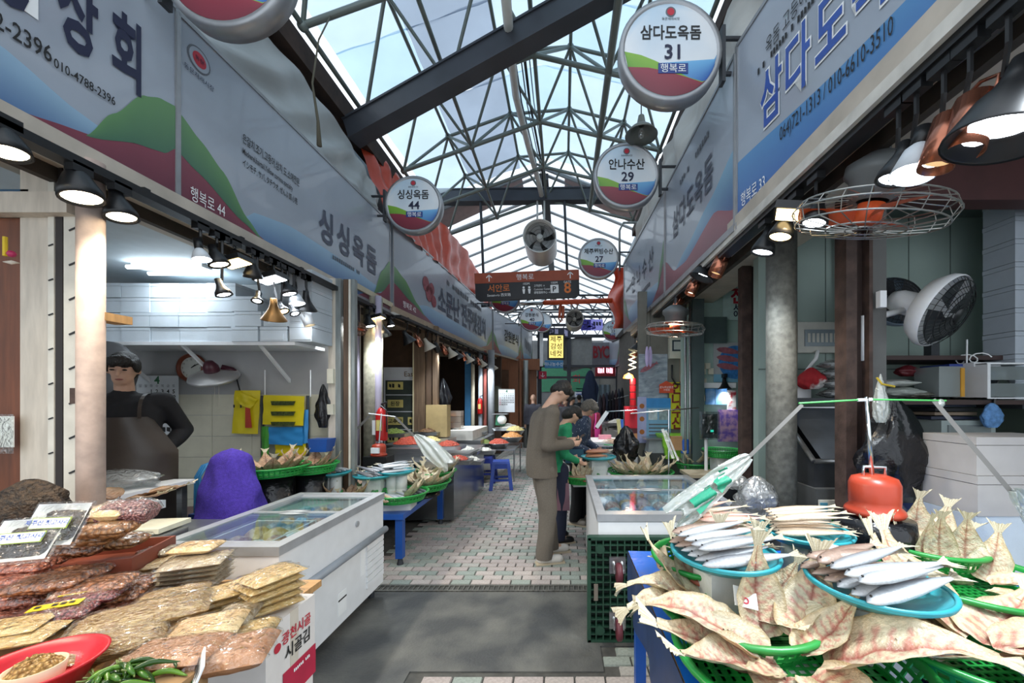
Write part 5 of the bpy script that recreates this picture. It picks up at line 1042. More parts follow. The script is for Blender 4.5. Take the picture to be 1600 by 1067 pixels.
ribbon(rl2(1458, 624), rl2(1598, 790, -.1), .02, strap, 'strap', t); ribbon(rl2(1254, 632), rl2(1168, 716, -.05), .016, strap, 'strap', t)
MB().sph(rl2(1470, 630), (.016, .012, .018), 10).obj('tape_knot', milky, t, True)
def bagtail(t, a, b, w0, w1, m, mp=None, name='bag'):
    a, b = Vector(a), Vector(b); ax = (b-a); ln = ax.length; ax = ax.normalized(); sd = ax.cross(Vector((0, 1, 0))).normalized(); nr = ax.cross(sd)
    for lay in range(2):
        def fn(u, v):
            w = w0+(w1-w0)*min(1, u*2.2)**.7; q = (v-.5)*2
            return a + ax*ln*u*(1+.08*math.sin(v*9+lay)) + sd*q*w*.5 + nr*((1 if lay else -1)*.5*w*.45*(1-q*q)*(.3+u*.5)+.012*math.sin(q*8+u*6+lay))
        MB().grid(fn, 16, 14).obj(name, m, t, True)
    if mp:
        for (u0, u1, v0, v1) in ((.34, .5, .3, .75), (.55, .82, .28, .8), (.3, .38, .15, .25)):
            MB().grid(lambda u, v: a+ax*ln*(u0+(u1-u0)*u)+sd*((v0+(v1-v0)*v)-.5)*w1 + nr*(.5*w1*.45*.95*(1-(((v0+(v1-v0)*v)-.5)*2)**2)*(.3+(u0+(u1-u0)*u)*.5)+.016+.012*math.sin((v0+(v1-v0)*v-.5)*16+u*3)), 6, 6).obj('green_print', mp, t, True)
gprint = mat('green_bag_print', '1d9270', .45)
bagtail(t, rl2(1170, 713, -.05), rl2(1058, 806, -.1), .03, .115, milky, gprint); bagtail(t, rl2(1586, 765, -.1), rl2(1640, 850, -.1), .03, .09, milky)
t = thing('wrapped_stand', 'squat drum wrapped in black film under the orange red weight', 'stand', (c.x, c.y, ZT)); hh = 1.027-ZT
MB().lathe([(0, 0), (.13, 0), (.137, .04), (.133, .1), (.14, hh-.07), (.132, hh-.01), (0, hh)], 30).obj('drum', black_film, t, True)
# ---- chest freezers
contents_m = [mat('frozen_'+n, c1, .3, var=.1, col2=c2, scale=40, bump=.4, bscale=30) for n, c1, c2 in (('blue', '2f5fa0', 'c8dcec'), ('white', 'aab4bc', 'e4ecf0'), ('teal', '3f7f9a', 'cfe0e4'), ('red', '8a4a4a', 'd8c4b8'), ('amber', '9a7a4a', 'e0d0b0'))]
def freezer(label, x0, x1, y0, y1, zt, along, vent, bumper=True, inner=9, group=None, leg=.09):
    t = thing('chest_freezer', label, 'freezer', ((x0+x1)/2, (y0+y1)/2, 0)); hx, hy = (x1-x0)/2, (y1-y0)/2
    b = MB(); th = .045; z1 = zt-.05
    for q in ((-hx, hx, -hy, -hy+th), (-hx, hx, hy-th, hy), (-hx, -hx+th, -hy+th, hy-th), (hx-th, hx, -hy+th, hy-th)): b.bx(*q, leg, z1)
    b.bx(-hx+th, hx-th, -hy+th, hy-th, leg+.001, zt-.2); b.obj('cabinet', white_metal, t)
    r = MB()
    for q in ((-hx-.008, hx+.008, -hy-.008, -hy+.05), (-hx-.008, hx+.008, hy-.05, hy+.008), (-hx-.008, -hx+.05, -hy+.05, hy-.05), (hx-.05, hx+.008, -hy+.05, hy-.05)): r.bx(*q, z1+.004, zt)
    r.obj('rim', mat('alu_rim', 'b9bcc0', .35, .5), t)
    gy = (-hy+.05, .05, hy-.05)
    for k in range(2):
        p = thing('x', None, None) if False else MB().bx(-hx+.05, hx-.05, gy[k]-(.06 if k else 0), gy[k+1], zt-.008-.012*k, zt-.003-.012*k).obj('sliding_lid', pane, t)
        e = MB(); e.bx(-hx+.05, hx-.05, gy[k]-(.06 if k else 0), gy[k]-(.06 if k else 0)+.022, zt-.012-.012*k, zt+.001-.012*k); e.bx(-hx+.05, hx-.05, gy[k+1]-.022, gy[k+1], zt-.012-.012*k, zt+.001-.012*k); e.obj('lid_frame', mat('alu_rim', 'b9bcc0', .35, .5), p)
        MB().lathe([(.0, 0), (.05, 0), (.055, .004), (.0, .005)], 20, Matrix.Translation((0, gy[k+1]-.05 if not k else gy[k]+.0, zt+.0)), 1.6, .45).obj('handle', mat('pale_handle', 'a9aeb2', .4), p, True)
    for k in range(5): pass
    if vent:      # louvres low on the far end of the long front
        for k in range(8): MB().bx(hx, hx+.012, hy-.26, hy-.015, .16+k*.045, .195+k*.045).obj('louvre', white_metal, t)
        MB().bx(hx, hx+.002, hy-.33, hy-.275, .28, .45).obj('energy_sticker', ink_white, t); MB().bx(hx, hx+.002, -.05, .04, leg+.06, leg+.2).obj('rating_sticker', ink_white, t); MB().bx(hx+.002, hx+.003, -.05, .04, leg+.15, leg+.16).obj('sticker_line', ink_black, t)
        MB().cyl((hx+.002, hy-.38, zt-.12), (hx+.008, hy-.38, zt-.12), .02, n=14).obj('lock', mat('alu_rim', 'b9bcc0', .35, .5), t)
    if bumper: MB().cyl((hx+.018, -hy, .5), (hx+.018, hy, .5), .024, n=14).obj('bumper_tube', mat('grey_bumper', '8f959c', .4), t, True)
    for x in (-hx+.06, hx-.06):
        for y in (-hy+.06, hy-.06): MB().cyl((x, y, 0), (x, y, leg), .022, n=10).obj('foot', dark_steel, t)
    n = 0
    nx, ny = max(2, int(2*hx/.16)), max(3, int(2*hy/.16))
    for i in range(nx):
        for j in range(ny):
            x = -hx+.1+(2*hx-.2)*(i+.5)/nx; y = -hy+.1+(2*hy-.2)*(j+.5)/ny; n += 1
            w = (2*hx-.2)/nx*.94; d = (2*hy-.2)/ny*.94
            o = MB().grid(lambda u, v: (w*(u-.5), d*(v-.5), .05*(math.sin(math.pi*u)*math.sin(math.pi*v))**.4+.008*noise.noise(Vector((u*4+n, v*4, n)))), 8, 8).obj('frozen_pack', random.choice(contents_m), None, True)
            o.location = (t.location.x+x, t.location.y+y, zt-.15+.04*random.random()); o.rotation_euler.z = random.uniform(-.15, .15)
            tag(o, uniq(f'frozen pack {ordn(j)} from the near end, {ordn(i)} row, in the {group}'), 'food pack', f'frozen packs in the {group}')
    return t
tL = freezer('white chest freezer with a grey bumper tube and louvred vent', -2.04, -1.40, 1.89, 2.985, .78, 'y', True, group='bumper freezer')
MB().tube([(-.2, -.45, .70), (-.2, -.45, .74), (-.2, .0, .74), (-.2, .0, .70)], .004, 5).obj('basket_wire', ink_white, tL); MB().tube([(.15, -.45, .70), (.15, -.45, .74), (.15, .0, .74), (.15, .0, .70)], .004, 5).obj('basket_wire', ink_white, tL)
for y_ in (-.02, ): MB().tube([(-.2, y_, .74), (.15, y_, .74)], .004, 5).obj('basket_wire', ink_white, tL)
freezer('wide chest freezer behind the green dolly with flat glass lids', .225, 1.2, 2.46, 3.74, .77, 'y', False, False, group='dolly freezer')
freezer('smaller grey rimmed freezer beyond the wrapped black bag', .32, 1.1, 5.0, 5.8, .85, 'y', False, False, group='far freezer')
# ---- green plastic dolly standing on edge against the freezer
m_dolly = mat('dark_green_plastic', '1f4030', .5, var=.15); t = thing('platform_dolly', 'dark green grid dolly stood on edge against the freezer', 'dolly', (.16, 2.38, .0))
dw, dh = .62, .645; b = MB(); b.bx(0, dw, .045, .055, 0, dh)
b.obj('deck', mat('dolly_deck', '14291f', .6), t); g = MB()
for i in range(15): x = dw*i/14; g.bx(x-.004, x+.004, .0, .05, 0, dh)
for i in range(15): z = dh*i/14; g.bx(0, dw, .002, .05, z-.004, z+.004)
for x, z in ((.07, .07), (.07, dh-.07)): g.cyl((x, -.002, z), (x, .03, z), .028, n=14)
g.obj('grid', m_dolly, t); MB().bx(-.006, dw+.006, -.004, .052, -.0, .014).obj('edge', m_dolly, t); MB().bx(-.006, dw+.006, -.004, .052, dh-.014, dh).obj('edge', m_dolly, t); MB().bx(-.01, .012, -.004, .052, 0, dh).obj('edge', m_dolly, t)
for z in (.14, .48):
    ca = MB().bx(.125, .225, -.014, .004, z-.05, z+.05).obj('caster', steel, t); MB().tube([(.15, -.01, z+.02), (.15, -.075, z-.005), (.15, -.075, z-.02)], .009, 6).obj('fork', steel, ca); MB().tube([(.2, -.01, z+.02), (.2, -.075, z-.005), (.2, -.075, z-.02)], .009, 6).obj('fork', steel, ca)
    MB().lathe([(.0, -.018), (.05, -.018), (.06, -.012), (.06, .012), (.05, .018), (0, .018)], 26, Matrix.Translation((.175, -.075, z-.02)) @ Matrix.Rotation(R(90), 4, 'Y')).obj('wheel', mat('maroon_rubber', '5c2630', .5, var=.15), ca, True)
MB().bx(.03, .055, -.008, .002, .26, .36).obj('hand_grip', mat('worn_grip', '6a6258', .5), t)
# ================================================================ LEFT STALLS BEYOND THE FREEZER
def table(name, label, x0, x1, y0, y1, z, m, legm, thick=.05, foot=True):
    t = thing(name, label, 'table', ((x0+x1)/2, (y0+y1)/2, 0)); hx, hy = (x1-x0)/2, (y1-y0)/2
    MB().bx(-hx, hx, -hy, hy, z-thick, z).obj('table_top', m, t)
    for x in (-hx+.05, hx-.05):
        for y in (-hy+.05, hy-.05):
            MB().bx(x-.032, x+.032, y-.032, y+.032, .06, z-thick).obj('leg', legm, t); MB().cyl((x, y, 0), (x, y, .06), .03, .018, 12).obj('levelling_foot', dark_steel, t)
    return t
table('stall_table', 'blue steel table with levelling feet under the dried fish baskets', -2.25, -1.44, 3.46, 4.72, .47, blue_paint, blue_paint)
table('stall_table', 'darker blue bench carrying the rear pair of fish baskets', -2.95, -2.3, 3.02, 3.75, .60, mat('navy_paint', '1f3a78', .4), mat('navy_paint', '1f3a78', .4))
def tr(px, py, Y, r, kind, label, zb, sup, **k): return tray(W(px, py, Y), r, kind, label, zb, sup, **k)
ring = lambda n, a0, a1, el, bd, rin: [(a0+(a1-a0)*i/(n-1), el+random.uniform(-6, 6), bd, random.uniform(.85, 1.1), rin) for i in range(n)]
X = tr(425, 727, 3.2, .27, 'basket', 'green basket of tan split fish before the green carrier bag', .6, 'black'); radial(X, ring(9, 10, 350, 24, 'prop', .45), .22, 'tan', 'basket before the green bag')
X = tr(486, 724, 3.45, .22, 'basket', 'green basket of tan split fish beside the blue box', .6, 'black'); radial(X, ring(8, 20, 340, 26, 'prop', .45), .2, 'tan', 'basket beside the blue box')
X = tr(517, 737, 3.62, .165, 'plate', 'turquoise plate of pale fish on two foam rolls', .47, 'rolls'); parallel(X, 5, 160, .26, ['white', 'pale'], 'plate on two rolls', .6, 1)
X = tr(488, 772, 3.5, .235, 'basket', 'low green basket of slim silver fish behind the freezer corner', .47, 'box'); parallel(X, 7, 150, .3, ['silver', 'pale'], 'low basket behind the freezer', .75, 1); radial(X, ring(4, 30, 100, 28, 'prop', .4), .2, 'tan', 'low basket behind the freezer')
X = tr(540, 772, 3.58, .23, 'basket', 'low green basket of brown tipped fish below the rolls', .47, 'box'); radial(X, ring(8, 0, 330, 26, 'prop', .4), .2, 'tan', 'low basket below the rolls'); parallel(X, 4, 20, .27, ['pale'], 'low basket below the rolls', .7, 1)
X = tr(585, 741, 3.8, .185, 'plate', 'turquoise plate of long white fish before the small red weight', .47, 'box'); parallel(X, 6, 150, .32, ['white', 'silver'], 'plate before the small weight', .65, 2)
X = tr(620, 735, 3.86, .175, 'plate', 'turquoise plate of white fish on foam rolls at the table edge', .47, 'rolls'); parallel(X, 5, 25, .30, ['white'], 'plate at the blue table edge', .6, 2)
X = tr(626, 768, 3.68, .26, 'basket', 'green basket of silver fish at the blue table corner', .47, 'box'); parallel(X, 8, 145, .30, ['silver', 'white', 'pale'], 'blue table corner basket', .8, 1); radial(X, ring(4, -30, 60, 30, 'prop', .4), .22, 'cream', 'blue table corner basket')
X = tr(560, 757, 4.1, .24, 'basket', 'green basket of tan split fish half hidden by the turquoise plates', .47, 'box'); radial(X, ring(7, 10, 340, 30, 'prop', .4), .22, 'tan', 'half hidden basket')
X = tr(662, 752, 4.15, .28, 'basket', 'heaped green basket of cream split fish by the steel counter', .47, 'black'); radial(X, ring(11, 0, 350, 15, 'prop', .45)+ring(5, 40, 330, 28, 'prop', .2), .27, 'cream', 'heaped basket by the counter')
X = tr(678, 735, 4.55, .26, 'basket', 'green basket of split fish under the green streamer bag', .47, 'black'); radial(X, ring(9, 0, 350, 16, 'prop', .4), .26, 'cream', 'basket under the streamer')
# small fly whisk
c = W(592, 712, 4.3); t = whisk(c, .47, .84, 'small fly whisk with a red weight and white streamer bags', 0, 0); rl3 = lambda px, py, dy=0: W(px, py, 4.3+dy)-c
MB().cyl((0, 0, .13), rl3(596, 646), .008, n=8).obj('rod', chrome, t); MB().cyl(rl3(576, 646), rl3(618, 651), .006, n=6).obj('arm', ink_white, t); MB().bx(-.04, .05, -.105, -.085, .04, .1).obj('label_plate', ink_white, t)
ribbon(rl3(577, 650), rl3(552, 676), .025, strap, 'strap', t); ribbon(rl3(617, 651), rl3(650, 684), .025, strap, 'strap', t)
for k in range(5): ribbon(rl3(553, 674), rl3(505+9*k, 692+5*k, -.1), .022, milky if k % 2 else ink_white, 'streamer', t, .03)
bagtail(t, rl3(648, 680), rl3(700, 725, -.1), .04, .2, milky)
t = thing('motor_box', 'black motor box under the small red weight', 'box', (c.x, c.y, .47)); MB().bx(-.13, .13, -.1, .1, 0, c.z-.47).obj('case', black, t)
# side dish counters
t = thing('steel_counter', 'long stainless steel counter front beside the aisle', 'counter', (-1.76, 5.55, 0)); MB().bx(-.43, .43, -.88, .88, .04, .72).obj('cabinet', mat('mirror_steel', '9ea2a6', .22, 1, var=.25, scale=2, stretch=(1, 1, .3)), t); MB().bx(-.45, .45, -.9, .9, .72, .75).obj('worktop', steel, t)
t = thing('steel_counter', 'upper stainless shelf tier behind the side dish counter', 'counter', (-2.0, 5.6, .75)); MB().bx(-.22, .22, -.8, .8, 0, .14).obj('riser', steel, t)
t = thing('steel_counter', 'second stainless counter with the white topped display case', 'counter', (-1.72, 7.55, 0)); MB().bx(-.4, .25, -.7, .7, .04, .78).obj('cabinet', steel, t); MB().bx(-.42, .1, -.68, .68, .78, .95).obj('display_case', mat('white_ridged', 'c9c5bd', .5), t)
foods = {'red': mat('kimchi_red_food', '8f2418', .4, kind='voronoi', scale=55, col2='d0553a', bump=.8, sharp=(.1, .6)), 'green': mat('greens_food', '3a4a1c', .4, kind='voronoi', scale=60, col2='7a8a3a', bump=.8, sharp=(.1, .6)), 'orange': mat('orange_food', 'b8602a', .4, kind='voronoi', scale=50, col2='e0a05a', bump=.8, sharp=(.1, .6)), 'yellow': mat('yellow_food', 'a8862a', .4, kind='voronoi', scale=50, col2='e0d08a', bump=.7, sharp=(.1, .6)), 'white': mat('white_food', 'b8b0a0', .4, kind='voronoi', scale=40, col2='e6e2d8', bump=.7, sharp=(.1, .6)), 'dark': mat('dark_food', '3a2416', .4, kind='voronoi', scale=50, col2='7a5a3a', bump=.7, sharp=(.1, .6))}
def heap(r, h, seed): return MB().grid(lambda u, v: (lambda q, a: (r*q*math.cos(a), r*q*math.sin(a), h*(1-q*q)*(1+.35*noise.noise(Vector((q*math.cos(a)*4+seed, q*math.sin(a)*4, seed))))+.006*noise.noise(Vector((q*math.cos(a)*20, q*math.sin(a)*20, seed)))))(v, 2*math.pi*u), 32, 12)
def dish(px, py, Y, r, food, label, bowl=False, zb=None):
    c = W(px, py, Y); t = thing('food_bowl' if bowl else 'food_tray', label, 'bowl' if bowl else 'tray', c)
    if bowl: MB().lathe([(0, -.11), (r*.6, -.11), (r*.95, -.01), (r*1.04, .0), (r, .004), (r*.9, -.01)], 28).obj('bowl', steel, t, True)
    else:
        b = MB(); b.box((0, 0, -.03), (r*2.1, r*1.5, .05), taper=1.08); b.obj('pan', steel, t)
    o = heap(r*(.96 if bowl else .8), r*(.42 if bowl else .3), px).obj('food', foods[food], t, True); tag(o, kind='stuff')
    if zb is not None and c.z-.12 > zb: MB().bx(c.x-r*.8, c.x+r*.8, c.y-r*.6, c.y+r*.6, zb, c.z-(.11 if bowl else .055)).obj("food_stand", steel, None)
    return t
for px, py, Y, r, fd, lb in ((640, 692, 5.2, .26, 'red', 'deep steel pan heaped with red kimchi beside the pillar'), (615, 676, 5.5, .2, 'green', 'small pan of green side dish by the extinguisher label'), (672, 688, 5.7, .2, 'yellow', 'shallow pan of yellow side dish behind the red kimchi'), (700, 695, 5.3, .2, 'red', 'pan of mixed red side dishes at the middle counter'), (716, 717, 5.0, .16, 'red', 'small pan of red paste at the counter end'), (735, 718, 5.3, .16, 'white', 'small pan of white pickles at the counter end'), (727, 703, 5.9, .2, 'white', 'pan of pale shellfish on the steel counter'), (722, 676, 7.2, .2, 'orange', 'orange dish on the ridged display case'), (742, 674, 7.8, .2, 'yellow', 'yellow dish on the ridged display case'), (668, 674, 6.2, .18, 'dark', 'dark braised dish in the rear row'), (758, 703, 6.2, .14, 'white', 'rear pan of white food beside the blue stool')):
    dish(px, py, Y, r, fd, lb)
dish(752, 692, 7.2, .2, 'green', 'wide steel bowl heaped with dark greens', True); dish(779, 692, 7.2, .2, 'red', 'wide steel bowl heaped with red kimchi leaves', True); dish(800, 682, 7.8, .22, 'orange', 'steel bowl of orange pickles beside the suited man', True); dish(795, 668, 8.4, .28, 'white', 'tray of tangled white roots below the far calendar')
dish(805, 672, 8.0, .2, 'yellow', 'bowl of yellow flecked food behind the orange pickles', True)
t = thing('bowl_table', 'thin legged steel table under the kimchi bowls', 'table', (-1.3, 7.55, 0)); MB().bx(-.42, .42, -.55, .6, .58, .6).obj('table_top', steel, t)
for x in (-.4, .4):
    for y in (-.5, .5): MB().cyl((x, y, 0), (x, y, .58), .014, n=8).obj('leg', steel, t)
# stools
def stool(x, y, label, rz, m):
    t = thing('plastic_stool', label, 'stool', (x, y, 0), rz, 'blue plastic stools by the counter'); h = .47
    MB().box((0, 0, h-.02), (.29, .29, .04), taper=.94).obj('seat', m, t)
    for sx_ in (-1, 1):
        for sy in (-1, 1):
            a, b = Vector((sx_*.12, sy*.12, h-.03)), Vector((sx_*.17, sy*.17, 0)); MB().add([a+Vector((dx, dy, 0)) for dx, dy in ((-.025, -.025), (.025, -.025), (.025, .025), (-.025, .025))]+[b+Vector((dx, dy, 0)) for dx, dy in ((-.03, -.03), (.03, -.03), (.03, .03), (-.03, .03))], [(0, 1, 2, 3), (7, 6, 5, 4), (0, 4, 5, 1), (1, 5, 6, 2), (2, 6, 7, 3), (3, 7, 4, 0)]).obj('leg', m, t)
    for a in range(4): MB().box((.135*math.cos(a*1.5708), .135*math.sin(a*1.5708), h-.08), (.012, .24, .08), rz=a*1.5708).obj('apron', m, t)
    for a in range(4): MB().box((.152*math.cos(a*1.5708), .152*math.sin(a*1.5708), .16), (.012, .27, .035), rz=a*1.5708).obj('stretcher', m, t)
bl = mat('stool_blue', '26449a', .4, var=.08)
p = W(783, 762, 6.55); stool(p.x, p.y, 'blue plastic stool standing clear in the aisle', .15, bl); p = W(768, 750, 7.1); stool(p.x-.1, p.y, 'blue plastic stool pushed in behind the clear one', 0, mat('stool_navy', '22307a', .4))
# fridge
t = thing('drinks_fridge', 'tall white drinks fridge with yellow price tags', 'fridge', (W(632, 600, 6.45).x, 6.45, 0)); s = 6.1/F
MB().bx(-.35, .35, 0, .22, 0, 2.05).obj('cabinet', white_metal, t); d_ = MB().bx(-.31, .31, -.02, 0, .3, 1.83).obj('door', mat('dark_fridge_glass', '4b524c', .15), t); text(t, 'Easy', .1, 1.94, .12, mat('brown_ink', '6a4a1a', .5))
for z in (.7, 1.0, 1.3, 1.58): MB().bx(-.3, .3, -.03, -.02, z, z+.012).obj('shelf', white_metal, d_)
for k, (x, z, s_) in enumerate(((-.14, 1.74, ''), (-.14, 1.44, '된장'), (-.14, 1.15, '고추장'), (.2, 1.15, ''), (-.14, .86, ''))): MB().bx(x-.13, x+.13, -.035, -.03, z-.065, z+.065).obj('price_tag', mat('yellow_tag', 'd8c878', .6), d_); (text(t, s_, x, z, .085, ink_black, y=-.04, bold=.02) if s_ else faint(t, x, z, .2, .07, ink_black, 4, -.04))
# details on the left run
def extinguisher(c, label):
    t = thing('fire_extinguisher', label, 'extinguisher', c); rm = mat('extinguisher_red', 'b01c1c', .3); MB().lathe([(0, 0), (.06, 0), (.065, .02), (.065, .3), (.04, .36), (.02, .38), (0, .38)], 20).obj('tank', rm, t, True); MB().tube([(0, 0, .38), (.0, 0, .42), (.06, 0, .44)], .012, 6).obj('handle', black, t); MB().tube([(0, -.02, .4), (.07, -.04, .35), (.075, -.03, .1)], .008, 6).obj('hose', black, t); MB().bx(-.03, .03, -.069, -.062, .12, .24).obj('label_plate', mat('yellow_tag', 'd8c878', .6), t)
p = W(749, 647, 9.05); extinguisher((p.x, p.y+.08, p.z), 'red fire extinguisher on the pale blue pipe'); p = W(600, 687, 4.5); extinguisher((p.x+.02, p.y-.1, p.z), 'red fire extinguisher behind the lavender pipe')
t = thing('notice_sheet', 'narrow white notice taped on the mottled pillar', 'notice', W(587, 670, 4.47)); MB().bx(-.04, .04, -.004, 0, -.07, .1).obj('sheet', ink_white, t)
crumple('black_bag', 'black jacket shaped bag hanging on the brown column', tuple(W(692, 645, 6.9)), (.36, .22, .62), black_film, taper=.45, amp=.04)
t = thing('carton', 'plain kraft carton standing behind the side dishes', 'box', W(685, 682, 6.3)); MB().bx(-.17, .17, -.1, .1, 0, .52).obj('box', mat('tan_carton', 'b8a070', .7), t)
for k in range(3):
    t = thing('food_container', f'clear container of orange food, {ordn(k)} up in its stack', 'container', W(706, 668-9*k, 7.3)); MB().bx(-.2, .2, -.1, .1, 0, .1).obj('tub', mat_clear('cloudy_tub', 'e8dcd0', .8, .2, haze=.4), t); heap(.09, .05, k).obj('food', foods['orange'], t, True)
t = thing('dial_scale', 'green dial scale with a white round face', 'scale', W(782, 664, 8.3)); MB().box((0, 0, .11), (.2, .18, .22), taper=.8).obj('body', mat('scale_green', '1f6b4a', .4), t); MB().lathe([(.09, 0), (.1, .02), (0, .02)], 24, Matrix.Translation((.05, -.09, .12)) @ Matrix.Rotation(R(90), 4, 'X')).obj('dial', ink_white, t, True); MB().bx(-.16, .16, -.14, .14, .23, .245).obj('pan', steel, t)
t = thing('wall_calendar', 'white wall calendar on the orange wooden shop front', 'calendar', M=Matrix.Translation(W(779, 608, 10.0))); calendar(t, .42, .6, '4', 2, .05)
t = thing('arched_mirror', 'arched grey mirror inside the far shop', 'mirror', W(775, 615, 10.77)); MB().plate([(-.15, -.5), (.15, -.5), (.15, .1)]+[(.15*math.cos(a*math.pi/10), .1+.12*math.sin(a*math.pi/10)) for a in range(1, 10)]+[(-.15, .1)], 0, .02).obj('glass', mat('dull_mirror', '6a6a5c', .2, .6), t)
t = thing('junction_light', 'white tube fitting on the post by the yellow sign', 'lamp', W(846, 530, 13.5)); MB().bx(-.06, .06, -.05, .05, -.95, .6).obj('housing', white_metal, t)
# ================================================================ DRIED SNACK TABLE (near the camera, freezer side)
t = thing('display_table', 'plywood display table buried under bagged dried snacks', 'table', (-1.72, 1.36, 0)); MB().bx(-.75, .55, -.62, .5, .60, .63).obj('table_top', plywood, t)
for x in (-.7, .5):
    for y in (-.57, .45): MB().bx(x-.025, x+.025, y-.025, y+.025, 0, .6).obj('leg', wood, t)
def nutmat(n, a, b, sc_): return mat(n, a, .4, kind='voronoi', scale=sc_, col2=b, bump=1.0, sharp=(.3, .85))
SN = {'peanut': nutmat('red_peanuts', 'c8785e', '74301f', 75), 'bean': nutmat('dark_red_beans', 'a04848', '4a1a1e', 95), 'almond': nutmat('brown_almonds', 'b87446', '5e3018', 60), 'walnut': nutmat('walnut_pieces', 'b07c4c', '5a3a1e', 45), 'pinkbean': nutmat('pink_beans', 'c08a8a', '5a2a30', 110),
      'squid': mat('shredded_squid', 'e2c488', .5, var=.0, col2='a87c42', scale=16, stretch=(2.5, 9, 9), bump=1., bscale=30, sharp=(.35, .6)), 'filefish': mat('pressed_fish', 'c49a68', .45, var=0, col2='e6cc9c', scale=14, bump=.6, bscale=50, sharp=(.35, .65)), 'grey': mat('grey_wafer', '8a7a66', .45, var=0, col2='b8a88e', scale=24, bump=.5, bscale=60), 'tan': mat('golden_fish', 'd8aa60', .45, var=0, col2='f0d69c', scale=16, stretch=(2, 7, 5), bump=.8, bscale=40), 'brown': mat('brown_fish_sheet', 'b07c56', .4, var=.25, scale=8, bump=.5), 'dark': mat('black_greens', '1c1612', .6, var=0, col2='4a3826', scale=60, bump=1, bscale=80)}
def pack(c, w, d, h, kind, label, rz=0., tilt=(0, 0), group='bagged snacks on the plywood table', film_=True, shape=.35, tagm=None, flat=False):
    M = Matrix.Translation(Vector(c)) @ Matrix.Rotation(rz, 4, 'Z') @ Matrix.Rotation(R(tilt[0]), 4, 'X') @ Matrix.Rotation(R(tilt[1]), 4, 'Y'); t = thing('snack_pack', uniq(label), 'snack pack', M=M, group=group); sd = c[0]*31+c[1]*17
    def pil(k, e):
        def fn(u, v):
            x, y = (u-.5)*2, (v-.5)*2; q = max(0, 1-abs(x)**(5 if flat else 3.0))*max(0, 1-abs(y)**(5 if flat else 3.0)); n = noise.noise(Vector((u*5+sd, v*5, k)))
            z = (q**shape)*h*(.5+.1*n)*k + e*(.6*h*.12)*k
            return (x*w/2*(1+e*.06)+(.006*math.sin(y*9+sd) if e else 0), y*d/2*(1+e*.06)+(.006*math.sin(x*11+sd) if e else 0), h/2+z)
        return fn
    b = MB(); b.grid(pil(1, 0), 16, 12); b.grid(lambda u, v: pil(-1, 0)(1-u, v), 16, 12); b.obj('contents', SN[kind], t, True)
    if film_:
        f = MB(); f.grid(lambda u, v: Vector(pil(1, 1)(u, v))+Vector((0, 0, .005*noise.noise(Vector((u*14+sd, v*14, 3))))), 20, 16); f.obj('bag_film', film, t, True)
    if tagm: MB().box((0.0, -.0, h*1.08), (w*.62, .045, .002), rz=tagm*.3).obj('sticker', mat('yellow_sticker', 'd8b81a', .5), t); tx = faint(t, 0, 0, w*.5, .018, ink_black, 5, 0); tx.matrix_basis = Matrix.Translation((0, 0, h*1.08+.003)) @ Matrix.Rotation(tagm*.3, 4, 'Z') @ Matrix.Rotation(R(-90), 4, 'X')
    return t
def zat(px, py, Z): return atZ(px, py, Z)
nm = {'peanut': 'red peanuts', 'bean': 'dark red beans', 'almond': 'brown almonds', 'squid': 'shredded golden squid', 'filefish': 'pressed brown fish', 'grey': 'grey wafer fish', 'tan': 'golden dried fish', 'walnut': 'walnut pieces', 'pinkbean': 'pink beans', 'brown': 'brown fish sheets', 'dark': 'black dried fern'}
def P(px, py, Z, w, d, h, kind, rz, extra, **k): return pack(zat(px, py, Z), w, d, h, kind, f'clear bag of {nm[kind]} {extra}', R(rz), **k)
# peanut field
for px, py, Z, kd, rz, ex, tg in ((20, 975, .72, 'peanut', 20, 'at the table edge by the carton', None), (70, 990, .70, 'bean', 30, 'with its lower layer squashed', None), (88, 968, .76, 'bean', 24, 'under a yellow sticker, lower bag', .35), (30, 945, .76, 'peanut', 20, 'beside the stickered beans', None), (135, 942, .77, 'bean', 28, 'under a yellow sticker, upper bag', .4), (165, 960, .70, 'peanut', 20, 'at the end of the bean row', None), (175, 940, .73, 'almond', 25, 'near the purple tray', None), (78, 920, .82, 'almond', 22, 'lying highest of the nuts', None), (20, 915, .80, 'peanut', 20, 'behind the highest nuts', None), (120, 905, .80, 'almond', 22, 'before the brown carton tray', None), (40, 893, .83, 'peanut', 12, 'close to the fern trays', None), (5, 880, .84, 'almond', 15, 'below the fern tray', None), (150, 925, .79, 'almond', 30, 'beside the upper stickered beans', None), (-15, 940, .78, 'peanut', 18, 'cut by the picture edge', None), (190, 925, .74, 'almond', 28, 'at the corner of the carton tray', None)):
    P(px, py, Z, .19, .13, .045, kd, rz, ex, tagm=tg)
t = thing('shallow_tray', 'purple cardboard tray under the stickered bean bags', 'tray', zat(150, 985, .655), R(28)); MB().bx(-.2, .2, -.1, .1, -.02, .025).obj('tray', mat('purple_card', '3f2448', .6), t)
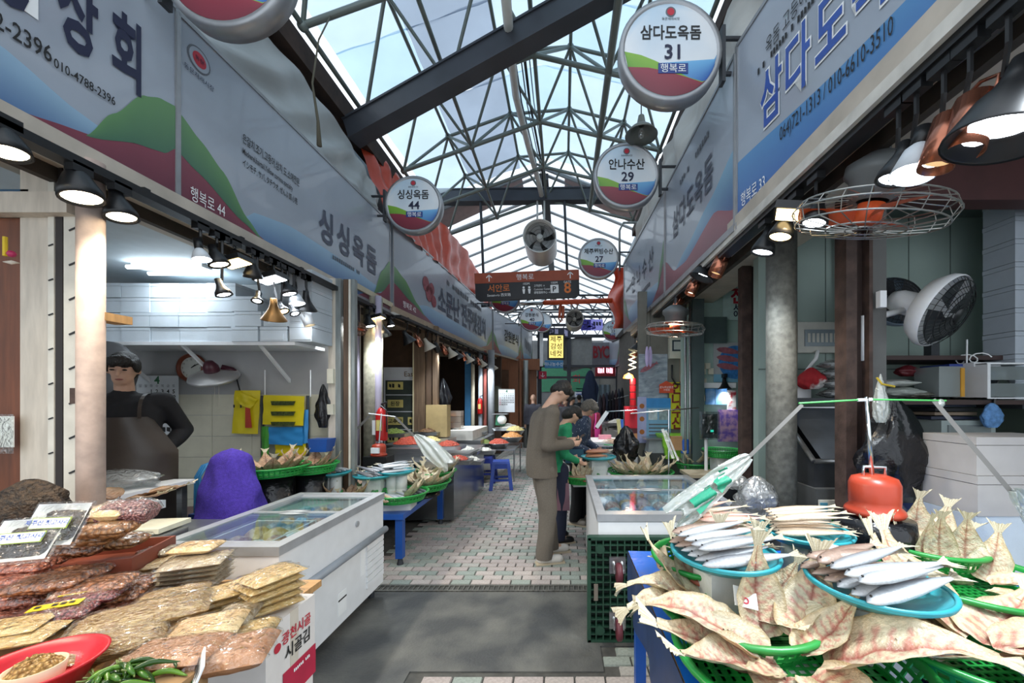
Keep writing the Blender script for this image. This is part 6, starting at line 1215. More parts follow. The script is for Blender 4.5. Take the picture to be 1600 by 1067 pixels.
# brown carton tray with nut bags
c = zat(150, 865, .84); t = thing('carton_tray', 'reddish brown carton tray holding bags of nuts', 'tray', (c.x, c.y, c.z-.05), R(18)); bc = mat('reddish_carton', '7a3a26', .6, var=.08)
for q in ((-.2, .2, -.14, -.13), (-.2, .2, .13, .14), (-.2, -.19, -.13, .13), (.19, .2, -.13, .13)): MB().bx(*q, 0, .06).obj('side', bc, t)
MB().bx(-.2, .2, -.14, .14, -.005, .003).obj('base', bc, t); text(t, '호정', .0, .04, .04, mat('dark_print', '3a1a10', .6), y=-.142)
MB().cyl((.06, -.1415, .04), (.06, -.143, .04), .013, n=14).obj('printed_dot', kraft, t); MB().cyl((.085, -.1415, .04), (.085, -.143, .04), .013, n=14).obj('printed_dot', kraft, t)
for px, py, Z, kd, rz, ex in ((125, 868, .845, 'almond', 16, 'at the front of the carton tray'), (185, 856, .85, 'walnut', 16, 'low in the carton tray'), (145, 850, .91, 'walnut', 15, 'in front of the carton tray'), (165, 838, .95, 'walnut', 10, 'upper one in the carton tray'), (110, 835, .95, 'almond', 20, 'at the pole end of the carton tray'), (200, 820, .97, 'pinkbean', 20, 'standing plump in the carton tray'), (120, 815, 1.0, 'almond', 15, 'on top of the carton tray'), (165, 812, 1.0, 'filefish', 10, 'at the back of the carton tray')):
    P(px, py, Z, .17, .12, .055 if kd != 'pinkbean' else .1, kd, rz, ex)
# fern trays
for k, (px, py, Z, rz) in enumerate(((50, 848, .99, 18), (100, 822, 1.03, 8))):
    c = zat(px, py, Z); M = Matrix.Translation(c) @ Matrix.Rotation(R(rz), 4, 'Z') @ Matrix.Rotation(R(-52 if k == 0 else -60), 4, 'X').inverted()
    t = thing('fern_tray', f'film wrapped tray of black dried fern, {("leaning lower", "leaning higher by the pole")[k]}', 'food tray', M=M, group='wrapped fern trays')
    MB().bx(-.085, .085, -.012, .0, -.07, .07) if False else None
    b = MB(); b.grid(lambda u, v: ((u-.5)*.17, (v-.5)*.15, .035*max(abs(u-.5), abs(v-.5))**3*8), 10, 10); b.obj('tray', white_metal, t, True)
    MB().grid(lambda u, v: ((u-.5)*.145, (v-.5)*.125, .012+.025*math.sin(math.pi*u)*math.sin(math.pi*v)+.006*noise.noise(Vector((u*12, v*12, k)))), 14, 14).obj('fern', SN['dark'], t, True)
    MB().grid(lambda u, v: ((u-.5)*.19, (v-.5)*.17, .03+.018*math.sin(math.pi*u)*math.sin(math.pi*v)+.006*noise.noise(Vector((u*9, v*9, k+4)))), 16, 16).obj('bag_film', film, t, True)
    lb = link('label_plate', MB().bx(-.06, .06, -.02, .02, .05, .0515).mesh('label_plate', mat('green_edge_label', '8aa03a', .5)), t); 
    MB().bx(-.056, .056, -.017, .017, .0515, .0525).obj('label_face', ink_white, lb)
    tx = text(t, '제주산 햇고사리', 0, 0, .02, ink_blue, bold=.02); tx.matrix_basis = Matrix.Translation((0, 0, .057)) @ Matrix.Rotation(R(-90), 4, 'X')
crumple('fern_bag', 'large clear bag of dark dried greens against the door board', tuple(zat(48, 800, 1.02)-Vector((0, 0, .06))), (.26, .18, .2), SN['dark'], 'bag', taper=.8, amp=.03, parts='greens')
t = thing('notice_holder', 'clear hanging sleeve with a small white notice on the door board', 'notice', W(8, 676, 1.86)); MB().bx(-.04, .045, -.004, .0, -.07, .08).obj('sheet', ink_white, t); MB().bx(-.045, .05, -.007, -.006, -.1, .09).obj('sleeve', film, t)
t = thing('hanging_charm', 'small hanging charm with yellow clips and a pink flower', 'charm', W(8, 380, 1.8)); MB().cyl((0, 0, .03), (0, 0, -.06), .008, n=8).obj('clip', mat('yellow_sticker', 'd8b81a', .5), t); MB().sph((.03, 0, -.05), .016, 8).obj('flower', mat('pink_flower', 'b02a5a', .5), t, True); MB().lathe([(0, 0), (.035, .01), (.0, .02)], 14, Matrix.Translation((.03, 0, -.1)), 1, .5).obj('shell', m_cream, t, True)
# pressed fish stacks
for k in range(4): P(225+3*k, 905-7*k, .68+.028*k, .24, .17, .026, 'filefish', 20+3*k, f'in the wide brown stack, {ordn(k)} from the bottom', flat=True)
for k in range(6): P(305+2*(k % 2), 915-7*k, .68+.026*k, .21, .17, .024, 'grey', 14+2*k, f'in the grey stack, {ordn(k)} from the bottom', flat=True)
P(248, 866, .79, .12, .1, .03, 'grey', 10, 'round one behind the grey stack', flat=True); P(308, 860, .84, .16, .12, .03, 'filefish', 12, 'topping the grey stack', flat=True)
t = thing('carton', 'low kraft carton under the grey wafer stack', 'box', (zat(310, 930, .66).x, zat(310, 930, .66).y, .632), R(14)); MB().bx(-.13, .13, -.09, .09, 0, .04).obj('box', kraft, t)
# golden fish stacks on the white carton
for k in range(5): P(425-4*(k % 2), 948-11*k, .665+.032*k, .19, .15, .034, 'tan', 50+4*k, f'on the white carton, {ordn(k)} from the bottom', shape=.5)
for k in range(3): P(350, 948-9*k, .68+.03*k, .2, .14, .03, 'tan', 35+6*k, f'sliding off the golden stack, {ordn(k)} layer', shape=.5)
# shredded squid heap of large bags
P(228, 975, .735, .33, .17, .06, 'squid', 38, 'as the longest golden bag'); P(170, 1020, .715, .26, .17, .06, 'squid', 38, 'nearest the red bowl'); P(270, 945, .74, .2, .16, .05, 'squid', 35, 'at the far end of the golden bags'); P(120, 1000, .70, .2, .12, .05, 'squid', 34, 'beside the purple tray')
P(325, 990, .73, .19, .15, .04, 'filefish', 25, 'with silver edges beside the golden bags', flat=True); P(368, 975, .70, .12, .16, .05, 'grey', 20, 'in silver wrap by the white carton')
P(272, 1030, .74, .23, .15, .04, 'brown', 12, 'behind the green chilli box'); P(365, 1035, .70, .2, .17, .06, 'brown', 20, 'crumpled by the white carton'); P(395, 1000, .68, .12, .14, .05, 'tan', 15, 'wedged against the white carton')
P(20, 1003, .76, .2, .13, .03, 'tan', 22, 'on the small kraft carton', shape=.5); P(0, 990, .78, .2, .12, .03, 'tan', 25, 'upper one on the small kraft carton', shape=.5)
c = zat(38, 1015, .73); t = thing('carton', 'small kraft carton with brown print by the red bowl', 'box', (c.x, c.y, .632), R(22)); MB().bx(-.13, .11, -.07, .07, 0, .1).obj('box', kraft, t)
# bowl, cup
c = zat(52, 1040, .80); t = thing('mixing_bowl', 'bright red plastic bowl holding a cup of nuts', 'bowl', (c.x, c.y, c.z-.07)); MB().lathe([(0, 0), (.085, 0), (.118, .06), (.132, .068), (.134, .074), (.126, .074), (.11, .06), (.08, .008), (0, .006)], 40).obj('bowl', red_plastic, t, True); t0 = t
t = thing('paper_cup', 'small white cup heaped with roasted nuts in the red bowl', 'cup', (c.x+.005, c.y, c.z-.06)); MB().lathe([(0, 0), (.045, 0), (.056, .06), (.052, .06), (.04, .01), (0, .008)], 28).obj('cup', mat('cream_cup', 'd8c8a8', .5), t, True); h_ = heap(.051, .035, 3); h_.v = [v+Vector((0, 0, .05)) for v in h_.v]; tag(h_.obj('nuts', nutmat('roasted_nuts', 'd2a662', '8a6430', 90), t, True), kind='stuff')
t = thing('carton', 'plain carton standing under the red bowl', 'box', (c.x, c.y, .632)); MB().bx(-.11, .11, -.08, .06, 0, c.z-.072-.632).obj('box', kraft, t)
# chillies
cc = zat(205, 1062, .76); t = thing('chilli_box', 'small open kraft box filled with green chillies', 'box', (cc.x, cc.y, .632)); MB().bx(-.13, .12, -.06, .09, 0, .11).obj('box', kraft, t)
gch = [mat('chilli_green', '3f6b1c', .25, var=.2), mat('chilli_dark', '2a4a14', .25, var=.2), mat('chilli_bright', '5f8a2a', .25, var=.2)]
cm = []
for m in gch: cm.append((MB().tube([(x*.01-.05, .012*math.sin(x*.3), .006*math.sin(x*.5)) for x in range(11)], [.003, .0065, .0078, .008, .0078, .0072, .0065, .0055, .0045, .003, .001], 8).mesh('green_chilli', m, True), MB().tube([(-.05, 0, 0), (-.06, 0, .003), (-.07, .0, .008)], .0022, 5).mesh('stem', mat('chilli_stem', '6a7a3a', .5), True)))
for k in range(34):
    a = random.uniform(-.6, .9) if k % 3 else random.uniform(1.2, 2.6); ly = k//12
    M = Matrix.Translation((cc.x+random.uniform(-.1, .09)*(1-.2*ly), cc.y+random.uniform(-.05, .07)*(1-.2*ly), .752+.014*ly+random.uniform(0, .008))) @ Matrix.Rotation(a, 4, 'Z') @ Matrix.Rotation(random.uniform(-.2, .2), 4, 'Y') @ Matrix.Scale(random.uniform(.75, 1.0), 4)
    q = k % 3; o = link('green_chilli', cm[q][0], None, M); tag(o, f'glossy green chilli in the kraft box heap, {("bottom", "middle", "top")[min(2, ly)]} layer', 'chilli', f'green chillies in the kraft box, {("bottom", "middle", "top")[min(2, ly)]} layer'); link('stem', cm[q][1], o)
c = zat(306, 1058, .74); t = thing('price_card', 'white card with green and black print leaning on the chilli box', 'card', M=Matrix.Translation(c) @ Matrix.Rotation(R(-48), 4, 'Z') @ Matrix.Rotation(R(-20), 4, 'X')); MB().bx(-.06, .05, -.002, .002, -.06, .05).obj('card', ink_white, t); MB().bx(-.06, .05, -.003, -.002, -.06, -.015).obj('green_print', mat('card_green', '2f7a4a', .5), t); faint(t, 0, .02, .08, .035, ink_black, 4)
# white carton with red lettering
x_ = -1.1; y1, y0 = 1.70, 1.42
t = thing('white_carton', 'white carton printed with red and black lettering at the table corner', 'box', M=Matrix.Translation((x_, y0, .0)) @ Matrix.Rotation(R(90), 4, 'Z')); zt_ = .645; wd = y1-y0
MB().bx(0, wd, 0, .3, .3, zt_-.002).obj('box', mat('white_card', 'd9d4d0', .6, var=.05), t)
text(t, '광천시골', wd*.58, zt_-.085, .052, ink_red, bold=.02, sx=.9); text(t, '시골김', wd*.6, zt_-.15, .062, ink_black, bold=.02, sx=.9); MB().bx(wd*.3, wd, -.004, -.002, .3, zt_-.22).obj('red_corner', mat('red_print_corner', 'b02040', .5), t); faint(t, wd*.68, zt_-.245, .1, .014, ink_white, 10); MB().cyl((wd*.2, -.002, zt_-.1), (wd*.2, -.003, zt_-.1), .018, n=16).obj('emblem', ink_red, t); MB().bx(wd*.45, wd*.62, -.0015, .0, .3, zt_).obj('clear_tape', mat('carton_tape', 'c9c0b2', .3), t)
t = thing('carton', 'plain white carton standing under the lettered one', 'box', M=Matrix.Translation((x_, y0, 0)) @ Matrix.Rotation(R(90), 4, 'Z')); MB().bx(.005, wd-.005, .005, .295, 0, .298).obj('box', mat('white_card', 'd9d4d0', .6), t)
# ================================================================ FRESH FISH SIDE: SHOP INTERIOR AND FURTHER STALLS
def bxt(name, label, cat, c, w, d, h, m, part='body', rz=0., group=None):
    t = thing(name, label, cat, c, rz, group); MB().bx(-w/2, w/2, -d/2, d/2, 0, h).obj(part, m, t); return t
# electrics on the wall
t = thing('fuse_panel', 'grey plastic electrical panel with a gridded window', 'panel', W(1283, 527, 3.0)); MB().bx(-.18, .18, 0, .05, -.12, .12).obj('case', mat('old_ivory', 'a9a9a0', .5), t); MB().bx(-.13, .17, -.008, 0, -.07, .06).obj('window', mat('panel_window', '6d7a80', .3), t)
for k in range(8): MB().bx(-.11+k*.034, -.09+k*.034, -.012, -.008, -.04, .03).obj('breaker', mat('old_ivory', 'a9a9a0', .5), t)
for k, px in enumerate((1242, 1306)): tag(MB().cyl(W(px, 345, 3.02), W(px+2, 600, 3.02), .012, n=8).obj('conduit', galv, None, True), f'thin vertical conduit {("beside the pillar", "above the fuse panel edge")[k]}', 'pipe')
t = bxt('junction_box', 'white socket box at the end of the bent conduits', 'box', W(1253, 623, 2.95), .11, .05, .1, white_metal); tag(MB().tube([W(1250, 600, 2.97), W(1256, 585, 2.97), W(1275, 560, 2.97), W(1278, 548, 2.98)], .014, 8).obj('conduit', white_metal, None, True), 'bent white conduit under the fuse panel', 'pipe')
crumple('red_hat', 'red and white cap on the shelf below the fuse panel', tuple(W(1268, 608, 2.85)), (.2, .2, .16), mat('red_white_cloth', 'a8242c', .8, var=0, col2='d8d4d0', scale=5, sharp=(.55, .6)), 'cap', taper=.6, parts='cloth')
for k in range(4): crumple('folded_clear_bag', f'folded clear packing bag, {ordn(k)} up in the pile by the rusty column', tuple(W(1307, 622-15*k, 2.8)), (.22, .2, .075), mat_clear('smoky_bag', 'b9bcbc', .8, .2, .6, 20, haze=.55), 'bag', taper=.95, parts='film')
bxt('side_shelf', 'narrow steel shelf behind the pillar carrying bags and the cap', 'shelf', (2.02, 2.88, 1.49), .75, .3, .025, dark_steel, 'board')
t = thing('grill_case', 'dark steel display case with a slanted glass lid', 'case', (1.86, 2.62, .95)); MB().add([(-.28, -.2, .0), (.28, -.2, 0), (.28, .2, 0), (-.28, .2, 0), (-.28, -.2, .16), (.28, -.2, .16), (.28, .2, .48), (-.28, .2, .48)], [(3, 2, 1, 0), (0, 1, 5, 4), (1, 2, 6, 5), (2, 3, 7, 6), (3, 0, 4, 7)]).obj('case', dark_steel, t)
MB().add([(-.24, -.21, .18), (.24, -.21, .18), (.24, .17, .485), (-.24, .17, .485)], [(0, 1, 2, 3)]).obj('glass', mat('dark_glass', '4a5058', .1), t); e = MB(); e.tube([(-.28, -.2, .165), (-.28, .2, .49), (.28, .2, .49), (.28, -.2, .165), (-.28, -.2, .165)], .016, 6); e.obj('frame', steel, t)
t = thing('steel_fridge', 'grey undercounter fridge plastered with notices behind the pillar', 'fridge', (1.86, 2.55, .03)); MB().bx(-.3, .3, -.18, .25, 0, .92).obj('cabinet', mat('grey_fridge', '5f6264', .4, .3), t); MB().bx(-.29, .29, -.2, -.18, .05, .62).obj('door', mat('grey_fridge_door', '6b6e70', .35, .3), t)
MB().bx(-.3, -.1, -.21, -.2, .18, .86).obj('notice_sheet', mat('white_notice', 'd3d2c8', .6), t)
for k, (x, z, cl_) in enumerate(((-.27, .8, '4f90a8'), (-.2, .76, '3a8a4a'), (-.16, .72, '2f4fa0'), (-.13, .78, 'b03a3a'))): MB().bx(x-.025, x+.02, -.213, -.21, z-.05, z+.045).obj('sticker', mat('sticker_'+cl_, cl_, .5), t)
for k in range(7): MB().box((-.26+.05*(k % 3), -.212, .6-.055*k), (.012, .002, .05), M=Matrix.Rotation(.2, 4, 'Y')).obj('written_line', ink_black, t)
MB().bx(.02, .28, -.213, -.2, .66, .84).obj('fish_sticker', mat('blue_fish_print', '1f3f90', .4, var=0, col2='c8d4e8', scale=8, sharp=(.5, .6)), t)
# shelves and their load
t = thing('wall_shelf', 'brown board shelf at eye level loaded with plastic drawers', 'shelf', (2.85, 2.78, 1.47)); MB().bx(-.62, 1.0, -.25, .25, 0, .03).obj('board', mat('brown_board', '3f2e2c', .6), t)
t = thing('wall_shelf', 'dark upper shelf below the white pedestal fan', 'shelf', (2.75, 2.85, 1.78)); MB().bx(-.5, .55, -.18, .18, 0, .03).obj('board', mat('brown_board', '3f2e2c', .6), t)
cl = mat_clear('cloudy_plastic', 'c4ccd0', .8, .2, haze=.45)
t = thing('drawer_unit', 'clear two drawer plastic organiser full of odds', 'drawers', W(1548, 623, 2.62)); MB().bx(-.16, .16, -.12, .12, 0, .008).obj('base', white_metal, t)
for k in range(2):
    MB().bx(-.15, .15, -.12, .1, .012+.11*k, .1+.11*k).obj('drawer', cl, t); MB().bx(-.16, -.14, -.125, .12, 0, .23).obj('side', white_metal, t) if k == 0 else MB().bx(-.16, .16, -.12, .12, .225, .235).obj('top', white_metal, t)
    for q in range(3): MB().box((-.08+.08*q, -.05, .05+.11*k), (.06, .05, .05), rz=q).obj('odd_item', [mat('odd_blue', '4a6a9a', .5), mat('odd_white', 'c9c9c4', .5), mat('odd_dark', '3a3a3c', .5)][q], t)
for k, (px, py, w, h, cl_, lb) in enumerate(((1405, 620, .28, .07, '9aa09a', 'flat folded grey plastic bags on the board shelf'), (1398, 604, .26, .05, 'b4b8b2', 'pale folded plastic bags on top of the flat pile'), (1428, 622, .2, .05, '6a6a60', 'tan folded sack at the pile edge'))): crumple('folded_bag', lb, tuple(W(px, py, 2.65)), (w, .2, h), mat('bagfilm_'+cl_, cl_, .3, var=.2, scale=14, bump=.3), 'bag', taper=.9)
crumple('red_bundle', 'dark red crumpled ribbon bundle above the folded bags', tuple(W(1418, 588, 2.75)), (.18, .12, .08), mat('dark_red_ribbon', '5c1a22', .5), 'bundle', taper=.7)
t = thing('file_folder', 'clear folder with an orange yellow spine on the board shelf', 'folder', W(1470, 620, 2.62)); MB().bx(-.1, .06, -.09, .09, 0, .2).obj('sleeve', cl, t); MB().bx(.04, .065, -.095, .095, 0, .19).obj('spine', mat('orange_yellow', 'c08a1f', .5), t); MB().bx(-.08, .02, -.06, .06, .01, .17).obj('papers', mat('papers', 'a9a49a', .7), t)
t = thing('storage_tub', 'blue lidded clear tub behind the yellow folder', 'tub', W(1492, 620, 2.75)); MB().bx(-.1, .12, -.1, .1, 0, .2).obj('tub', mat_clear('teal_tub', '8fb4b0', .8, .2, haze=.5), t); MB().bx(-.15, .13, -.11, .11, .2, .225).obj('lid', mat('lid_blue', '2a3f8a', .4), t)
t = thing('router', 'white wifi router with coiled cable and upright antenna', 'router', W(1530, 574, 2.62)); MB().bx(-.09, .09, -.05, .05, 0, .03).obj('case', white_metal, t); MB().cyl((-.085, 0, .03), (-.083, 0, .19), .005, n=6).obj('antenna', white_metal, t)
MB().tube([(.05*math.cos(a*.7)-.02, .01*a-.05, .065+.03*math.sin(a*.7)) for a in range(20)], .004, 5).obj('coiled_cable', ink_white, t)
t = thing('clip_mirror', 'round black rimmed clip mirror hanging at the shelf edge', 'mirror', W(1563, 606, 2.52)); MB().tube([(.045*math.cos(a*.42)+.02, 0, .05*math.sin(a*.42)+.015) for a in range(16)], .005, 6).obj('rim', black, t, True); MB().lathe([(.044, 0), (0, .001)], 20, Matrix.Translation((.02, 0, .015)) @ Matrix.Rotation(R(90), 4, 'X')).obj('glass', mat('mirror_dark', '4a4f4a', .05, .8), t); MB().tube([(0, 0, -.03), (-.04, 0, -.08), (-.045, 0, -.16)], .009, 6).obj('clip', black, t)
crumple('blue_cloth', 'small patterned blue cloth pegged under the shelf', tuple(W(1550, 668, 2.5)), (.15, .05, .16), mat('blue_patterned_cloth', '5a86b8', .8, var=.3, scale=40), 'cloth', taper=.8, parts='cloth')
t = thing('folder_pile', 'stack of dark folders in a wire tray below the shelf', 'folders', W(1465, 655, 2.7))
for k in range(5): MB().box((0, 0, .015+.028*k), (.32-.02*(k % 2), .24, .02), rz=.05*k).obj('folder', [mat('folder_navy', '20263a', .5), mat('folder_tan', '7a6a5a', .6), mat('folder_black', '1c1c20', .5)][k % 3], t)
t = thing('drawer_box', 'grey plastic drawer box below the dark folders', 'drawers', W(1478, 684, 2.7)); MB().bx(-.18, .18, -.15, .15, 0, .13).obj('body', mat('grey_plastic', '8f9a98', .45), t); MB().bx(-.14, .14, -.16, -.15, .03, .1).obj('drawer', cl, t)
structure('wall_green_recess', MB().bx(2.65, 3.9, 2.99, 3.045, .7, 1.45), mat('deep_green', '1f2c22', .7))
t = thing('side_cabinet', 'low shop cabinet holding up folders and drawers', 'cabinet', (2.75, 2.75, .03)); MB().bx(-.5, .9, -.2, .22, 0, 1.19).obj('body', mat('cabinet_dark', '3c3a38', .6), t)
# cartons
wcard = mat('pale_carton', 'b9b4b0', .7, var=.06); gfoam = mat('bluish_foam', '9fb0bc', .7, var=.05)
foam_box(2.06, 1.83, 1.165, .45, .25, .17, 'pale foam carton on top of its pair beside the black bag', 'cartons beside the black bag', wcard)
foam_box(2.07, 1.83, .985, .47, .26, .178, 'pale foam carton under its pair beside the black bag', 'cartons beside the black bag', wcard)
zb = W(1580, 742, 1.75).z
for k in range(0): foam_box(W(1585, 742, 1.75).x+.08, 1.86, zb-.19*k, .3, .3, .19, f'bluish foam box with a moulded grip, {("upper", "lower")[k]} of two', 'bluish foam boxes beside the cartons', gfoam, latch=True)
bxt('box_stand', 'tall foam crate under the pair of pale cartons', 'stand', (2.07, 1.84, .03), .48, .27, .953, foam)
for k in range(9): foam_box(3.26, 2.7, 1.502+.156*k, .4, .2, .152, f'foam box in the tall column on the shelf, {ordn(k)} from the bottom', 'tall foam box column', mat('shaded_foam', 'b4bcc6', .75, var=.04))
bxt('shelf_post', 'dark bracket board under the tall foam box column', 'bracket', (3.3, 2.7, 1.44), .5, .3, .03, dark_steel)
# white fans
def big_fan(c, n, r, label, m, arm):
    q = Matrix.Translation(Vector(c)) @ Vector(n).to_track_quat('Z', 'Y').to_matrix().to_4x4(); t = thing('wall_fan', label, 'fan', M=q); b = MB()
    for f_, z in ((.97, .0), (.9, .03), (.75, .05), (.6, .06), (.45, .065), (.3, .068)): b.tube([(r*f_*math.cos(a*math.pi/18), r*f_*math.sin(a*math.pi/18), z) for a in range(37)], .0022, 4, False)
    for k in range(36): a = k*math.pi/18; b.tube([(r*.2*math.cos(a), r*.2*math.sin(a), .07), (r*.6*math.cos(a+.15), r*.6*math.sin(a+.15), .06), (r*.97*math.cos(a+.2), r*.97*math.sin(a+.2), 0)], .0014, 3, False)
    b.obj('guard', black, t); MB().lathe([(r, .01), (r*1.03, .0), (r*1.02, -.03), (r*.85, -.08), (r*.5, -.11), (.0, -.12)], 36).obj('rear_shell', m, t, True); MB().lathe([(r*.22, .07), (r*.2, .078), (0, .08)], 20).obj('badge', black, t, True)
    for k in range(4): MB().grid(lambda u, v: (r*(.15+.75*u)*math.cos(k*1.57+v*1.2), r*(.15+.75*u)*math.sin(k*1.57+v*1.2), .01+.02*v), 5, 5).obj('blade', mat('dark_blade', '2a2c30', .4), t, True)
    MB().lathe([(.0, -.26), (.05, -.26), (.065, -.22), (.065, -.1), (.03, -.09)], 20).obj('motor', m, t, True)
    b = MB(); b.tube([tuple(q.inverted() @ Vector(p)) for p in arm], .018, 8); b.obj('arm', m, t, True)
c = W(1474, 487, 2.05); big_fan(c, (.35, -.8, -.45), .19, 'white wall fan with black guard tilted down on a bracket', white_metal, [c+Vector((-.1, .12, .04)), c+Vector((-.25, .12, 0)), c+Vector((-.33, .12, .0)), c+Vector((-.33, .12, -.25))])
c = W(1400, 470, 2.6); big_fan(c, (-.1, -.9, .2), .17, 'second smaller fan with a blue grey rim behind the white one', mat('blue_grey_plastic', '7a8a98', .4), [c+Vector((0, .1, -.1)), c+Vector((0, .15, -.3))])
t = bxt('switch_box', 'small white box strapped to the rusty column', 'box', W(1377, 455, 2.1)-Vector((0, 0, .09)), .035, .03, .09, white_metal)
t = bxt('fan_post', 'dark square post standing behind the tilted white fan', 'post', (W(1466, 560, 2.75).x, 2.8, 1.81), .06, .06, .35, dark_steel)
crumple('black_bag', 'large black rubbish bag hanging from the rusty column', (W(1398, 775, 1.98).x, 1.98, W(1398, 775, 1.98).z), (.42, .16, .5), black_film, taper=.45, amp=.045)
crumple('white_bag', 'white plastic bag tied above the black rubbish bag', tuple(W(1376, 660, 1.9)), (.09, .07, .24), milky, taper=.3, parts='film'); t_ = tag(MB().tube([W(1370, 590, 1.9), W(1378, 600, 1.88), W(1398, 604, 1.88)], .005, 5).obj('twist_tie', mat('yellow_tie', 'b8a030', .5), None), 'yellow twist tie around the hanging white bag', 'tie')
for k, (px, py, w, h) in enumerate(((1182, 790, .26, .2), (1190, 838, .34, .26), (1172, 745, .18, .1))): crumple('clear_bag', f'heaped clear grey plastic bag by the pillar foot, {("middle", "lowest", "highest")[k]} one', (W(px, py, 2.2).x, 2.2+.1*k, W(px, py, 2.2).z-(.03 if k < 2 else .11)), (w, .2, h), mat_clear('smoky_bag', 'b9bcbc', .8, .2, .6, 20, haze=.55), 'bag', taper=.6, parts='film')
bxt('plastic_crate', 'dark crate heaped with clear bags by the pillar', 'crate', (W(1185, 850, 2.25).x, 2.28, .03), .32, .36, W(1185, 850, 2.2).z-.05, dark_steel)
# stickers on the dark column
for k, (py, h, cl_, lb) in enumerate(((636, 19, '6fa8c0', 'pale blue notice sticker on the dark column'), (655, 15, '2a8aa0', 'teal square sticker below the pale blue notice'))):
    t = thing('sticker', lb, 'sticker', W(1190, py, 3.27)); MB().bx(-.05, .05, -.004, 0, -h*.0027, h*.0027).obj('sheet', mat('stk'+cl_, cl_, .5), t); MB().bx(-.03, .03, -.006, -.004, -.012, .012).obj('white_field', ink_white, t)
# ---- next stall
def poster(px0, px1, py0, py1, Y, name, label, m, cat='poster'):
    a, b = W(px0, py1, Y), W(px1, py0, Y); t = thing(name, label, cat, M=Matrix.Translation(a)); MB().bx(0, b.x-a.x, 0, .01, 0, b.z-a.z).obj('sheet', m, t); return t, b.x-a.x, b.z-a.z
def fishprint(t, cx, cz, l, h, m, y=-.004, rot=0.):
    b = MB(); pts = [(-.5, 0), (-.4, .3), (-.2, .48), (.05, .45), (.3, .2), (.38, .12), (.5, .35), (.47, 0), (.5, -.35), (.38, -.12), (.3, -.2), (.05, -.4), (-.2, -.42), (-.4, -.28)]
    c_, s_ = math.cos(rot), math.sin(rot); b.plate([(cx+(x*l)*c_-(z*h)*s_, cz+(x*l)*s_+(z*h)*c_) for x, z in pts][::-1], y, y+.002); b.obj('fish_print', m, t)
pinkfish = mat('pink_fish_print', 'a0606a', .5, var=.25, scale=20); bluep = mat('blue_pattern_print', '3f80c0', .4, var=.3, scale=30)
t, w, h = poster(1115, 1160, 535, 597, 4.47, 'fish_poster', 'framed poster of three pink fish on a blue dish', mat('poster_grey', 'b4b8b8', .4)); MB().cyl((w*.75, -.002, h*.5), (w*.75, -.003, h*.5), h*.42, n=28).obj('dish_print', bluep, t)
MB().bx(0, w, -.0025, 0, 0, h*.2).obj('blue_strip', mat('light_blue_print', '7ab0c8', .5), t)
for k in range(3): fishprint(t, w*.56, h*(.78-.2*k), w*.95, h*.17, pinkfish, -.005-.001*k, -.15)
t, w, h = poster(1130, 1160, 442, 500, 4.46, 'price_poster', 'pale mint poster with a big red letter near the ceiling', mat('mint_paper', 'c4dcd6', .5)); text(t, '진', w*.75, h*.65, .2, ink_red, bold=.03); text(t, '서', w*.7, h*.33, .1, ink, bold=.02); text(t, '이', w*.7, h*.15, .1, ink, bold=.02)
for k, (a, b) in enumerate(((1102, 1117), (1118, 1136))): poster(a, b, 607, 632, 4.44, 'blue_card', f'bright blue product card, {("nearer the post", "beside the clamp lamp")[k]}', mat('blue_card', '2a80c8', .4, var=0, col2='a8c8e8', scale=9))
poster(1098, 1150, 598, 606, 4.43, 'header_card', 'white header card above the blue product cards', ink_white); poster(1137, 1150, 610, 640, 4.43, 'toy_card', 'small white card with red figures behind the lamp', mat('white_red_card', 'd0c8c4', .5, var=0, col2='b03a44', scale=14, sharp=(.5, .6)))
poster(1122, 1158, 640, 690, 4.42, 'purple_cloth', 'purple and pink patterned cloth hung on the stall wall', mat('purple_pink_cloth', '7a5ab8', .8, var=0, col2='d0a0c0', scale=16, sharp=(.4, .6)), 'cloth')
lamp(1132, 600, 1.86, 'bell', 'small clamp lamp glowing in front of the blue product cards', COOL, (0, -.1, -1), .9, True, 14, ztrack=1.8, lit=True, group=None)
poster(1095, 1136, 495, 536, 4.4, 'meter_box', 'grey green metal meter box on the stall wall', mat('grey_green_box', '4a5a58', .5), 'box')
for k, (px, py) in enumerate(((1105, 572), (1098, 580), (1110, 580), (1099, 596), (1098, 622), (1097, 655))): t = thing('wall_socket', f'ivory wall socket, {ordn(k)} down beside the grey green post', 'socket', W(px, py, 4.46)); MB().bx(-.03, .03, -.02, .0, -.035, .035).obj('plate', mat('ivory_plastic', 'd6d0bd', .5), t)
t = thing('electric_meter', 'beige electricity meter with a square window', 'meter', W(1056, 545, 4.93)); MB().bx(-.1, .1, -.08, 0, -.13, .13).obj('case', mat('beige_meter', 'c4c2b2', .5), t); MB().bx(-.07, .07, -.085, -.08, -.04, .1).obj('window', mat('meter_window', '39424a', .2), t); MB().bx(-.05, .05, -.087, -.085, -.02, .08).obj('dial', mat('meter_dial', 'b0b4b0', .5), t)
tag(MB().tube([W(1050, 570, 4.9), W(1050, 590, 4.9), W(1056, 600, 4.9), W(1066, 600, 4.9)], .012, 6).obj('cable', black, None, True), 'black cable curving out of the electricity meter', 'cable')
t, w, h = poster(998, 1043, 553, 622, 4.93, 'fish_poster', 'tall grey poster of heaped silver fish', mat('silver_fish_print', '66747e', .4, var=0, col2='aab4bc', scale=7, stretch=(1, 1, 3)))
for k in range(5): fishprint(t, w*(.35+.1*k), h*(.7-.13*k), w*.7, h*.12, [mat('grey_fish_print', '8a949c', .4), pinkfish][k == 0], -.004-.001*k, .5)
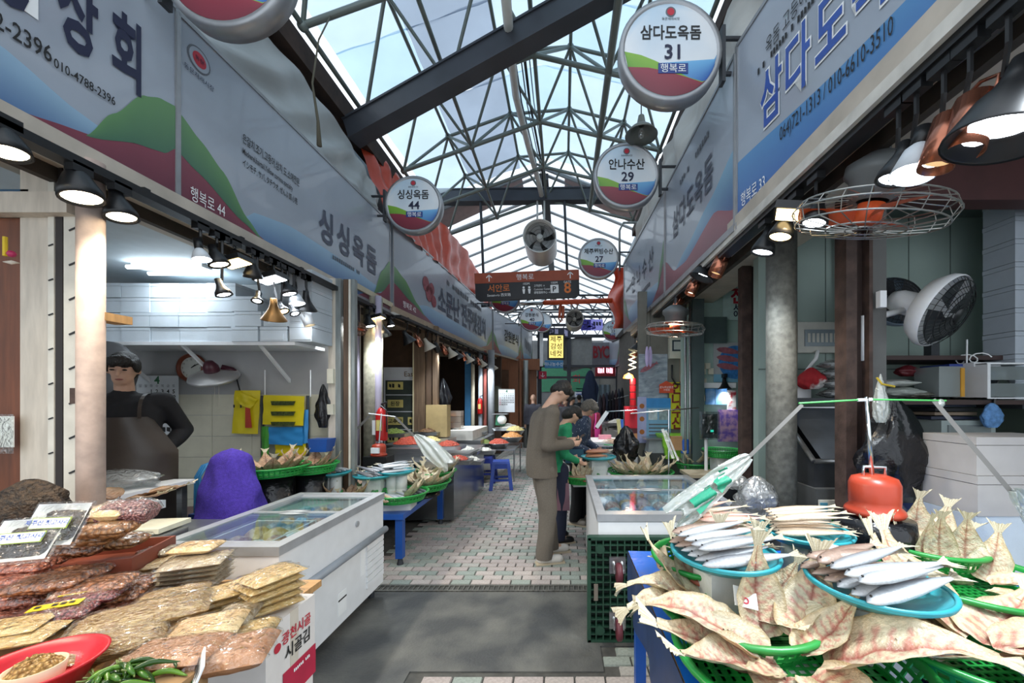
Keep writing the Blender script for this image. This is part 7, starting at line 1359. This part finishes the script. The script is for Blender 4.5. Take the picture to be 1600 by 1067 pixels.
t, w, h = poster(1010, 1048, 622, 690, 4.92, 'price_poster', 'sky blue poster with two fish photos beside the yellow banner', mat('sky_poster', '7aa8c8', .5)); MB().bx(0, w, -.003, 0, h*.78, h).obj('header', mat('deep_sky', '3a8ac8', .5), t); MB().bx(w*.08, w*.45, -.004, 0, h*.5, h*.75).obj('photo', mat('photo_a', 'b8c4c8', .4, var=.3, scale=20), t); MB().bx(w*.52, w*.92, -.004, 0, h*.5, h*.75).obj('photo', mat('photo_b', '9aa8ac', .4, var=.3, scale=20), t)
for k in range(4): MB().bx(w*.1, w*.9, -.004, 0, h*(.38-.08*k), h*(.41-.08*k)).obj('print_line', ink_grey, t)
t, w, h = poster(996, 1010, 620, 692, 4.925, 'side_poster', 'narrow lilac poster with small product pictures', mat('lilac_poster', 'a8acd0', .5))
for k in range(3): MB().cyl((w/2, -.003, h*(.8-.28*k)), (w/2, 0, h*(.8-.28*k)), w*.28, n=12).obj('photo', mat('amber_photo', 'a8642a', .5), t)
t, w, h = poster(1046, 1071, 597, 670, 4.93, 'yellow_banner', 'yellow vertical banner with dark red lettering', mat('yellow_banner', 'c8c020', .5)); 
for k, s_ in enumerate('안나수산'): text(t, s_, w*.5, h*(.87-.25*k), .17, mat('dark_red_ink', '7a2018', .5), bold=.03)
t = thing('house_sticker', 'orange house shaped sticker with white writing', 'sticker', W(1041, 605, 4.9)); s = 4.9/F; MB().plate([(-11*s, -9*s), (-11*s, 4*s), (0, 10*s), (11*s, 4*s), (11*s, -9*s)], -.01, 0).obj('sheet', mat('orange_sticker', 'c84a28', .5), t); text(t, '온누리상품권', 0, 0, .032, ink_white, y=-.014); text(t, '가맹점', 0, -.035, .03, ink_white, y=-.014)
for k in range(2): 
    t = thing('fish_ornament', f'hanging lavender fish ornament, {("front", "rear")[k]} one', 'ornament', W(1011+5*k, 557, 4.7+.05*k)); MB().sph((0, 0, 0), (.025, .012, .13), 12).obj('fish_body', mat('lavender_foil', 'b8a8d0', .35), t, True); MB().cyl((0, 0, .12), (0, 0, .62), .003, n=4).obj('cord', black, t)
for k in range(5): t = thing('red_charm', f'red firecracker charm, {ordn(k)} down the hanging string', 'charm', W(989, 596+11*k, 6.2)); MB().cyl((0, 0, -.05), (0, 0, .05), .05, n=10).obj('charm', mat('charm_red', 'b01824', .4), t)
t = thing('orange_bulb', 'glowing amber lamp above the red charms', 'lamp', W(982, 588, 6.2)); MB().lathe([(0, .06), (.07, .02), (.09, -.03), (.0, -.04)], 16).obj('shade', mat('amber_glow', 'ffb060', .4, emit='ff9a40', es=3), t, True); light('amber_light', 'POINT', W(982, 590, 6.1), 12, WARM, t, size=.05)
for k in range(8): t = thing('paper_strip', f'pale folded paper strip, {ordn(k)} down the string over the amber lamp', 'strip', W(988, 548+4*k, 6.1)); MB().box((0, 0, 0), (.13, .03, .016), M=Matrix.Rotation(R(20*(-1)**k), 4, 'Y')).obj('strip', mat('pale_strip_paper', 'd8cca0', .5), t)
# stall tables further along
table('stall_table', 'stall table with a blue leg at the freezer end', .28, 1.3, 3.85, 4.85, .58, white_metal, blue_paint)
X = tr(908, 742, 4.15, .2, 'basket', 'green basket of slim fish at the aisle corner behind the freezer', .58, 'box'); parallel(X, 5, 150, .3, ['pale', 'pink'], 'aisle corner basket', .7, 1); radial(X, ring(4, 30, 120, 30, 'prop', .3), .22, 'cream', 'aisle corner basket')
X = tr(1000, 735, 4.25, .36, 'basket', 'wide green basket of upright split fish behind the glass freezer', .58, 'box'); radial(X, ring(12, 0, 355, 14, 'prop', .5)+ring(5, 60, 330, 26, 'prop', .2), .27, 'cream', 'wide basket behind the freezer')
X = tr(935, 713, 4.3, .19, 'plate', 'turquoise plate of rust brown fish on a wrapped white column', .58, 'box'); parallel(X, 4, -8, .30, ['rust'], 'plate on the white column', .5, 2)
X = tr(1085, 722, 4.45, .22, 'basket', 'green basket of split fish below the scale display', .58, 'box'); radial(X, ring(7, 0, 340, 28, 'prop', .4), .24, 'cream', 'basket below the scale display')
X = tr(960, 692, 5.95, .28, 'basket', 'green basket bristling with slim golden fish', .86, 'box'); parallel(X, 9, 160, .34, ['pale'], 'bristling golden basket', .8, 2); parallel(X, 6, 40, .3, ['pale'], 'rear of the bristling basket', .7, 1)
table('stall_table', 'white topped stall table under the bristling golden fish', .3, 1.4, 5.85, 6.6, .86, white_metal, blue_paint)
crumple('black_bag', 'knotted black bag slumped behind the rust brown fish', tuple(W(978, 720, 4.6)), (.38, .3, .42), black_film, taper=.4, amp=.05)
lime = mat('lime_plastic', '8acb3a', .4, var=.06)
for k, (px, py, w, lb) in enumerate(((1068, 714, .52, 'lower'), (1062, 696, .48, 'upper'))): t = thing('lime_crate', f'lime green lidded crate, {lb} of the pair', 'crate', W(px, py, 4.75)); MB().box((0, 0, .06), (w, .3, .12), taper=1.05).obj('tub', lime, t); MB().box((0, 0, .13), (w*1.08, .33, .025)).obj('lid', lime, t)
t = thing('blue_cup', 'blue handled cup on a blue base before the lime crates', 'cup', W(1072, 708, 4.4)); MB().lathe([(0, 0), (.06, 0), (.06, .02), (.04, .03), (.045, .14), (.03, .16), (0, .16)], 18).obj('cup', mat('cobalt', '2a62b8', .4), t, True)
bxt('carton', 'small kraft carton leaning beside the blue cup', 'box', W(1056, 703, 4.45), .13, .06, .16, kraft, 'box')
t = thing('price_scale', 'electronic scale with a dark display on a post', 'scale', W(1112, 742, 3.95)); MB().bx(-.28, .3, -.16, .16, 0, .03).obj('platform', mat('beige_platform', 'b4a890', .5), t); MB().bx(-.29, .31, -.17, .17, -.06, 0).obj('base', dark_steel, t); MB().cyl((-.02, .1, .03), (-.02, .1, .38), .018, n=10).obj('post', white_metal, t)
d_ = MB().box((-.0, .06, .5), (.15, .05, .25)).obj('display', mat('display_case', '3c4448', .4), t); MB().bx(-.055, .055, .03, .034, .42, .6).obj('screen', mat('display_screen', '27302e', .3), d_); MB().bx(0, .03, .027, .03, .44, .46).obj('readout', mat('teal_readout', '2a9a8a', .4, emit='2ad0b0', es=1.2), d_); MB().bx(-.09, .09, .02, .1, .36, .65).obj('dust_bag', mat_clear('dust_bag', 'e0e4e4', .86, .2, .5, 16), t)
bxt('scale_stand', 'narrow steel stand holding the electronic scale', 'stand', (W(1112, 742, 3.95).x, 3.95, 0), .4, .28, W(1112, 742, 3.95).z-.06, dark_steel)
t = thing('dial_scale', 'flat grey kitchen scale by the sky blue poster', 'scale', W(1025, 706, 4.75)); MB().box((0, 0, .08), (.24, .2, .16), taper=.8).obj('body', mat('grey_scale', '8a9498', .4), t); MB().bx(-.15, .15, -.13, .13, .16, .18).obj('pan', steel, t)
bxt('grey_bin', 'grey plastic bin under the flat kitchen scale', 'bin', (W(1025, 715, 4.75).x, 4.78, 0), .26, .26, W(1025, 706, 4.75).z, mat('bin_grey', '3c4042', .5))
X = tr(1128, 702, 4.15, .2, 'basket', 'dark green basket below the purple cloth', .58, 'box')
# thin whisk frames
c = W(1045, 720, 4.0); t = thing('fly_whisk', 'thin rod fly whisk with a long level arm over the wide basket', 'fly whisk', (c.x, c.y, .58)); MB().cyl((0, 0, 0), (0, 0, W(1058, 640, 4).z-.58), .01, n=8).obj('rod', chrome, t); a_ = Vector((c.x, c.y, .58)); MB().cyl(W(985, 646, 4.0)-a_, W(1092, 637, 4.0)-a_, .007, n=6).obj('arm', chrome, t); ribbon(W(1035, 670, 3.9)-a_, W(1052, 716, 3.8)-a_, .03, milky, 'streamer', t); ribbon(W(1040, 672, 3.9)-a_, W(1060, 720, 3.8)-a_, .02, milky, 'streamer', t)
c = W(975, 665, 5.9); t = thing('fly_whisk', 'far fly whisk frame with white and cream cloth strips', 'fly whisk', (c.x, c.y, .86)); a_ = Vector((c.x, c.y, .86)); MB().cyl((0, 0, 0), (0, 0, W(975, 640, 5.9).z-.86), .01, n=8).obj('rod', chrome, t); MB().cyl(W(948, 643, 5.9)-a_, W(1000, 640, 5.9)-a_, .008, n=6).obj('arm', chrome, t); ribbon(W(949, 643, 5.9)-a_, W(932, 668, 5.9)-a_, .06, ink_white, 'streamer', t); ribbon(W(966, 655, 5.9)-a_, W(970, 690, 5.9)-a_, .06, mat('cream_cloth', 'd8cc90', .8), 'streamer', t)
for k, (px, py, w, h, d, cl_, lb) in enumerate(((992, 692, .16, .1, .16, 'a07048', 'small kraft box before the lilac poster'), (990, 682, .16, .14, .14, '4a1a22', 'maroon box behind the small kraft box'), (975, 665, .12, .1, .1, '2a5ab0', 'blue cup shaped tub by the cream cloth'), (985, 668, .14, .1, .1, '7a9090', 'teal grey tin beside the maroon box'), (985, 650, .2, .16, .12, 'b82434', 'tall red packet stack below the charms'), (945, 693, .2, .07, .1, 'd890a0', 'rolled pink cloth under the golden fish'))): p = W(px, py, 6.3); bxt('stall_box', lb, 'box', (p.x, p.y, .86), w, d, h+max(0, p.z-.86), mat('stallbox_'+cl_, cl_, .5))
# clothes shop at the far end
t = thing('clothes_rail', 'far clothes rail with hanging dark garments', 'rail', W(950, 640, 11)); MB().tube([(-.6, 0, -.5), (-.5, 0, .15), (.6, 0, .4)], .02, 6).obj('rail', chrome, t)
for k in range(8): crumple('garment', f'dark hanging garment, {ordn(k)} along the far clothes rail', (W(938+5*k, 690, 11).x, 11+.02*k, .9), (.12, .3, .75+.03*k), mat(f'garment_{k % 4}', ('23202a', '3a2a30', '2a3040', '1c1c22')[k % 4], .9), 'garment', taper=1.1, parts='cloth')
crumple('blue_coat', 'long navy garment hanging before the grey curtains', (W(922, 680, 13).x, 13, 1.0), (.5, .2, 1.5), mat('navy_cloth', '28344e', .9), 'garment', taper=.95, parts='cloth')
for k in range(7): t = thing('curtain', f'grey blue plastic curtain strip, {ordn(k)} along the far shop', 'curtain', W(925+8*k, 690, 15.5)); MB().grid(lambda u, v: (.2*(u-.5), .03*math.sin(u*6), 2.3*v), 6, 2).obj('strip', mat('curtain_strip', '8aa0ac', .4, var=.1), t)
t, w, h = poster(898, 920, 603, 620, 19.97, 'notice_board', 'white notice board with lines of writing at the far end', mat('notice_white', 'c8ccd4', .5))
for k in range(3): MB().bx(w*.1, w*.9, -.01, 0, h*(.2+.25*k), h*(.28+.25*k)).obj('print_line', ink_blue, t)
bxt('far_stall', 'far stall counter stacked with grey goods', 'stall', (1.35, 8.4, 0), .7, 2.4, .9, mat('far_counter', '7a7672', .6)); bxt('far_stall', 'distant stall counter below the clothes rail', 'stall', (1.4, 11.8, 0), .7, 2.4, .8, mat('far_counter2', '5a5654', .6))
for k in range(3): dish(965-6*k, 660+2*k, 8.0+.5*k, .25, ('white', 'dark', 'orange')[k], f'tray of far stall goods, {ordn(k)} along the grey counter')
# ================================================================ PEOPLE
skin_m = mat('skin', 'c39a82', .5, var=.08, scale=12); skin_d = mat('skin_tan', 'a67e68', .5, var=.08, scale=12); hair_b = mat('black_hair', '17130f', .5, var=.4, scale=60, bump=.6, bscale=120, stretch=(1, 1, .3)); hair_g = mat('grey_hair', '5c564e', .6, var=.4, scale=60, bump=.7, bscale=120)
def hand(b, e, w, n, k=1., curl=.5, side=1):
    e, w = Vector(e), Vector(w); d = (w-e).normalized(); n = Vector(n); n = (n-d*n.dot(d)).normalized(); s = d.cross(n)*side
    b.cap(w+d*.02*k, w+d*.075*k, .026*k, .03*k, 10); b.cap(w+d*.05*k+s*.02*k, w+d*.085*k+s*.024*k, .016*k, .014*k, 8); b.cap(w+d*.05*k-s*.02*k, w+d*.085*k-s*.024*k, .016*k, .014*k, 8)
    for i, l in enumerate((.85, 1., .95, .75)):
        p = w+d*.088*k+s*(1.5-i)*.0185*k; a = 0.
        for j, sg in enumerate((.038, .027, .021)): a += curl*(.5, .9, .6)[j]; q = p+(d*math.cos(a)+n*math.sin(a))*sg*l*k; b.cap(p, q, (.0095-.0008*j)*k, (.009-.0008*j)*k, 8); p = q
    p = w+d*.03*k+s*.026*k; q = p+(d*.7+s*.6+n*.35).normalized()*.036*k; b.cap(p, q, .012*k, .011*k, 8); b.cap(q, q+(d*.9+s*.1+n*.5).normalized()*.03*k, .0105*k, .009*k, 8)
def person(label, loc, rz, h, J=None, top=None, sleeve_to=1., bottom=None, shoe=None, hair='short', hairm=None, skinm=None, vox=.0095, group=None, loose=0., face=True, jacket=False, fat=1., skirt=None, curl=.5, seated=False, headtilt=0.):
    k = h/1.72; t = thing('person', label, 'person', loc, rz, group); j = dict(hip=(0, 0, .9), waist=(0, 0, 1.06), chest=(0, 0, 1.28), neck=(0, .01, 1.44), head=(0, -.02, 1.6), shl=(.185, 0, 1.385), shr=(-.185, 0, 1.385), ell=(.23, .03, 1.11), elr=(-.23, .03, 1.11), wrl=(.23, -.05, .87), wrr=(-.23, -.05, .87), hl=(.09, 0, .88), hr=(-.09, 0, .88), knl=(.095, -.01, .48), knr=(-.095, -.01, .48), anl=(.1, .02, .085), anr=(-.1, .02, .085), npl=(0, -1, 0), npr=(0, -1, 0)); j.update(J or {})
    V = {n: Vector(v)*k if n not in ('npl', 'npr') else Vector(v) for n, v in j.items()}
    up = (V['head']-V['neck']).normalized(); hx = Vector((1, 0, 0)); fw_ = up.cross(hx).normalized()*-1; fw_ = -(hx.cross(up)).normalized() if False else Vector((0, -1, 0)); fw_ = (fw_-up*fw_.dot(up)).normalized()
    if headtilt: q = Matrix.Rotation(headtilt, 3, 'X'); fw_ = q @ fw_; up = q @ up
    HM = Matrix((hx, -fw_, up)).transposed().to_4x4(); hc = V['head']; P3 = lambda x, y, z: hc+HM @ Vector((x*k, y*k, z*k))
    b = MB(); b.sph(hc+HM @ Vector((0, .008*k, .02*k)), (.074*k, .092*k, .1*k), 16, HM); b.sph(P3(0, -.02, -.05), (.055*k, .06*k, .065*k), 14, HM); b.cap(P3(0, -.092, .005), P3(0, -.104, -.022), .009*k, .014*k, 8)
    for s in (-1, 1): b.sph(P3(s*.076, .012, -.005), (.012*k, .02*k, .03*k), 8, HM)
    b.cap(V['neck']-up*.05*k, hc-up*.05*k, .056*k, .05*k, 12)
    b.cap(V['chest']+Vector((.07*k, 0, .02*k)), V['waist']+Vector((.06*k, 0, 0)), .1*k*fat, .095*k*fat, 12); b.cap(V['chest']+Vector((-.07*k, 0, .02*k)), V['waist']+Vector((-.06*k, 0, 0)), .1*k*fat, .095*k*fat, 12); b.cap(V['waist'], V['hip'], .12*k*fat, .13*k*fat, 12); b.cap(V['chest'], V['neck'], .1*k, .05*k, 10)
    for s, e, w_, n_, sd in (('shl', 'ell', 'wrl', 'npl', 1), ('shr', 'elr', 'wrr', 'npr', -1)):
        b.cap(V['chest'].lerp(V[s], .5), V[s], .07*k, .055*k, 10); b.cap(V[s], V[e], .05*k, .04*k, 10); b.cap(V[e], V[w_], .04*k, .027*k, 10); hand(b, V[e], V[w_], V[n_], k, curl, sd)
    for a, n_, q in (('hl', 'knl', 'anl'), ('hr', 'knr', 'anr')): b.cap(V[a], V[n_], .08*k, .055*k, 10); b.cap(V[n_], V[q], .05*k, .036*k, 10); b.cap(V[q], V[q]+Vector((0, -.12*k, -.045*k)), .035*k, .026*k, 8)
    me = blob(b, vox, 3); me.materials.append(skinm or skin_m); link('body', me, t)
    lz = 1+loose
    if top:
        c = MB(); r = .118*k*fat*lz
        for s in (-1, 1): c.cap(V['chest']+Vector((s*.075*k, 0, .03*k)), V['waist']+Vector((s*.065*k, 0, 0)), r, r*.97, 12); c.cap(V['waist']+Vector((s*.06*k, 0, 0)), V['hip']+Vector((s*.07*k, 0, (-.2 if jacket else -.08)*k)), r*.97, r*1.12, 12)
        c.cap(V['chest'], V['neck']-Vector((0, 0, .03*k)), .11*k, .075*k, 10); c.cap(V['chest'], V['waist'], r*1.06, r*1.08, 12); c.cap(V['waist'], V['hip']-Vector((0, 0, .06*k)), r*1.08, r*1.2, 12)
        for s, e, w_ in (('shl', 'ell', 'wrl'), ('shr', 'elr', 'wrr')):
            c.cap(V['chest'].lerp(V[s], .4), V[s], .085*k, .07*k*lz, 10); c.cap(V[s], V[e], .066*k*lz, .056*k*lz, 10)
            if sleeve_to > 0: c.cap(V[e], V[e].lerp(V[w_], sleeve_to*.96), .056*k*lz, .045*k*lz, 10)
        me = blob(c, max(.012, vox*1.2), 3, .011 if vox < .012 else .005, 9, [(V['hip']+Vector((0, 0, (-.1 if jacket else -.03)*k)), (0, 0, -1))]); me.materials.append(top); link('jacket' if jacket else 'shirt', me, t)
    if bottom:
        c = MB(); c.cap(V['waist'].lerp(V['hip'], .4), V['hip'], .125*k*fat, .14*k*fat, 12)
        for a, n_, q in (('hl', 'knl', 'anl'), ('hr', 'knr', 'anr')): c.cap(V[a], V[n_], .098*k*lz, .076*k*lz, 12); c.cap(V[n_], V[q]+Vector((0, .0, -.03*k)), .076*k*lz, .07*k*lz, 12)
        me = blob(c, max(.012, vox*1.2), 3, .010 if vox < .012 else .005, 9, [] if seated else [(Vector((0, 0, .05*k)), (0, 0, -1))]); me.materials.append(bottom); link('trousers', me, t)
    for q in ('anl', 'anr'):
        a = V[q]; c = MB(); c.cap((a.x, a.y+.03*k, .045*k if not seated else a.z-.04*k), (a.x*1.08, a.y-.14*k, .036*k if not seated else a.z-.05*k), .044*k, .04*k, 12); c.v = [Vector((v.x, v.y, max(v.z, .0))) for v in c.v]; so = c.obj('shoe', shoe or black, t, True); MB().box((a.x*1.04, a.y-.055*k, .008), (.088*k, .27*k, .014)).obj('sole', mat('shoe_sole', 'b8aa92', .7), so)
    hm = hairm or hair_b; c = MB(); c.sph(P3(0, .022, .045), (.083*k, .094*k, .088*k), 16, HM)
    if hair == 'short': c.sph(P3(0, .06, .0), (.072*k, .05*k, .075*k), 12, HM); c.sph(P3(.0, -.055, .085), (.068*k, .035*k, .035*k), 12, HM); [c.sph(P3(s*.072, .03, .02), (.016*k, .035*k, .05*k), 10, HM) for s in (-1, 1)]
    if hair == 'fringe': c.sph(P3(0, .06, .0), (.074*k, .05*k, .08*k), 12, HM); c.sph(P3(0, -.062, .068), (.072*k, .034*k, .045*k), 12, HM); [c.sph(P3(s*.074, -.005, .035), (.018*k, .055*k, .055*k), 10, HM) for s in (-1, 1)]
    if hair == 'perm': c.sph(P3(0, .05, .0), (.09*k, .07*k, .1*k), 12, HM); c.sph(P3(0, -.05, .08), (.08*k, .045*k, .04*k), 12, HM); [c.sph(P3(s*.08, .01, .0), (.025*k, .05*k, .06*k), 10, HM) for s in (-1, 1)]
    if hair == 'bob': c.sph(P3(0, .04, -.02), (.088*k, .075*k, .12*k), 12, HM); c.sph(P3(0, -.05, .075), (.075*k, .04*k, .04*k), 12, HM)
    if hair != 'bald': me = blob(c, .01 if vox < .012 else .014, 2, .007, 26); me.materials.append(hm); link('hair', me, t)
    if face:
        for s in (-1, 1):
            MB().sph(P3(s*.03, -.084, .012), (.013*k, .006*k, .006*k), 10, HM).obj('eye', mat('eye_dark', '1a1512', .2), t, True); MB().sph(P3(s*.031, -.087, .031), (.019*k, .006*k, .004*k), 8, HM).obj('eyebrow', hm, t, True)
        MB().sph(P3(0, -.083, -.055), (.022*k, .008*k, .006*k), 10, HM).obj('mouth', mat('lip', '8a4f48', .5), t, True)
    t['hm'] = 0; del t['hm']; return t, V, k
suit = mat('taupe_suiting', '5e564c', .85, var=.12, scale=140, bump=.1, bscale=300); suit2 = mat('taupe_trousers', '645d54', .85, var=.1, scale=120)
# man in the suit
p = atZ(853, 872, 0)
t, V, k = person('man in a taupe suit looking down at his phone in the aisle', (p.x+.02, p.y, 0), R(104), 1.71, dict(hip=(0, .06, .9), waist=(0, .07, 1.06), chest=(0, .03, 1.28), neck=(0, -.035, 1.45), head=(0, -.12, 1.575), shl=(.185, .0, 1.385), shr=(-.185, .0, 1.385), ell=(.23, .03, 1.1), elr=(-.23, .05, 1.1), wrl=(.1, -.2, 1.11), wrr=(-.13, -.19, 1.1), hl=(.09, .05, .88), hr=(-.09, .05, .88), knl=(.1, -.0, .48), knr=(-.1, .02, .48), anl=(.11, -.06, .085), anr=(-.11, .06, .085), npl=(-.6, 0, .5), npr=(.6, 0, .5)),
    suit, .97, suit2, mat('white_sneaker', 'c9c5bd', .6), 'short', vox=.0085, loose=.09, jacket=True, curl=.7, headtilt=R(24))
MB().box((-.0, -.33, 1.12), (.075, .15, .009), M=Matrix.Rotation(R(25), 4, 'X')).obj('phone', black, t) if False else None
o = thing('phone', 'dark phone held in both hands by the suited man', 'phone', M=MW[t.name] @ Matrix.Translation((-.01, -.30, 1.125)) @ Matrix.Rotation(R(-35), 4, 'X')); MB().bx(-.036, .036, -.07, .07, -.004, .004).obj('case', black, o); MB().bx(-.033, .033, -.066, .066, .004, .0045).obj('screen', mat('phone_screen', '2a3038', .15), o)
# short haired shopper behind him (green sleeves)
p = W(873, 850, 4.05); grn = mat('green_knit', '1f8a5c', .8, var=.1, scale=30)
person('shopper with black hair and green sleeves behind the suited man', (p.x, 4.1, 0), R(108), 1.5, dict(hip=(0, .1, .9), waist=(0, .08, 1.06), chest=(0, -.03, 1.28), neck=(0, -.1, 1.42), head=(0, -.18, 1.53), shl=(.185, -.04, 1.36), shr=(-.185, -.04, 1.36), ell=(.22, .0, 1.08), elr=(-.22, .0, 1.08), wrl=(.14, -.2, 1.0), wrr=(-.12, -.2, .98)), grn, .95, mat('navy_trousers', '1c2238', .85), black, 'bob', vox=.012, headtilt=R(28))
t = thing('shoulder_bag', 'dusty mauve shopping bag beside the green sleeved shopper', 'bag', W(880, 790, 4.0)); MB().box((0, 0, .1), (.14, .08, .28), taper=.85).obj('bag', mat('mauve_cloth', '7a5a66', .8), t); MB().tube([(-.05, 0, .23), (-.03, 0, .4), (.03, 0, .4), (.05, 0, .23)], .008, 6).obj('handle', mat('cream_strap', 'c8b87a', .7), t)
# older woman in the floral blouse
p = W(905, 800, 4.75); flo = mat('floral_blouse', '2c3a52', .8, var=0, col2='8a98a8', scale=34, kind='voronoi', sharp=(.16, .2))
flo.node_tree.nodes['Color Ramp'].color_ramp.elements[0].color = lin('aab4bc'); flo.node_tree.nodes['Color Ramp'].color_ramp.elements[1].color = lin('2c3a52')
t, V, k = person('older woman with short grey hair in a navy floral blouse', (p.x, 4.7, 0), R(62), 1.55, dict(hip=(0, .1, .9), waist=(0, .09, 1.06), chest=(0, .0, 1.28), neck=(0, -.07, 1.43), head=(0, -.14, 1.55), ell=(.23, .0, 1.08), elr=(-.23, .0, 1.08), wrl=(.15, -.2, 1.0), wrr=(-.13, -.2, 1.0), shl=(.185, -.02, 1.37), shr=(-.185, -.02, 1.37)), flo, .9, mat('black_trousers', '141416', .85), mat('grey_shoe', '8a8278', .7), 'perm', hair_g, vox=.011, fat=1.1, loose=.1, headtilt=R(26))
t = thing('waist_bag', 'teal leather bag held against the floral blouse', 'bag', W(898, 712, 4.5)); MB().box((0, 0, 0), (.22, .1, .16), taper=.9).obj('bag', mat('teal_leather', '1f4f66', .5), t)
# stallholder in magenta with pink apron
p = W(920, 760, 6.9); mg = mat('magenta_top', '6a1634', .85, var=.1)
t, V, k = person('stallholder in a dark magenta top and bright pink apron', (p.x, 6.9, 0), R(200), 1.52, dict(head=(0, -.06, 1.58)), mg, .95, mat('black_trousers', '141416', .85), black, 'short', vox=.014, face=False)
for s in (-1, 1): MB().grid(lambda u, v: (s*(.04+.13*u), .165*math.cos(u*.8), (1.12-.62*v)*k), 5, 8).obj('apron', mat('hot_pink_apron', 'b83a8a', .6), t, True); MB().tube([(s*.04, .15, 1.12*k), (s*.07, .14, 1.28*k), (s*.1, .08, 1.42*k)], .014, 6).obj('apron_strap', mat('hot_pink_apron', 'b83a8a', .6), t)
# seller in the black apron
p = W(194, 620, 2.8); bk = mat('black_knit', '141418', .85, var=.15, scale=40)
t, V, k = person('seller in a black jumper and dark leather apron, hand on hip', (p.x, 2.8, .08), R(34), 1.76, dict(head=(0, -.02, 1.6), ell=(.29, .12, 1.16), elr=(-.29, .12, 1.16), wrl=(.2, -.03, 1.0), wrr=(-.2, -.03, 1.0), shl=(.19, 0, 1.385), shr=(-.19, 0, 1.385), npl=(-.5, .6, 0), npr=(.5, .6, 0)), bk, .97, mat('black_trousers', '141416', .85), black, 'fringe', vox=.0085, fat=1.05, loose=.03)
apm = mat('dark_leather_apron', '3a332e', .38, var=.15, scale=5, bump=.1, bscale=12)
def ap(u, v):
    z = 1.27-.75*v; wd = .12+.11*min(1, v*3); a = (u-.5)*2; r = .185+.03*v+.012*math.sin(a*5+v*2)*v
    return (math.sin(a*1.25)*wd*1.35*k, -(math.cos(a*1.15)*r)*k, z*k)
MB().grid(ap, 24, 18).obj('apron', apm, t, True)
for s in (-1, 1): MB().grid(lambda u, v: (s*(.115+.02*u)*k+.02*(v-.5), (-.165+.04*u*u-.03*math.sin(u*3.1))*k+.19*u**3*k, (1.26+.19*math.sin(u*1.57))*k), 8, 1).obj('apron_strap', apm, t)
# seated helper behind the pole
olive = mat('olive_sleeve', '4f4636', .85, var=.15)
person('seated helper in an olive sleeved jacket hidden behind the round pole', (W(100, 700, 2.55).x, 2.62, .08), R(60), 1.6, dict(hip=(0, .05, .48), waist=(0, .03, .64), chest=(0, -.02, .86), neck=(0, -.04, 1.0), head=(0, -.08, 1.13), shl=(.18, -.02, .95), shr=(-.18, -.02, .95), ell=(.26, -.12, .77), elr=(-.24, -.1, .75), wrl=(.2, -.34, .8), wrr=(-.12, -.32, .78), hl=(.09, .02, .48), hr=(-.09, .02, .48), knl=(.11, -.4, .46), knr=(-.11, -.4, .46), anl=(.11, -.4, .085), anr=(-.11, -.4, .085), npl=(0, 0, -1), npr=(0, 0, -1)), olive, .9, mat('teal_trousers', '1f5a66', .8), black, 'short', vox=.012, skinm=skin_m, seated=True)
t = thing('stool', 'low wooden stool under the seated helper', 'stool', (W(100, 700, 2.55).x-.03, 2.66, .08)); MB().cyl((0, 0, .28), (0, 0, .31), .16, n=20).obj('seat', wood, t)
for k_ in range(4): a = k_*1.57+.78; MB().cyl((.11*math.cos(a), .11*math.sin(a), .28), (.14*math.cos(a), .14*math.sin(a), 0), .016, n=8).obj('leg', wood, t)
# dried fish being sorted on the foam tray
for k_, (px, py, az) in enumerate(((165, 763, 200), (180, 758, 20), (190, 762, 350), (160, 770, 170), (200, 766, 10))):
    c = W(px, py, 2.13); fish('split', frame((c.x, 2.13+.02*k_, .905+.012*k_), R(az), R(6), 0, .26), f'tan dried fish piece on the foam tray, {ordn(k_)} of five', 'tan', 'dried fish on the foam tray', 'flat', k_)
# distant shoppers
far_p = [((833, 690, 10.5), 1.66, 'bald', '3a3a44', 'bald shopper walking away near the wooden shop front', 180), ((884, 680, 12), 1.55, 'short', '6a6a70', 'far shopper in grey beyond the floral blouse', 20), ((893, 690, 11), 1.6, 'short', '20242e', 'far shopper in dark clothes facing the stalls', 90), ((876, 670, 14), 1.6, 'bob', '8a5a5a', 'distant shopper in a dusty pink hat and coat', 0), ((905, 680, 13), 1.68, 'short', '23262a', 'distant dark haired shopper by the notice board', 180)]
for (px, py, Y), h_, hr, cl_, lb, rz in far_p: person(lb, (W(px, py, Y).x, Y, 0), R(rz), h_, {}, mat('coat_'+cl_, cl_, .85), .95, mat('black_trousers', '141416', .85), black, hr, vox=.02, face=False, group='distant shoppers in the aisle')
set_type()
bpy.data.scenes.remove(TS)
